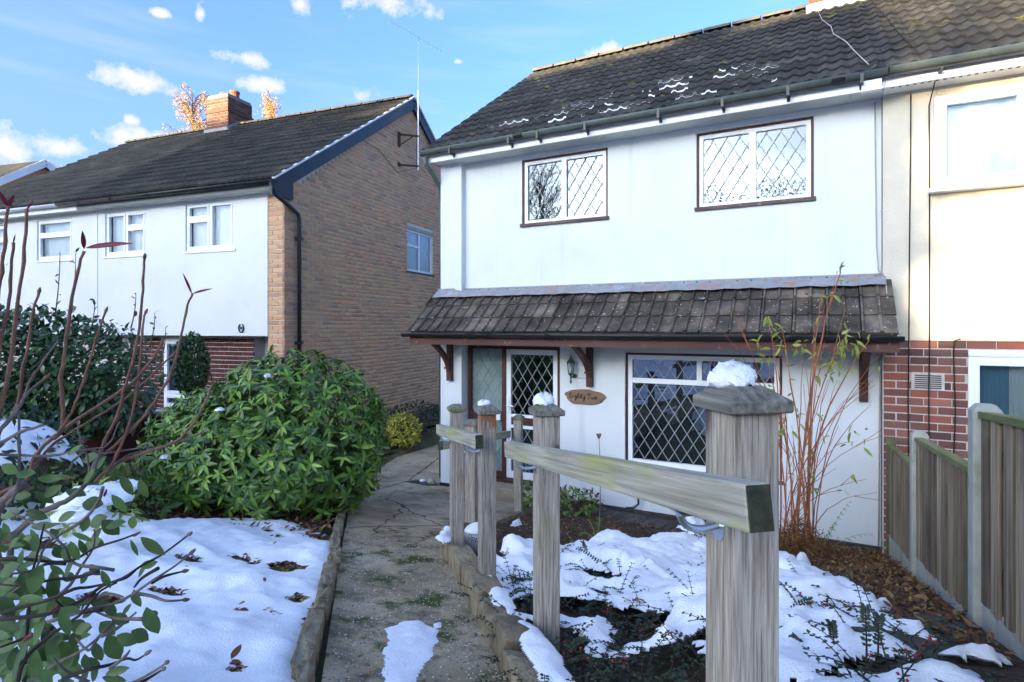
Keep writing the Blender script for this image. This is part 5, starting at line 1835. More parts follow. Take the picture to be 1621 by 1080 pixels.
def plaque():
    cx, cz, y = -2.74, 1.432, 7.135
    T = thing('name_plaque', 'oval wooden slice on the white wall with the handwritten words Eighty Two', 'plaque', (cx, 7.14, cz))
    b = MB()
    n = 40
    rim, q = [], []
    for k in range(n):
        a = 2 * math.pi * k / n
        r = 1 + .04 * math.sin(3 * a + .6) + .035 * math.sin(5 * a) + .025 * math.sin(9 * a + 1)
        rim.append((.275 * r * math.copysign(abs(math.cos(a)) ** .75, math.cos(a)), .098 * r * math.sin(a)))
    for dy, s in ((.013, 1), (-.008, 1), (-.012, .96)):
        q += [(cx + x * s, y + dy, cz + z * s) for x, z in rim]
    b.add(q, [(j * n + k, j * n + (k + 1) % n, (j + 1) * n + (k + 1) % n, (j + 1) * n + k) for j in range(2) for k in range(n)] + [tuple(2 * n + k for k in range(n))])
    ob('board', b, M['plaque'], T)
    S = {'E': [[(.9, .85), (.55, 1.0), (.2, .82), (.35, .58), (.62, .55), (.25, .45), (.08, .2), (.4, 0), (.95, .2)]],
         'i': [[(0, .25), (.25, .5), (.25, .1), (.5, .1)], [(.28, .72), (.32, .78)]],
         'g': [[(.75, .5), (.3, .52), (.15, .2), (.5, .08), (.75, .45), (.7, -.2), (.4, -.42), (.2, -.25), (.9, .15)]],
         'h': [[(0, .2), (.45, .9), (.3, .98), (.2, .6), (.15, 0), (.3, .4), (.6, .48), (.65, .05), (.95, .15)]],
         't': [[(.0, .15), (.4, .85), (.35, .1), (.75, .1)], [(.05, .62), (.75, .66)]],
         'y': [[(0, .45), (.15, .12), (.5, .12), (.7, .5), (.6, -.25), (.3, -.45), (.15, -.25), (1.0, .2)]],
         'T': [[(.0, .85), (.5, .98), (1.1, .92)], [(.55, .95), (.5, .4), (.35, .02), (.1, .08)]],
         'w': [[(0, .45), (.15, .08), (.45, .1), (.5, .42), (.6, .08), (.95, .12), (1.0, .5), (1.2, .42)]],
         'o': [[(.55, .48), (.15, .4), (.15, .1), (.5, .05), (.65, .3), (.5, .5), (.9, .45)]]}
    x = cx - .215
    lt = MB()
    for ch, wd_ in (('E', .048), ('i', .026), ('g', .042), ('h', .044), ('t', .034), ('y', .042), (' ', .022), ('T', .050), ('w', .056), ('o', .036)):
        if ch != ' ':
            for st in S[ch]:
                ctrl = [np.array((x + u * wd_ * .95, y - .0125, cz - .022 + v * .068 + .0)) for u, v in st]
                pts = []
                for i in range(len(ctrl) - 1):
                    p0, p1, p2, p3 = ctrl[max(i - 1, 0)], ctrl[i], ctrl[i + 1], ctrl[min(i + 2, len(ctrl) - 1)]
                    for t in (0, .25, .5, .75):
                        pts.append(.5 * ((2 * p1) + (p2 - p0) * t + (2 * p0 - 5 * p1 + 4 * p2 - p3) * t * t + (3 * p1 - p0 - 3 * p2 + p3) * t ** 3))
                pts.append(ctrl[-1])
                lt.tube(pts, .0056, 5)
        x += wd_
    ob('lettering', lt, M['plaque_edge'], T)


plaque()


def cable(label, pts, r, m):
    tag(ob('cable', MB().tube(pts, r, 6), M[m], smooth=True), label, 'cable')


cable('pale cable running down the corner of the white house to the ground', [(.50, 7.085, 4.70), (.505, 7.088, 4.0), (.515, 7.088, 3.2), (.53, 7.088, 2.95), (.58, 6.94, 2.86), (.585, 6.7, 2.5), (.57, 6.4, 2.2), (.55, 7.05, 2.0), (.545, 7.13, 1.6), (.54, 7.135, .8), (.535, 7.138, .05)], .0065, 'cable_w')
cable('black cable down the roughcast and brick closest to the white house', [(.80, 7.0, 4.70), (.80, 7.008, 4.2), (.79, 7.006, 3.2), (.785, 7.005, 2.4), (.785, 7.012, 2.2), (.78, 7.025, 1.6), (.785, 7.028, .9), (.78, 7.028, .1)], .006, 'cable')
cable('black cable hanging across the air vent of the joined house', [(.97, 6.80, 4.72), (.95, 7.0, 4.55), (.955, 7.006, 3.9), (.955, 7.005, 2.5), (.955, 7.012, 2.2), (.95, 7.014, 1.7), (.955, 7.026, .9), (.95, 7.028, .1)], .006, 'cable')
cable('short black cable on the red brick beside the ground floor window', [(1.20, 7.0, 2.24), (1.155, 7.006, 2.22), (1.15, 7.024, 2.1), (1.165, 7.026, 1.5), (1.145, 7.028, .9), (1.15, 7.028, .2)], .006, 'cable')
pt = math.atan2(2.6, 3.75)


def roofpt(x, s, h=.07):
    return (x, 6.67 + s * math.cos(pt) - h * math.sin(pt), 4.86 + s * math.sin(pt) + h * math.cos(pt))


cable('pale pink wire trailing down the dark roof tiles of the white house', [roofpt(-.05, 4.0), roofpt(.02, 3.0), roofpt(.12, 2.4), roofpt(.14, 1.9), roofpt(.26, 1.3), roofpt(.33, .7), roofpt(.42, .05)], .005, 'cable_w')
cable('grey wire trailing down the roof from the chimney to the gutter union', [roofpt(.62, 4.2), roofpt(.66, 3.2), roofpt(.72, 2.2), roofpt(.76, 1.2), roofpt(.84, .1)], .005, 'cable')
tag(ob('drain_spout', MB().tube([(-2.72, 7.10, .36), (-2.05, 7.08, .40), (-2.0, 7.07, .38), (-2.0, 7.06, .15), (-2.05, 7.04, .10), (-2.15, 7.02, .09)], .013, 8), M['black'], smooth=True), 'thin black waste pipe bent along the foot of the white wall', 'pipe')


# ball between the posts
def ball():
    g = G(750, 880)
    r = .112
    c = np.array((g[0] - .03, g[1] + .09, 0.))
    c[2] = float(gh(c[0], c[1])) + r - .004
    T = thing('ball', 'worn white football with faded lettering and snow on top beside the posts', 'ball', (c[0], c[1], c[2] - r))
    pf = [(max(.001, r * math.sin(a)), -r * math.cos(a)) for a in np.linspace(0, math.pi, 22)]
    ob('cover', MB().lathe(pf, c, 32), M['ball'], T, smooth=True)
    fc = bpy.data.curves.new('ball_print', 'FONT')
    fc.body = 'Optim'
    fc.size = .058
    fc.align_x = 'CENTER'
    fo = bpy.data.objects.new('ball_print', fc)
    COL.objects.link(fo)
    me = bpy.data.meshes.new_from_object(fo)
    bpy.data.objects.remove(fo)
    v = np.empty(len(me.vertices) * 3, np.float32)
    me.vertices.foreach_get('co', v)
    v = v.reshape(-1, 3)
    vd = np.array([0, 0, EYE]) - c; vd /= np.linalg.norm(vd)
    rt = np.cross([0, 0, 1.], vd); rt /= np.linalg.norm(rt)
    up = np.cross(vd, rt)
    th = rad(-20)
    x, y = v[:, 0] - .012, v[:, 1] - .02
    x, y = x * math.cos(th) - y * math.sin(th), x * math.sin(th) + y * math.cos(th)
    d = vd[None] * 1 + rt[None] * (x / r)[:, None] + up[None] * (y / r)[:, None]
    d /= np.linalg.norm(d, axis=1)[:, None]
    v = c + d * (r + .0012)
    me.vertices.foreach_set('co', v.astype(np.float32).ravel())
    me.update()
    ob('print', me, M['black'], T)
    b = MB()
    b.lathe([(max(.001, (r + .004 + .010 * math.cos(a)) * math.sin(a)), (r + .004 + .012 * math.cos(a)) * math.cos(a)) for a in np.linspace(.95, 0, 8)], c, 24)
    ob('snow_cover', b, M['snow'], T, smooth=True)


ball()


def rock(name, label, c, rx, ry, rz, m, seed, cat='stone'):
    V, Fc = [], []
    n, k = 12, 7
    rr = random.Random(seed)
    for j in range(k + 1):
        a = math.pi * j / k
        for i in range(n):
            t = 2 * math.pi * i / n
            e = 1 + .5 * (float(fbm(math.cos(t) * math.sin(a) * 1.4 + 9, math.sin(t) * math.sin(a) * 1.4 + 3 + math.cos(a), seed)) - .5)
            V.append((c[0] + rx * math.sin(a) * math.cos(t) * e, c[1] + ry * math.sin(a) * math.sin(t) * e, c[2] + rz * math.cos(a) * e))
    for j in range(k):
        for i in range(n):
            Fc.append((j * n + i, (j + 1) * n + i, (j + 1) * n + (i + 1) % n, j * n + (i + 1) % n))
    return tag(ob(name, MB().add(V, Fc), M[m], smooth=True), label, cat)


q = G(1420, 1040); rock('rock', 'long dark mossy rock half under the snow beside the fence', (q[0], q[1], q[2] - .02), .26, .12, .09, 'rock', 3)
q = G(1330, 955); rock('rock', 'flat brown rock in the leaf litter between the red stems and the fence', (q[0], q[1], q[2] - .02), .24, .10, .06, 'rock', 6)
q = G(1500, 1000); rock('rock', 'small dark rock below the fence posts', (q[0], q[1], q[2] - .02), .14, .10, .08, 'rock', 8)
rock('stone', 'pale cream stone beside the corner of the white house', (-5.10, 6.98, .05), .075, .06, .06, 'stone', 5)
rock('stone', 'small pale stone with snow by the black drain tray', (-5.28, 7.0, .03), .05, .05, .03, 'snow', 9)
tag(ob('drain_tray', MB().add([(-5.45, 6.80, .045), (-4.97, 6.76, .05), (-4.96, 6.97, .012), (-5.4, 7.05, .01), (-5.45, 6.80, .06), (-4.97, 6.76, .065), (-4.96, 6.97, .03), (-5.4, 7.05, .025)],
                              [(0, 3, 2, 1), (4, 5, 6, 7), (0, 1, 5, 4), (1, 2, 6, 5), (2, 3, 7, 6), (3, 0, 4, 7)]), M['black'], bevel=.004), 'flat black tray at the foot of the white corner pier', 'tray')
# dark brick edging in front of the window
root = thing('brick_edging', 'row of dark brick pavers along the foot of the white wall', 'edging', (-2.0, 6.6, .06))
a, c = G(925, 812), G(1090, 846)
n = 15
for i in range(n):
    for rwo in range(2):
        u = (i + .5) / n
        q = a + (c - a) * u
        d = (c - a)[:2] / np.linalg.norm((c - a)[:2])
        nn = np.array((-d[1], d[0]))
        ln = np.linalg.norm((c - a)[:2]) / n
        q2 = q[:2] + nn * (rwo * .215)
        b = MB().box(-ln / 2 + .005, ln / 2 - .005, -.1, .1, -.06, .018 + random.uniform(-.006, .008))
        ob('paver', b, M['paver'], root, Matrix.Translation((q2[0], q2[1], float(gh(*q2)) + .02)) @ Matrix.Rotation(math.atan2(d[1], d[0]), 4, 'Z'), bevel=.004)

# ------------------------------------------------------------------ plants
def leaf_me(name, L, W, m, nseg=4, fold=.22, droop=.25, tip=.85, wave=0.):
    """one leaf along +y, upper side +z"""
    V, Fc = [], []
    for i in range(nseg + 1):
        s = i / nseg
        w = W / 2 * (math.sin(math.pi * min(1, s ** tip)) ** .75 if 0 < s < 1 else .06)
        z = -droop * L * s * s
        y = L * s * (1 - .12 * droop * s)
        V += [(-w, y, z + fold * w), (0, y, z), (w, y, z + fold * w)]
    for i in range(nseg):
        a = 3 * i
        Fc += [(a, a + 1, a + 4, a + 3), (a + 1, a + 2, a + 5, a + 4)]
    me = MB().add(V, Fc).mesh(name, True)
    me.materials.append(m)
    return me


CAMP = np.array([0, 0, EYE])


def foliage(root, mats, mes, nparts, name='leaf', massname='foliage'):
    """leaves as placed matrices: the ones that show largest are parts, the rest one mass"""
    mats = list(mats)
    mats.sort(key=lambda a: np.linalg.norm(a[:3, 3] - CAMP) / (np.linalg.norm(a[:3, 1]) + 1e-9))
    rr = random.Random(1)
    rest = {}
    for i, a in enumerate(mats):
        me = mes[rr.randrange(len(mes))]
        if i < nparts:
            ob(name, me, None, root, Matrix([list(map(float, r)) for r in a]))
        else:
            rest.setdefault(me.name, (me, []))[1].append(a)
    bym = {}
    for me, ms in rest.values():
        bym.setdefault(me.materials[0].name, []).append((me, ms))
    for mname, lst in bym.items():
        Vs, Fs, o = [], [], 0
        for me, ms in lst:
            nv = len(me.vertices)
            v = np.empty(nv * 3, np.float32); me.vertices.foreach_get('co', v)
            v = np.c_[v.reshape(-1, 3), np.ones(nv)]
            f = np.array([tuple(p.vertices) for p in me.polygons])
            A = np.array(ms)
            Vs.append(np.einsum('kij,nj->kni', A, v)[..., :3].reshape(-1, 3))
            Fs.append((f[None] + (np.arange(len(A)) * nv)[:, None, None]).reshape(-1, 4) + o)
            o += len(A) * nv
        ob(massname, np_mesh(massname, np.concatenate(Vs), np.concatenate(Fs), True), lst[0][0].materials[0], root, kind='stuff')


def rvec(rr):
    while True:
        v = np.array([rr.uniform(-1, 1) for _ in range(3)])
        if .05 < np.linalg.norm(v) < 1: return v / np.linalg.norm(v)


def curve_pts(p0, p1, bend, n=7):
    p0, p1, bend = np.array(p0, float), np.array(p1, float), np.array(bend, float)
    return [p0 + (p1 - p0) * t + bend * 4 * t * (1 - t) for t in np.linspace(0, 1, n)]


# the big rhododendron beside the path
def rhodo():
    rr = random.Random(12)
    base = np.array(P(425, 0, 5.75)); base[2] = 0
    base[2] = float(gh(base[0], base[1]))
    T = thing('rhododendron_bush', 'big rounded green rhododendron bush with rosettes of long leaves beside the path', 'bush', tuple(base))
    mes = [leaf_me('leaf', 1., .29, M[m_], 4, .25, d_, .8) for d_, m_ in ((.15, 'leaf_rhodo'), (.3, 'leaf_rhodo'), (.45, 'leaf_rhodo'), (.3, 'leaf_rhodo_d'), (.35, 'leaf_rhodo_d'), (.2, 'leaf_rhodo_y'))]
    lobes = []
    for px_, d, R, cz in ((462, 5.75, (.93, .93, .90), 1.20), (362, 5.75, (.70, .75, .70), 1.08), (410, 5.55, (.85, .8, .72), 1.12)):
        c = P(px_, 0, d); c[2] = cz
        lobes.append((c, np.array(R)))
    mats, tips = [], []
    for li, (c, R) in enumerate(lobes):
        K = (820, 560, 620)[li]
        for i in range(K):
            u = (i + .5) / K
            z = 1 - 1.85 * u
            a = i * 2.39996 + rr.uniform(-.3, .3)
            r = math.sqrt(max(0, 1 - z * z))
            n = np.array((r * math.cos(a), r * math.sin(a), z))
            lump = 1 + .07 * (float(fbm(n[0] * 2.4 + 7, n[1] * 2.4 + n[2] * 2.1 + 3, 5 + li)) - .5) * 2
            k = lump * rr.choice((1, 1, .98, .93, .86))
            p = c + n * R * k
            if p[2] < float(gh(p[0], p[1])) + .08: continue
            if any(np.linalg.norm((p - c2) / R2) < .86 for lj, (c2, R2) in enumerate(lobes) if lj != li): continue
            ax = n / R; ax /= np.linalg.norm(ax)
            ax = ax + np.array((0, 0, .35)) + rvec(rr) * .35
            ax /= np.linalg.norm(ax)
            tips.append(p)
            u_ = np.cross(ax, rvec(rr)); u_ /= np.linalg.norm(u_)
            v_ = np.cross(ax, u_)
            nl = rr.randint(6, 10)
            ln = rr.uniform(.088, .13) * (1.1 if p[2] < 1.0 else 1)
            for j in range(nl):
                t = 2 * math.pi * j / nl + rr.uniform(-.3, .3)
                op = rr.uniform(-.25, .45) if rr.random() > .25 else rr.uniform(.5, 1.0)
                d = (u_ * math.cos(t) + v_ * math.sin(t)) * math.cos(op) + ax * math.sin(op)
                d[2] -= .22
                mats.append(fr(p, d, ax, ln * rr.uniform(.7, 1.12)))
        for i in range(800):
            n = rvec(rr)
            p = c + n * R * rr.uniform(.55, .88)
            if p[2] < float(gh(p[0], p[1])) + .1: continue
            mats.append(fr(p, rvec(rr) + np.array((0, 0, -.3)), n, .12))
    foliage(T, mats, mes, 300)
    for i in range(12):
        tgt = tips[rr.randrange(len(tips))]
        b = MB().tube(curve_pts(base + np.array((rr.uniform(-.2, .2), rr.uniform(-.12, .12), -.05)), base + (tgt - base) * .85, (rr.uniform(-.1, .1), rr.uniform(-.1, .1), -.08)), [.022, .012, .006], 6)
        ob('branch', b, M['bark'], T, smooth=True)
    for k, (px_, py_) in enumerate(((348, 650), (423, 597), (330, 700), (262, 725))):
        g = P(px_, py_, 4.95)
        blob('leaf_snow', ('scrap of snow caught high on the rhododendron leaves', 'tiny scrap of snow at the top of the rhododendron', 'scrap of snow low in the rhododendron leaves', 'crumb of snow between the rhododendron and the red stems')[k], g, .04 if k != 1 else .025, .025, 90 + k)


rhodo()


# dark glossy bush by the neighbour's garden
def camellia():
    rr = random.Random(22)
    base = np.array(P(60, 0, 7.6)); base[2] = float(gh(base[0], base[1]))
    T = thing('camellia_bush', 'tall dark glossy-leaved camellia bush in front of the pale rendered front', 'bush', tuple(base))
    mes = [leaf_me('leaf', 1., .48, M['leaf_cam'], 3, .2, d_, .9) for d_ in (.1, .3)]
    lobes = [((-.5, .2, 1.05), (1.15, 1.0, .95)), ((.66, .1, .98), (.72, .8, .80)), ((-.9, .1, 1.3), (.9, .8, .72)), ((.22, -.1, 1.15), (.85, .8, .82)), ((-.2, .0, .75), (1.35, 1.0, .5))]
    ex, ey = np.array((CC, SS_, 0)), np.array((-SS_, CC, 0))
    mats = []
    for lc, lr in lobes:
        cc = base + ex * lc[0] + ey * lc[1] + np.array((0, 0, lc[2]))
        K = 1900
        for i in range(K):
            n = rvec(rr)
            lump = 1 + .22 * (float(fbm(n[0] * 2.5 + lc[0] * 3 + 9, n[1] * 2.5 + n[2] * 2.3, 8)) - .5) * 2
            k = lump * rr.choice((1.0, .97, .92, .85, .72))
            p = cc + (ex * n[0] * lr[0] + ey * n[1] * lr[1] + np.array((0, 0, n[2] * lr[2]))) * k
            if p[2] < base[2] + .35: continue
            d = n + rvec(rr) * .9
            d[2] -= .35
            nn = n + np.array((0, 0, .8)) + rvec(rr) * .4
            mats.append(fr(p, d, nn, rr.uniform(.085, .125)))
    # upright shoots above the outline
    for (px_, py_) in ((95, 400), (120, 400), (150, 475), (215, 465), (245, 495), (262, 520)):
        tip = P(px_, py_, 7.4)
        st = P(px_ - 8, 500 if py_ < 450 else py_ + 55, 7.5)
        pts = curve_pts(st, tip, (.03, 0, 0))
        ob('shoot', MB().tube(pts, [.009, .004], 5), M['stem_grey'], T, smooth=True)
        for k in range(6):
            p = pts[1 + k % 6]
            mats.append(fr(p, rvec(rr) * .8 + np.array((0, 0, .6)), rvec(rr) + np.array((0, 0, 1)), rr.uniform(.06, .085)))
    foliage(T, mats, mes, 300)
    for dx in (-.05, .12, .3):
        b = MB().tube(curve_pts(base + ex * dx + np.array((0, 0, -.1)), base + ex * (dx * 3 - .1) + np.array((0, 0, 1.2)), ex * .05), [.05, .03, .02], 8)
        ob('trunk', b, M['bark'], T, smooth=True)
    for k in range(7):
        b = MB().tube(curve_pts(base + np.array((0, 0, .5)), base + ex * rr.uniform(-1.2, 1.1) + ey * rr.uniform(-.5, .5) + np.array((0, 0, rr.uniform(.9, 1.7))), (0, 0, .1)), [.025, .008], 6)
        ob('branch', b, M['bark'], T, smooth=True)


camellia()


def ball_shrub(name, label, c, R, n, size, mes, seed, nparts=0, stem=True, cat='shrub', lumpy=.2, shell=(1, .95, .88, .75)):
    rr = random.Random(seed)
    gz = float(gh(c[0], c[1]))
    T = thing(name, label, cat, (c[0], c[1], gz))
    mats = []
    for i in range(n):
        v = rvec(rr)
        k = (1 + lumpy * (float(fbm(v[0] * 2.6 + 5, v[1] * 2.6 + v[2] * 2.2 + 8, seed)) - .5) * 2) * rr.choice(shell)
        p = np.array(c) + v * np.array(R) * k
        if p[2] < gz + .02: continue
        mats.append(fr(p, v + rvec(rr) * .9, v + np.array((0, 0, .6)), rr.uniform(.7, 1.25) * size))
    foliage(T, mats, mes, nparts)
    if stem:
        ob('stem', MB().tube(curve_pts((c[0], c[1], gz - .05), (c[0], c[1], c[2]), (.02, 0, 0)), [.03, .02], 6), M['bark'], T)
    return T


LM = lambda w, m, nm='leaf', ns=3: [leaf_me(nm, 1., w, M[m], ns, .2, .15), leaf_me(nm, 1., w * .9, M[m], ns, .25, .4)]
q = P(303, 572, 9.3)
ball_shrub('clipped_box_shrub', 'small clipped box shrub trained against the dark red brick by the neighbouring door', (q[0], q[1], q[2] - .05), (.27, .25, .48), 4200, .05, LM(.6, 'leaf_cam'), 3, 0)
q = G(637, 706)
ball_shrub('golden_shrub', 'small golden yellow-green shrub at the corner of the brick gable bed', (q[0], q[1], float(gh(q[0], q[1])) + .28), (.36, .33, .31), 900, .075, LM(.5, 'leaf_gold'), 4, 120)
ball_shrub('dark_evergreen', 'low dark evergreen behind the golden shrub along the brick gable', (-7.55, 9.6, .33), (.55, 1.1, .42), 1600, .08, LM(.4, 'leaf_dk'), 6, 0)
ball_shrub('dark_evergreen', 'small dark evergreen between the golden shrub and the rhododendron', (-6.35, 6.35, .36), (.45, .4, .30), 900, .07, LM(.4, 'leaf_dk'), 7, 0)


# ------------------------------------------------------------------ the bare red-stemmed shrub close to the camera
def cat_rom(ctrl, per=3):
    pts = []
    for i in range(len(ctrl) - 1):
        p0, p1, p2, p3 = ctrl[max(i - 1, 0)], ctrl[i], ctrl[i + 1], ctrl[min(i + 2, len(ctrl) - 1)]
        for t in np.linspace(0, 1, per, endpoint=False):
            pts.append(.5 * ((2 * p1) + (p2 - p0) * t + (2 * p0 - 5 * p1 + 4 * p2 - p3) * t * t + (3 * p1 - p0 - 3 * p2 + p3) * t ** 3))
    return pts + [ctrl[-1]]


def red_stems():
    rr = random.Random(31)
    gx = P(20, 900, 1.75)
    base = (float(gx[0]), float(gx[1]), float(gh(gx[0], gx[1])))
    T = thing('bare_stem_shrub', 'bare shrub with tall upright red-brown stems and a few dark red tip leaves', 'shrub', base)
    # pixel, pixel, depth at the root end and at the tip; each stem lies about 1.5 to 2 m away (stems are a finger thick)
    ST = [([(13, 325), (8, 380), (3, 430), (-8, 500), (-20, 640), (-25, 760)], 1.55, 1.6, 3.2),
          ([(21, 383), (17, 445), (9, 507), (0, 547), (-12, 640), (-20, 760)], 1.6, 1.6, 3.),
          ([(42, 331), (37, 414), (26, 500), (14, 587), (4, 632), (-12, 700), (-20, 780)], 1.65, 1.6, 3.4),
          ([(62, 463), (51, 500), (45, 545), (35, 590), (30, 630), (20, 655), (0, 682), (-15, 720)], 1.7, 1.65, 2.8),
          ([(133, 398), (122, 433), (108, 513), (99, 580), (95, 602), (99, 640), (97, 680), (86, 694)], 1.75, 1.75, 3.4),
          ([(228, 410), (227, 445), (222, 503), (214, 556), (195, 622), (185, 660), (165, 700), (157, 718)], 1.8, 1.8, 2.9),
          ([(229, 496), (226, 525), (223, 565), (215, 627), (202, 680), (185, 720), (168, 752)], 1.85, 1.8, 2.6),
          ([(304, 465), (294, 494), (282, 552), (265, 602), (237, 647), (212, 677), (172, 714), (157, 720)], 1.9, 1.8, 2.8),
          ([(166, 494), (151, 541), (131, 605), (117, 645), (100, 675), (86, 692)], 1.7, 1.75, 2.4),
          ([(259, 536), (235, 577), (195, 617), (120, 665), (85, 692), (57, 720), (47, 747), (37, 765), (0, 782), (-20, 800)], 1.85, 1.7, 3.6),
          ([(282, 552), (240, 595), (185, 640), (120, 680), (87, 702), (60, 732), (48, 752)], 1.9, 1.75, 2.4),
          ([(337, 607), (325, 637), (302, 675), (275, 700), (200, 727), (168, 748), (150, 765)], 1.95, 1.8, 3.0),
          ([(315, 687), (280, 700), (240, 712), (200, 722), (172, 745)], 1.95, 1.82, 2.2),
          ([(160, 712), (150, 735), (138, 762), (117, 785), (87, 802), (60, 815), (20, 850)], 1.8, 1.7, 5.),
          ([(70, 672), (32, 685), (0, 702), (-20, 715)], 1.6, 1.55, 3.),
          ([(70, 599), (40, 627), (32, 642), (15, 665), (-12, 690)], 1.7, 1.6, 3.2),
          ([(235, 707), (185, 715), (160, 718), (135, 712), (75, 722), (0, 719), (-20, 720)], 1.85, 1.65, 2.2),
          ([(92, 540), (70, 570), (50, 600), (37, 627)], 1.72, 1.7, 2.2),
          ([(37, 765), (20, 780), (0, 800), (-10, 850), (5, 930), (15, 1090), (18, 1250)], 1.7, 1.75, 8.),
          ([(20, 850), (12, 930), (12, 1090), (16, 1250)], 1.7, 1.75, 7.),
          ([(28, 640), (30, 700), (28, 770), (10, 800)], 1.65, 1.66, 2.6),
          ([(190, 667), (170, 705), (140, 712), (118, 728), (110, 745)], 1.8, 1.75, 1.8),
          ([(122, 668), (128, 700), (140, 730), (140, 760)], 1.75, 1.76, 1.8)]
    for k, (pp, d0, d1, w) in enumerate(ST):
        n = len(pp)
        ctrl = [P(a, c, d0 + (d1 - d0) * i / (n - 1)) for i, (a, c) in enumerate(pp)]
        pts = cat_rom(ctrl, 4)
        pts = [p + rvec(rr) * .0018 for p in pts]
        r0 = w / 911 * 1.7
        rs = [r0 * (.62 + .38 * i / (len(pts) - 1)) * (1.22 if i % 4 == 0 else 1) for i in range(len(pts))]
        ob('stem', MB().tube(pts, rs, 7), M['stem_red' if k in (0, 1, 2, 3, 4, 5, 6, 7, 8, 9, 10, 11) else 'stem_grey'], T, smooth=True)
        if k in (3, 5, 6, 8, 11, 12, 15):       # swollen end buds
            p, q = pts[0], pts[1]
            dr = (p - q) / np.linalg.norm(p - q)
            ob('bud', MB().tube([p - dr * .004, p + dr * .004, p + dr * .012, p + dr * .018], [r0 * .6, r0 * 1.1, r0 * .8, r0 * .15], 6), M['stem_red'], T, smooth=True)
    me = leaf_me('tip_leaf', 1., .11, M['leaf_red'], 6, .5, .12)
    me2 = leaf_me('tip_leaf', 1., .24, M['leaf_red'], 6, .5, .15)
    for (a, c, a2, c2, d, m_) in ((13, 328, -3, 300, 1.55, me2), (13, 328, 21, 310, 1.55, me2), (42, 333, 52, 318, 1.65, me), (133, 394, 131, 366, 1.75, me2), (135, 393, 205, 382, 1.75, me),
                                  (304, 466, 290, 432, 1.9, me), (305, 465, 334, 456, 1.9, me), (21, 385, 24, 372, 1.6, me), (337, 607, 331, 583, 1.95, me), (228, 412, 230, 403, 1.8, me)):
        p0, p1 = P(a, c, d), P(a2, c2, d - .02)
        ob('tip_leaf', m_, None, T, Matrix([list(map(float, r)) for r in fr(p0, p1 - p0, CAMP - p0 + np.array((.3, 0, .8)), float(np.linalg.norm(p1 - p0)))]))


red_stems()


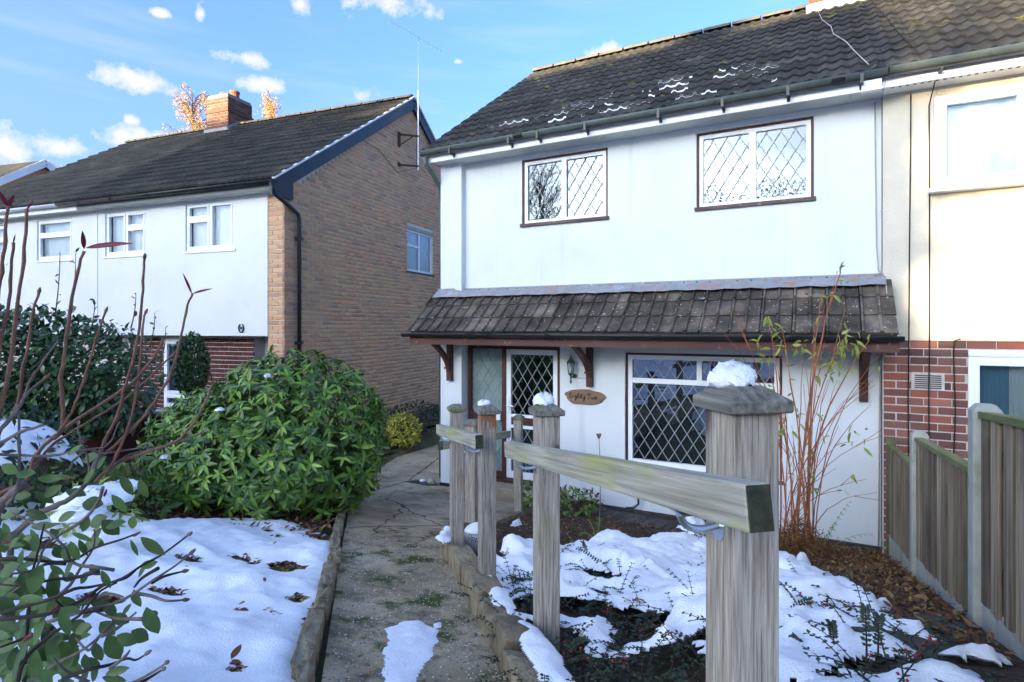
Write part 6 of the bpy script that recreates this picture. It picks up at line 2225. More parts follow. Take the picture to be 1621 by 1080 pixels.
# ------------------------------------------------------------------ leathery-leaved shrub in the corner
def corner_shrub():
    rr = random.Random(44)
    g = P(30, 1000, 1.45)
    base = (float(g[0]), float(g[1]), float(gh(g[0], g[1])))
    T = thing('leathery_shrub', 'sprawling shrub with oval leathery leaves and dark red buds over the snowy lawn', 'shrub', base)
    # leaves: zoom pixels (x, y, length, width, angle) of the region starting at (0, 810), four times enlarged
    LV = [(960, 695, 190, 122, -70), (885, 785, 122, 92, -30), (865, 552, 122, 82, -75), (270, 660, 230, 80, 60), (410, 700, 200, 75, -78), (425, 905, 195, 130, -60), (105, 960, 260, 72, 78), (222, 960, 250, 86, -82),
          (225, 430, 190, 118, 70), (100, 470, 95, 62, -40), (40, 990, 120, 82, 20), (620, 890, 130, 72, -75), (720, 860, 175, 112, -60), (740, 1010, 150, 62, 15), (720, 1062, 150, 62, -10), (520, 580, 110, 38, 5), (670, 430, 130, 42, -65),
          (600, 370, 95, 62, -50), (965, 220, 190, 66, -38), (900, 375, 95, 62, 60), (940, 335, 110, 52, 15), (850, 230, 115, 34, -65), (520, 160, 140, 42, -22), (620, 190, 90, 42, -30), (525, 230, 120, 46, -65), (470, 250, 135, 60, -70),
          (270, 90, 150, 52, 5), (60, 310, 95, 72, 0), (345, 140, 80, 52, -50), (200, 552, 150, 52, -5), (30, 690, 100, 70, -30), (700, 620, 110, 70, -60), (760, 680, 120, 66, -20), (800, 620, 90, 32, 55), (680, 740, 120, 90, -40),
          (60, 730, 130, 60, -20), (240, 770, 160, 70, 70), (330, 850, 150, 90, 60), (500, 790, 140, 46, 12), (150, 880, 130, 60, 80), (350, 1000, 120, 60, 45), (640, 600, 130, 60, -20), (520, 740, 110, 60, 30), (360, 370, 110, 46, -35),
          (330, 600, 120, 70, 50), (450, 620, 120, 40, -10), (130, 300, 120, 40, 85), (215, 150, 90, 30, -60), (560, 640, 100, 52, 40), (800, 810, 130, 84, -25), (600, 960, 100, 46, -50), (130, 1030, 150, 70, 60), (290, 1040, 110, 60, -50),
          (585, -50, 130, 112, 0), (755, -50, 150, 60, -50), (905, -145, 130, 62, -70), (800, -170, 160, 62, -60), (135, -105, 110, 62, 0), (280, -90, 140, 52, -30), (470, -390, 110, 42, 40), (570, -340, 110, 62, 30),
          (640, -310, 100, 62, 60), (310, -210, 150, 52, 0), (400, -220, 140, 42, -5), (620, 60, 120, 80, 30), (840, 70, 90, 90, 70), (700, 100, 140, 90, -40), (730, 80, 130, 70, 20), (40, 110, 90, 40, -65), (160, -240, 120, 70, 10), (60, -270, 110, 60, -30),
          (540, 80, 100, 60, 70), (230, 20, 140, 60, -20), (420, 30, 120, 60, 30), (330, -130, 130, 60, 35), (60, 20, 120, 60, 20), (720, -250, 120, 60, -35), (560, -220, 120, 60, 60), (480, -120, 130, 60, -10)]
    for i in range(130):
        LV.append((rr.uniform(-20, 640) * (1 - .45 * rr.random()), 120 + 1000 * rr.random() ** .75, rr.uniform(80, 190), rr.uniform(40, 100), rr.uniform(-85, 85)))
    ex, ez = np.array((CC, SS_, 0)), np.array((0, 0, 1.))
    toward = np.array((SS_, -CC, 0))
    mes = {}
    hubs = [P(30 + 20 * i, 1010 - 60 * (i % 3), 1.45) for i in range(3)]
    for i, (x, y, ln, wd_, an) in enumerate(LV):
        d = 1.30 + .35 * rr.random() + (.25 if y < 200 else 0) + (.15 if i > 82 else 0)
        L_ = ln / 4 / FPX * d
        a = rad(an)
        dr = ex * math.cos(a) + ez * math.sin(a)
        c = P(x / 4, 810 + y / 4, d)
        rat = round(min(.75, max(.28, wd_ / ln)) / .12) * .12
        if rat not in mes:
            mes[rat] = leaf_me('leaf', 1., rat, M['leaf_fore'], 6, .18, .10, 1.0)
        nn = toward * rr.uniform(.5, 1) + ez * rr.uniform(.2, .9) + ex * rr.uniform(-.4, .4)
        if rr.random() < .5 and abs(an) > 40: dr = -dr if dr[2] > 0 and rr.random() < .4 else dr
        ob('leaf', mes[rat], None, T, Matrix([list(map(float, r)) for r in fr(c - dr * L_ / 2, dr, nn, L_)]))
    # twigs in the same zoom pixels
    TW = [([(1190, 150), (1030, 270), (900, 340), (780, 420), (650, 470), (520, 560), (300, 650), (0, 680)], 1.42), ([(1200, 270), (1100, 350), (960, 440), (830, 530), (700, 590), (560, 620), (300, 700)], 1.42), ([(1155, 380), (1040, 410), (960, 450)], 1.42),
          ([(1160, 560), (1050, 565), (960, 535), (870, 520)], 1.42), ([(920, 905), (860, 940), (800, 930), (700, 970), (560, 1000), (400, 1060)], 1.4), ([(1050, 960), (960, 1020), (850, 1080), (760, 1120)], 1.38), ([(1030, 1000), (950, 1050), (880, 1090)], 1.38),
          ([(60, 0), (200, 70), (330, 150), (420, 240), (440, 300), (500, 340), (600, 350), (720, 370)], 1.5), ([(890, 130), (760, 180), (600, 230), (480, 300), (360, 320), (150, 300), (0, 300)], 1.5), ([(820, 880), (790, 920), (700, 990)], 1.4),
          ([(860, 370), (800, 420), (700, 450), (560, 480), (470, 490), (300, 560), (0, 640)], 1.42), ([(600, 120), (590, 230), (520, 340), (440, 470), (330, 560)], 1.5), ([(280, 80), (240, 250), (200, 420), (180, 650), (160, 900), (150, 1150)], 1.45),
          ([(580, 620), (700, 670), (830, 680), (900, 680)], 1.4), ([(740, 450), (640, 500), (560, 590), (500, 660), (300, 800), (150, 950), (100, 1150)], 1.4), ([(480, 800), (560, 880), (620, 800), (720, 700)], 1.4), ([(0, 460), (160, 470), (330, 430), (470, 420), (620, 380)], 1.45),
          ([(330, 920), (420, 1010), (560, 1080)], 1.38), ([(0, 860), (160, 800), (330, 740)], 1.36), ([(0, 560), (120, 480), (230, 360), (300, 200), (520, 60), (620, -60), (650, -150)], 1.5), ([(850, 480), (900, 420), (1000, 360)], 1.42), ([(640, 780), (560, 850), (480, 900), (330, 980), (120, 1130)], 1.38),
          ([(0, 400), (180, 380), (300, 330), (420, 330)], 1.47), ([(780, 540), (690, 520), (620, 540)], 1.42), ([(350, 560), (420, 620), (520, 640), (640, 620)], 1.42), ([(860, 640), (800, 690), (740, 740), (640, 790)], 1.4)]
    for k, (pp, d) in enumerate(TW):
        ctrl = [P(x / 4, 810 + y / 4, d + .03 * math.sin(i * 1.7 + k)) for i, (x, y) in enumerate(pp)]
        pts = cat_rom(ctrl, 3)
        ob('twig', MB().tube(pts, [.0022, .0035, .0050], 6), M['stem_grey' if k % 2 else 'twig_dk'], T, smooth=True)
        if k < 7:
            p, q = pts[0], pts[1]
            dr = (p - q) / np.linalg.norm(p - q)
            ob('bud', MB().tube([p - dr * .004, p + dr * .006, p + dr * .014, p + dr * .02], [.0022, .0055, .004, .0006], 6), M['stem_grey'], T, smooth=True)
    for (x, y, an, ln) in ((345, 615, 35, 70), (190, 790, 28, 90), (865, 145, 30, 44), (40, 195, 5, 60), (668, -120, 70, 50), (545, -450, 80, 36), (440, -205, 60, 44)):
        d = 1.36
        a = rad(an)
        dr = ex * math.cos(a) + ez * math.sin(a)
        c = P(x / 4, 810 + y / 4, d)
        L_ = ln / 4 / FPX * d
        ob('bud', MB().tube([c - dr * L_ / 2, c - dr * L_ * .2, c + dr * L_ * .2, c + dr * L_ / 2], [.002, L_ * .17, L_ * .13, .0008], 7), M['leaf_red'], T, smooth=True)


corner_shrub()

# snow-laden low shrub behind the stems
q = P(-5, 725, 4.3)
gz = float(gh(q[0], q[1]))
snow_sheet('shrub_snow', 'white hump of snow over a low shrub behind the bare red stems', [(q[0] - .75, q[1] - .3), (q[0] + .05, q[1] - .45), (q[0] + .42, q[1] - .1), (q[0] + .3, q[1] + .4), (q[0] - .7, q[1] + .5)], .07, [], 61,
           base=lambda x, y: gz + .14 + .50 * np.sqrt(np.clip(1 - ((x - q[0] + .15) / .75) ** 2 - ((y - q[1]) / .65) ** 2, 0.01, 1)), step=.03, rag=.09, sc=3, two=True)
ball_shrub('snow_covered_shrub', 'low dark leafy shrub half buried under a hump of snow', (q[0] - .12, q[1], gz + .32), (.72, .6, .50), 900, .08, LM(.4, 'leaf_dk'), 17, 0)
TUFTS = [(165, 800, 'leaf_yg', 'yellow-green evergreen tuft under the crossing red stems'), (225, 822, 'leaf_fore', 'green evergreen tuft at the foot of the rhododendron bush'), (205, 790, 'leaf_yg', 'pale tuft of narrow leaves between the red stems and the rhododendron'),
         (120, 760, 'leaf_fore', 'green tuft beside the snow-humped shrub'), (150, 842, 'leaf_yg', 'yellowing low tuft at the edge of the lawn snow'), (60, 815, 'leaf_fore', 'green tuft behind the leathery shrub')]
for i, (px_, py_, lm, lb) in enumerate(TUFTS):
    g = G(px_, py_)
    ball_shrub('low_evergreen', lb, (g[0], g[1], g[2] + .13), (.26, .22, .20), 170, .095, LM(.34, lm), 70 + i, 60, stem=False, lumpy=.4).__setitem__('group', 'evergreen tufts beside the lawn')
for i, (px_, py_, d, r) in enumerate(((150, 790, 3.6, .20), (128, 812, 3.4, .13), (190, 770, 3.9, .12))):
    g = P(px_, py_, d)
    g[2] = max(g[2], float(gh(g[0], g[1])) + .02)
    blob('shrub_snow', ('broad slanting pad of snow on the tufts below the red stems', 'rounded pad of snow low on the evergreen tufts', 'small pad of snow between the red stems')[i], (g[0], g[1], g[2] - .02), r, r * .4, 80 + i)


# ------------------------------------------------------------------ red stems by the wall
def dogwood():
    rr = random.Random(51)
    g = G(1262, 885)
    base = np.array((g[0], g[1], float(gh(g[0], g[1]))))
    T = thing('orange_stemmed_shrub', 'tall clump of thin orange-red stems with sparse yellow-green leaves by the white wall', 'shrub', tuple(base))
    d0 = 5.25
    TP = [(1330, 430, 5), (1300, 470, 4), (1215, 500, 3), (1237, 520, 3), (1168, 515, 2.4), (1200, 540, 2.6), (1290, 510, 3), (1375, 540, 4), (1270, 560, 2.6), (1345, 520, 3), (1385, 600, 2.5), (1395, 560, 2.2), (1380, 640, 2.2), (1250, 600, 2.6), (1225, 560, 3),
          (1310, 600, 2.4), (1350, 620, 2.), (1240, 640, 2.2), (1395, 690, 1.8), (1370, 760, 1.8), (1330, 700, 2.), (1215, 610, 1.8), (1390, 780, 1.6), (1120, 500, 1.4), (1305, 540, 2.)]
    mats = []
    for i, (px_, py_, w) in enumerate(TP):
        d = d0 + rr.uniform(-.25, .25)
        tip = P(px_, py_, d)
        st = base + np.array((rr.uniform(-.16, .16), rr.uniform(-.1, .1), -.03))
        bend = np.array((-(px_ - 1265) * .0012, rr.uniform(-.03, .03), .05 + abs(px_ - 1265) * .0006))
        pts = curve_pts(st, tip, bend, 12)
        pts = [p + rvec(rr) * .006 for p in pts]
        r = w / 2 / FPX * 4.0
        ob('stem', MB().tube(pts, [r * 1.25, r, r * .45], 6), M['stem_dog'], T, smooth=True)
        for k in (3, 5, 7, 9):
            if rr.random() < .6:                       # side twigs
                p = pts[k]
                tt = p + (pts[k + 1] - pts[k]) * rr.uniform(1.5, 3) + rvec(rr) * .14
                ob('twig', MB().tube([p, (p + tt) / 2 + rvec(rr) * .01, tt], [.0032, .0015], 5), M['stem_dog'], T)
                if rr.random() < .5:
                    for _ in range(rr.randint(1, 3)):
                        mats.append(fr(tt, rvec(rr) + np.array((0, 0, -.5)), rvec(rr) + np.array((0, 0, 1)), rr.uniform(.05, .09)))
        if i in (0, 1, 2, 3, 5, 7, 9, 13, 17, 21, 24):
            for _ in range(rr.randint(2, 5)):
                mats.append(fr(pts[-1 - rr.randint(0, 2)], rvec(rr) + np.array((0, 0, -.5)), rvec(rr) + np.array((0, 0, 1)), rr.uniform(.06, .11)))
    for (cx_, cy_, n) in ((1345, 545, 26), (1325, 580, 12), (1300, 575, 8), (1235, 545, 12), (1270, 545, 8), (1225, 515, 6), (1350, 690, 8), (1265, 700, 7), (1330, 435, 5)):
        for _ in range(n):
            p = P(cx_ + rr.gauss(0, 14), cy_ + rr.gauss(0, 12), d0 + rr.uniform(-.12, .12))
            mats.append(fr(p, rvec(rr) + np.array((0, 0, -.4)), rvec(rr) + np.array((0, 0, .8)), rr.uniform(.06, .115)))
    foliage(T, mats, [leaf_me('leaf', 1., .30, M['leaf_yg'], 4, .3, .3), leaf_me('leaf', 1., .24, M['leaf_yg'], 4, .4, .5)], 300)
    # dead thatch at the foot
    th = MB()
    for i in range(1300):
        a = rr.uniform(0, 2 * math.pi)
        r = rr.uniform(0, .40)
        p = base + np.array((r * math.cos(a), r * math.sin(a), 0))
        p[2] = float(gh(p[0], p[1])) + rr.uniform(0, .38) * max(0, 1 - r / .42)
        th.tube([p, p + np.array((rr.uniform(-.12, .12), rr.uniform(-.12, .12), rr.uniform(-.06, .10)))], .0022, 3, cap=False)
    ob('thatch', th, M['litter'], T, kind='stuff')


dogwood()


# compound-leaved seedlings at the foot of the wall
def frond(T, p0, p1, n, size, mats, rr, bend=(0, 0, .05), w=.003):
    pts = curve_pts(p0, p1, bend, 9)
    ob('stalk', MB().tube(pts, [w, w * .4], 5), M['leaf_yg'], T)
    pts = [np.array(p) for p in pts]
    for k in range(n):
        u = .3 + .7 * k / max(1, n - 1)
        i = min(7, int(u * 8))
        p = pts[i] + (pts[i + 1] - pts[i]) * (u * 8 - i)
        d = pts[i + 1] - pts[i]; d /= np.linalg.norm(d)
        s = np.cross(d, [0, 0, 1]); s /= np.linalg.norm(s) + 1e-9
        for sg in (-1, 1):
            mats.append(fr(p, s * sg + d * .5 + np.array((0, 0, -.15)), np.array((0, 0, 1.)), size * (1 - .45 * u) * rr.uniform(.85, 1.1)))


def compound(name, label, px_, py_, fr_list, size, mname, seed, group=None, cat='plant'):
    rr = random.Random(seed)
    g = G(px_, py_)
    T = thing(name, label, cat, tuple(map(float, g)), group=group)
    mats = []
    d0 = float(-g[0] * SS_ + g[1] * CC)
    for (ax, ay, n) in fr_list:
        frond(T, g, P(ax, ay, d0 + rr.uniform(-.12, .08)), n, size, mats, rr)
    foliage(T, mats, [leaf_me('leaflet', 1., .30, M[mname], 3, .2, .2)], 300, 'leaflet')


compound('leafy_seedling', 'pale green seedling with feathery leaves at the foot of the red-orange stems', 1300, 880, [(1345, 795, 8), (1375, 845, 7), (1320, 830, 6), (1385, 870, 5)], .07, 'fern', 3)
compound('leafy_seedling', 'bright green seedling with drooping leaves against the fence end', 1412, 885, [(1425, 815, 3), (1432, 868, 3), (1405, 866, 2)], .11, 'leaf_yg', 4)
compound('fern', 'small green fern in the leaf litter in front of the brick pavers', 945, 862, [(930, 822, 9), (950, 820, 9), (918, 845, 8), (968, 838, 8), (960, 850, 6)], .05, 'fern', 5)
compound('fern', 'browning fern beside the small green fern', 968, 866, [(985, 835, 8), (1000, 850, 7), (955, 840, 7), (975, 830, 6)], .05, 'litter', 6)
ball_shrub('reddish_groundcover', 'leafy ground cover turning red at the foot of the handrail post by the wall', (*g2(905, 815), .24), (.28, .22, .16), 260, .07, LM(.5, 'fern'), 33, 120)
ball_shrub('reddish_groundcover', 'dark red leafed ground cover next to the brick pavers', (*g2(920, 812), .22), (.24, .2, .13), 160, .06, LM(.5, 'litter'), 34, 80)
ball_shrub('dark_groundcover', 'dark green leafy plant at the foot of the lower mossy post', (*g2(845, 812), .34), (.15, .15, .18), 160, .08, LM(.5, 'fern'), 35, 80)


def stalk(label, px_, py_, tx, ty, head=True, seed=1):
    g = G(px_, py_)
    d0 = float(-g[0] * SS_ + g[1] * CC)
    t = P(tx, ty, d0)
    T = thing('dried_seed_stalk', label, 'plant', tuple(map(float, g)))
    pts = curve_pts(g, t, (.015, 0, 0), 8)
    ob('stalk', MB().tube(pts, [.005, .003], 6), M['stem_grey'], T)
    if head:
        ob('seed_head', MB().lathe([(.004, -.03), (.016, -.012), (.024, .006), (.026, .018), (.012, .020)], t, 9), M['stem_grey'], T, smooth=True)


stalk('single dried stalk with a round brown seed head standing before the white wall', 948, 850, 948, 690)
stalk('thin bare dead stalk leaning by the brick pavers', 1010, 850, 1003, 800, False)


# ------------------------------------------------------------------ cotoneaster under the snow
def cotoneaster():
    rr = random.Random(61)
    c0 = g2(960, 1000)
    T = thing('cotoneaster', 'low spreading cotoneaster with tiny dark leaves and red berries under the snow', 'shrub', (c0[0], c0[1], float(gh(*c0))))
    mats, bm = [], []
    tw = MB()
    k = 0
    poly = np.array(bed)
    lo, hi = poly.min(0), poly.max(0)
    pts = []
    while len(pts) < 900:
        x, y = rr.uniform(lo[0], min(hi[0], .35)), rr.uniform(max(lo[1], .6), hi[1])
        if sdist(np.array([[x]]), np.array([[y]]), bed)[0, 0] > .02: pts.append((x, y))
    for x, y in pts:
        zt = float(cot_base(x, y))
        zg = float(gh(x, y))
        a = rr.uniform(0, 2 * math.pi)
        L_ = rr.uniform(.10, .26)
        d = np.array((math.cos(a), math.sin(a), 0))
        p0 = np.array((x, y, zg + rr.uniform(.2, .9) * (zt - zg)))
        up = rr.uniform(-.02, .07) if rr.random() < .75 else rr.uniform(.06, .16)
        p1 = p0 + d * L_ + np.array((0, 0, up))
        pp = curve_pts(p0, p1, (0, 0, rr.uniform(.0, .04)), 5)
        tw.tube(pp, [.0028, .0012], 4, cap=False)
        s = np.cross(d, [0, 0, 1])
        for u in np.linspace(.1, 1, 9):
            i = min(3, int(u * 4))
            q = pp[i] + (pp[i + 1] - pp[i]) * (u * 4 - i)
            for sg in (-1, 1):
                mats.append(fr(q, s * sg + d * .5 + np.array((0, 0, rr.uniform(-.2, .5))), np.array((0, 0, 1.)) + rvec(rr) * .4, rr.uniform(.013, .022)))
        if rr.random() < .16:
            for _ in range(rr.randint(2, 5)):
                bm.append(pp[rr.randint(1, 4)] + rvec(rr) * .012)
    ob('twigs', tw, M['twig_dk'], T, kind='stuff')
    foliage(T, mats, [leaf_me('leaf', 1., .62, M['leaf_dk'], 2, .2, .1)], 0)
    # longer sprays breaking through the snow
    for i, (x, y, tx, ty) in enumerate(((775, 925, 862, 908), (800, 950, 830, 935), (885, 1045, 930, 1012), (930, 880, 922, 858), (960, 905, 915, 868), (1000, 935, 990, 915), (1015, 930, 1035, 942), (1080, 985, 1100, 960), (1095, 975, 1118, 955), (1230, 990, 1282, 952), (1235, 1020, 1270, 1005),
                                             (1245, 1030, 1262, 1012), (1320, 1020, 1315, 985), (1372, 1040, 1370, 960), (1390, 1035, 1392, 975), (1300, 950, 1305, 925), (760, 905, 780, 895), (870, 1065, 990, 1078), (905, 985, 925, 992), (1070, 885, 1076, 862), (1065, 890, 1060, 900), (810, 925, 846, 918))):
        g = G(x, y, .1)
        d0 = float(-g[0] * SS_ + g[1] * CC)
        t = P(tx, ty, d0 - .02)
        pp = curve_pts(g, t, (0, 0, .02), 8)
        ob('spray', MB().tube(pp, [.003, .0015], 5), M['twig_dk'], T)
        dd = np.array(t) - g
        dd /= np.linalg.norm(dd)
        s = np.cross(dd, CAMP - g); s /= np.linalg.norm(s)
        ms = []
        for u in np.linspace(.15, 1, 12):
            j = min(6, int(u * 7)); q = pp[j] + (pp[j + 1] - pp[j]) * (u * 7 - j)
            for sg in (-1, 1):
                ms.append(fr(q, s * sg + dd * .6, CAMP - g, rr.uniform(.013, .02)))
        foliage(T, ms, [COTL], 0, massname='spray_leaves')
    for (x, y, n) in ((870, 905, 9), (885, 900, 6), (905, 925, 5), (1030, 940, 8), (1040, 950, 5), (1098, 965, 6), (1101, 975, 4), (960, 965, 4), (985, 1045, 5), (900, 1040, 5)):
        g = G(x, y, .17)
        for _ in range(n): bm.append(g + rvec(rr) * .022)
    bb = MB()
    for p in bm:
        bb.lathe([(.001, -.0045), (.0043, -.0015), (.0043, .0015), (.001, .0045)], p, 6)
    ob('berries', bb, M['berry'], T, kind='stuff', smooth=True)


COTL = leaf_me('leaf', 1., .62, M['leaf_dk'], 2, .2, .1)
cotoneaster()


# ------------------------------------------------------------------ dead leaves
def litter(name, label, poly, n, seed, size=(.03, .065), dens=None, lift=.02):
    rr = random.Random(seed)
    p = np.array(poly)
    lo, hi = p.min(0), p.max(0)
    xs, ys = RNG.uniform(lo[0], hi[0], n * 3), RNG.uniform(lo[1], hi[1], n * 3)
    ok = sdist(xs, ys, poly) > .03
    mats = []
    for x, y in list(zip(xs[ok], ys[ok]))[:n]:
        if dens and rr.random() > dens(x, y): continue
        z = float(gh(x, y)) + .012 + rr.uniform(.004, lift)
        a = rr.uniform(0, 6.28)
        mats.append(fr((x, y, z), (math.cos(a), math.sin(a), rr.uniform(-.2, .35)), np.array((0, 0, 1.)) + rvec(rr) * .5, rr.uniform(*size)))
    me = [leaf_me('dead_leaf', 1., .42, M['litter'], 3, .5, -.3), leaf_me('dead_leaf', 1., .55, M['litter'], 3, .3, .4)]
    A = {}
    for a in mats: A.setdefault(rr.randrange(2), []).append(a)
    Vs, Fs, o = [], [], 0
    for k, ms in A.items():
        nv = len(me[k].vertices)
        v = np.empty(nv * 3, np.float32); me[k].vertices.foreach_get('co', v)
        v = np.c_[v.reshape(-1, 3), np.ones(nv)]
        f = np.array([tuple(q_.vertices) for q_ in me[k].polygons])
        AA = np.array(ms)
        Vs.append(np.einsum('kij,nj->kni', AA, v)[..., :3].reshape(-1, 3))
        Fs.append((f[None] + (np.arange(len(AA)) * nv)[:, None, None]).reshape(-1, 4) + o)
        o += len(AA) * nv
    tag(ob(name, np_mesh(name, np.concatenate(Vs), np.concatenate(Fs), True), M['litter']), label, 'leaves', kind='stuff')


litter('leaf_litter', 'brown fallen leaves on the bank below the fence', [(-.9, 7.0), (.58, 7.0), (.58, 2.2), (-.1, 3.0), (-.5, 4.6)], 5200, 5, (.018, .05), lift=.045)
litter('leaf_litter', 'brown leaf litter and grit on the soil in front of the white wall', [(-2.95, 6.9), (-.7, 7.05), (-.8, 4.9), (-1.9, 4.4), (-2.5, 4.0), (-2.9, 5.4)], 2000, 6, (.018, .045))
litter('leaf_litter', 'red-brown fallen leaves under the rhododendron bush', [(-3.5, 3.3), (-4.3, 4.5), (-5.6, 4.9), (-6.5, 3.2), (-5.2, 2.4)], 1600, 7, (.03, .07))
litter('leaf_litter', 'fallen leaves along the edge of the golden shrub bed', [(-5.3, 4.95), (-5.9, 6.1), (-6.5, 7.2), (-7.2, 7.0), (-6.6, 5.0)], 700, 8, (.03, .06))
def grit():
    rr = random.Random(8)
    b = MB()
    n = 0
    while n < 4200:
        u, v = rr.random(), rr.random()
        e = abs(v - .5) * 2
        if rr.random() > .25 + .75 * e ** 2: continue
        x = -.35 + (-3.0) * u + (.50) * v
        y = .15 + 3.35 * u + (.46) * v
        z = zs(x, y) + .0125
        r = rr.uniform(.002, .0065)
        a = rr.uniform(0, 6.28)
        c_, s_ = math.cos(a) * r, math.sin(a) * r
        b.add([(x + c_, y + s_, z), (x - s_, y + c_, z), (x - c_, y - s_, z), (x + s_, y - c_, z), (x + rr.uniform(-.3, .3) * r, y, z + r * rr.uniform(.5, 1))], [(0, 1, 4), (1, 2, 4), (2, 3, 4), (3, 0, 4)])
        n += 1
    tag(ob('grit', b, M['grit']), 'pale and dark grit scattered over the sloping path', 'grit', kind='stuff')


grit()


def hole_litter():
    rr = random.Random(77)
    me = leaf_me('dead_leaf', 1., .45, M['litter'], 3, .4, .2)
    mats = []
    for hx_, hy_, hr_, ex_ in holes:
        for _ in range(int(30 + hr_ * 500)):
            a, r = rr.uniform(0, 6.28), hr_ * .95 * rr.random() ** .5
            x, y = hx_ + math.cos(a) * r * ex_, hy_ + math.sin(a) * r
            mats.append(fr((x, y, float(gh(x, y)) + rr.uniform(-.012, .004)), (math.cos(a * 3), math.sin(a * 3), rr.uniform(-.1, .4)), np.array((0, 0, 1.)) + rvec(rr) * .5, rr.uniform(.015, .045)))
    merge_copies('leaf_litter', me, mats, M['litter'], None, True)
    tag(COL.objects[-1], 'dull grass and dead leaves showing through the holes in the lawn snow', 'leaves')


hole_litter()


def snow_leaves():
    me = leaf_me('fallen_leaf', 1., .5, M['litter'], 4, .45, -.25)
    for k, (px_, py_, ln) in enumerate(((378, 966, .05), (366, 1056, .06), (382, 1062, .035), (490, 880, .03), (432, 868, .03), (250, 985, .035), (300, 905, .04), (475, 1000, .03), (420, 930, .035))):
        g = G(px_, py_, .06)
        a = k * 1.9
        o = ob('fallen_leaf', me, None, None, Matrix([list(map(float, r)) for r in fr((g[0], g[1], float(gh(g[0], g[1])) + .085), (math.cos(a), math.sin(a), .15), (.2, -.3, 1), ln)]))
        tag(o, 'small brown curled leaf lying on the lawn snow', 'leaf', 'curled leaves lying on the lawn snow')


snow_leaves()


# ------------------------------------------------------------------ trees
def birch(label, px_, d, ztop, spread, seed, leaf='birch'):
    rr = random.Random(seed)
    b0 = P(px_, 517, d); b0[2] = float(gh(b0[0], b0[1]))
    T = thing('birch_tree', label, 'tree', tuple(map(float, b0)), group='birch trees behind the houses')
    H = ztop - b0[2]
    ob('trunk', MB().tube(curve_pts(b0 - np.array((0, 0, .2)), b0 + np.array((rr.uniform(-.4, .4), 0, H * .96)), (.15, 0, 0), 9), [.20, .12, .03], 8), M['bark'], T, smooth=True)
    mats = []
    for i in range(80):
        u = .28 + .68 * (i / 80) ** .8
        a = rr.uniform(0, 6.28)
        L_ = spread * (1.05 - u) * rr.uniform(.7, 1.25) + .35
        p0 = b0 + np.array((0, 0, H * u))
        p1 = p0 + np.array((math.cos(a) * L_, math.sin(a) * L_, L_ * rr.uniform(.5, 1.2)))
        pts = curve_pts(p0, p1, (0, 0, .1), 6)
        ob('limb', MB().tube(pts, [.045 * (1.1 - u) + .012, .008], 5), M['bark'], T)
        for k in range(13):
            q0 = pts[rr.randint(1, 5)] + rvec(rr) * .12
            q1 = q0 + np.array((rr.uniform(-.25, .25), rr.uniform(-.25, .25), -rr.uniform(.25, .9)))
            for s in np.linspace(0, 1, 9):
                if rr.random() < .8:
                    mats.append(fr(q0 + (q1 - q0) * s + rvec(rr) * .06, rvec(rr) + np.array((0, 0, -.6)), rvec(rr), rr.uniform(.06, .12)))
    foliage(T, mats, [leaf_me('leaf', 1., .7, M[leaf], 2, .2, .1)], 0, massname='crown')


birch('autumn birch with orange leaves rising behind the chimney of the brick-gabled house', 308, 31, 15.4, 3.3, 3)
birch('slim autumn birch with orange leaves on the gable side of the chimney', 430, 33, 16.0, 2.2, 4)
birch('thin autumn birch hidden partly by the brick chimney', 376, 34, 16.2, 1.1, 6)
birch('small distant birch with orange leaves above the far roof', 90, 48, 16.2, 1.8, 5)


def street_tree():
    rr = random.Random(9)
    b0 = np.array((-18.6, -25.0, 2.3))
    T = thing('street_tree', 'bare twiggy tree across the street in front of the tall brick house', 'tree', tuple(b0))
    ob('trunk', MB().tube(curve_pts(b0 - np.array((0, 0, .3)), b0 + np.array((.2, 0, 9.5)), (.1, .1, 0), 7), [.28, .18, .07], 8), M['bark'], T, smooth=True)
    tw = MB()

    def grow(p, d, L_, r, depth):
        q = p + d * L_
        tw.tube([p, (p + q) / 2 + rvec(rr) * L_ * .06, q], [r, r * .6], 4, cap=False)
        if depth == 0: return
        for _ in range(3 if depth > 1 else 4):
            nd = d + rvec(rr) * .75 + np.array((0, 0, .15))
            grow(q - d * L_ * rr.uniform(0, .5), nd / np.linalg.norm(nd), L_ * rr.uniform(.55, .8), r * .6, depth - 1)
    for i in range(20):
        a = rr.uniform(0, 6.28)
        d = np.array((math.cos(a) * .6, math.sin(a) * .6, rr.uniform(.5, 1.2)))
        grow(b0 + np.array((.1, 0, rr.uniform(2.8, 9.3))), d / np.linalg.norm(d), rr.uniform(1.2, 2.0), .06, 4)
    ob('crown', tw, M['bark'], T, kind='stuff')


street_tree()


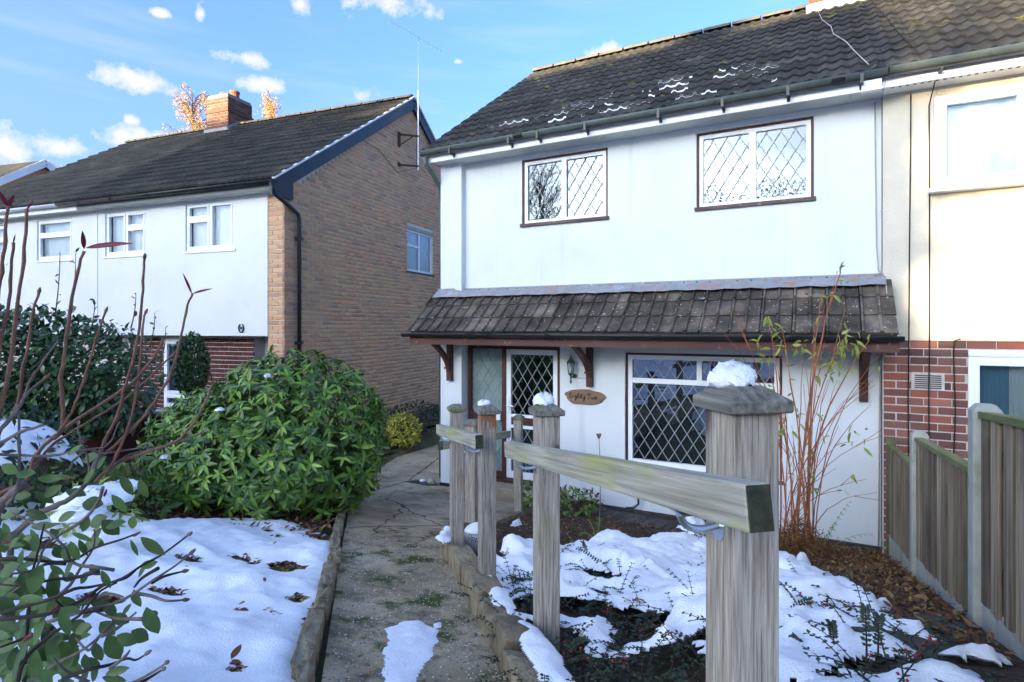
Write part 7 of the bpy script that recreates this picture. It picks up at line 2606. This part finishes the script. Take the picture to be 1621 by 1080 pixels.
def filter_tree(label, x, y, seed):  # unseen tree added to thin and soften the sun on the joined house
    rr = random.Random(seed)
    b0 = np.array((x, y, 2.3))
    T = thing('street_tree', label, 'tree', tuple(b0), group='unseen trees added across the street to dim the sun')
    ob('trunk', MB().tube(curve_pts(b0 - np.array((0, 0, .3)), b0 + np.array((0, 0, 6)), (.1, .1, 0), 7), [.22, .16, .05], 8), M['bark'], T, smooth=True)
    mats = []
    for i in range(15):
        a = rr.uniform(0, 6.28)
        p0 = b0 + np.array((0, 0, rr.uniform(1.8, 5.5)))
        p1 = p0 + np.array((math.cos(a) * 2.2, math.sin(a) * 2.2, rr.uniform(.4, 2)))
        ob('limb', MB().tube(curve_pts(p0, p1, (0, 0, .2)), [.06, .015], 5), M['bark'], T)
    for i in range(5200):
        v = rvec(rr) * rr.random() ** .45
        k = 1 + .3 * (float(fbm(v[0] * 2 + 4, v[2] * 2 + v[1] + 4, seed)) - .5)
        mats.append(fr(b0 + np.array((0, 0, 5.3)) + v * np.array((3.3, 2.6, 3.7)) * k, rvec(rr), rvec(rr), rr.uniform(.12, .22)))
    foliage(T, mats, [leaf_me('leaf', 1., .6, M['leaf_dk'], 2, .2, .1)], 0, massname='crown')


filter_tree('unseen broad leafy tree across the street, added to dim the sun patch', -7.2, -24.5, 3)
filter_tree('unseen leafy tree before the garage, added to dim the sun patch', -2.6, -24.0, 5)


# low wall and red coping in the neighbour's garden
q = P(232, 655, 8.8)
w = thing('low_garden_wall', 'low wall with red coping dusted with snow in the neighbouring front garden', 'wall', (float(q[0]), float(q[1]), float(gh(q[0], q[1]))))
ex = np.array((CC, SS_, 0))
a, c = q - ex * .9, q + ex * .8
zz = float(q[2])
ob('wall', MB().beam((a[0], a[1], zz - .35), (c[0], c[1], zz - .35), .16, .62), M['brick_dark'], w)
ob('coping', MB().beam((a[0], a[1], zz - .01), (c[0], c[1], zz - .01), .22, .05), M['clay'], w, bevel=.006)
ob('snow_cover', MB().beam((a[0] + .05, a[1] + .03, zz + .03), (c[0] - .3, c[1] - .1, zz + .03), .17, .035), M['snow'], w, bevel=.012)
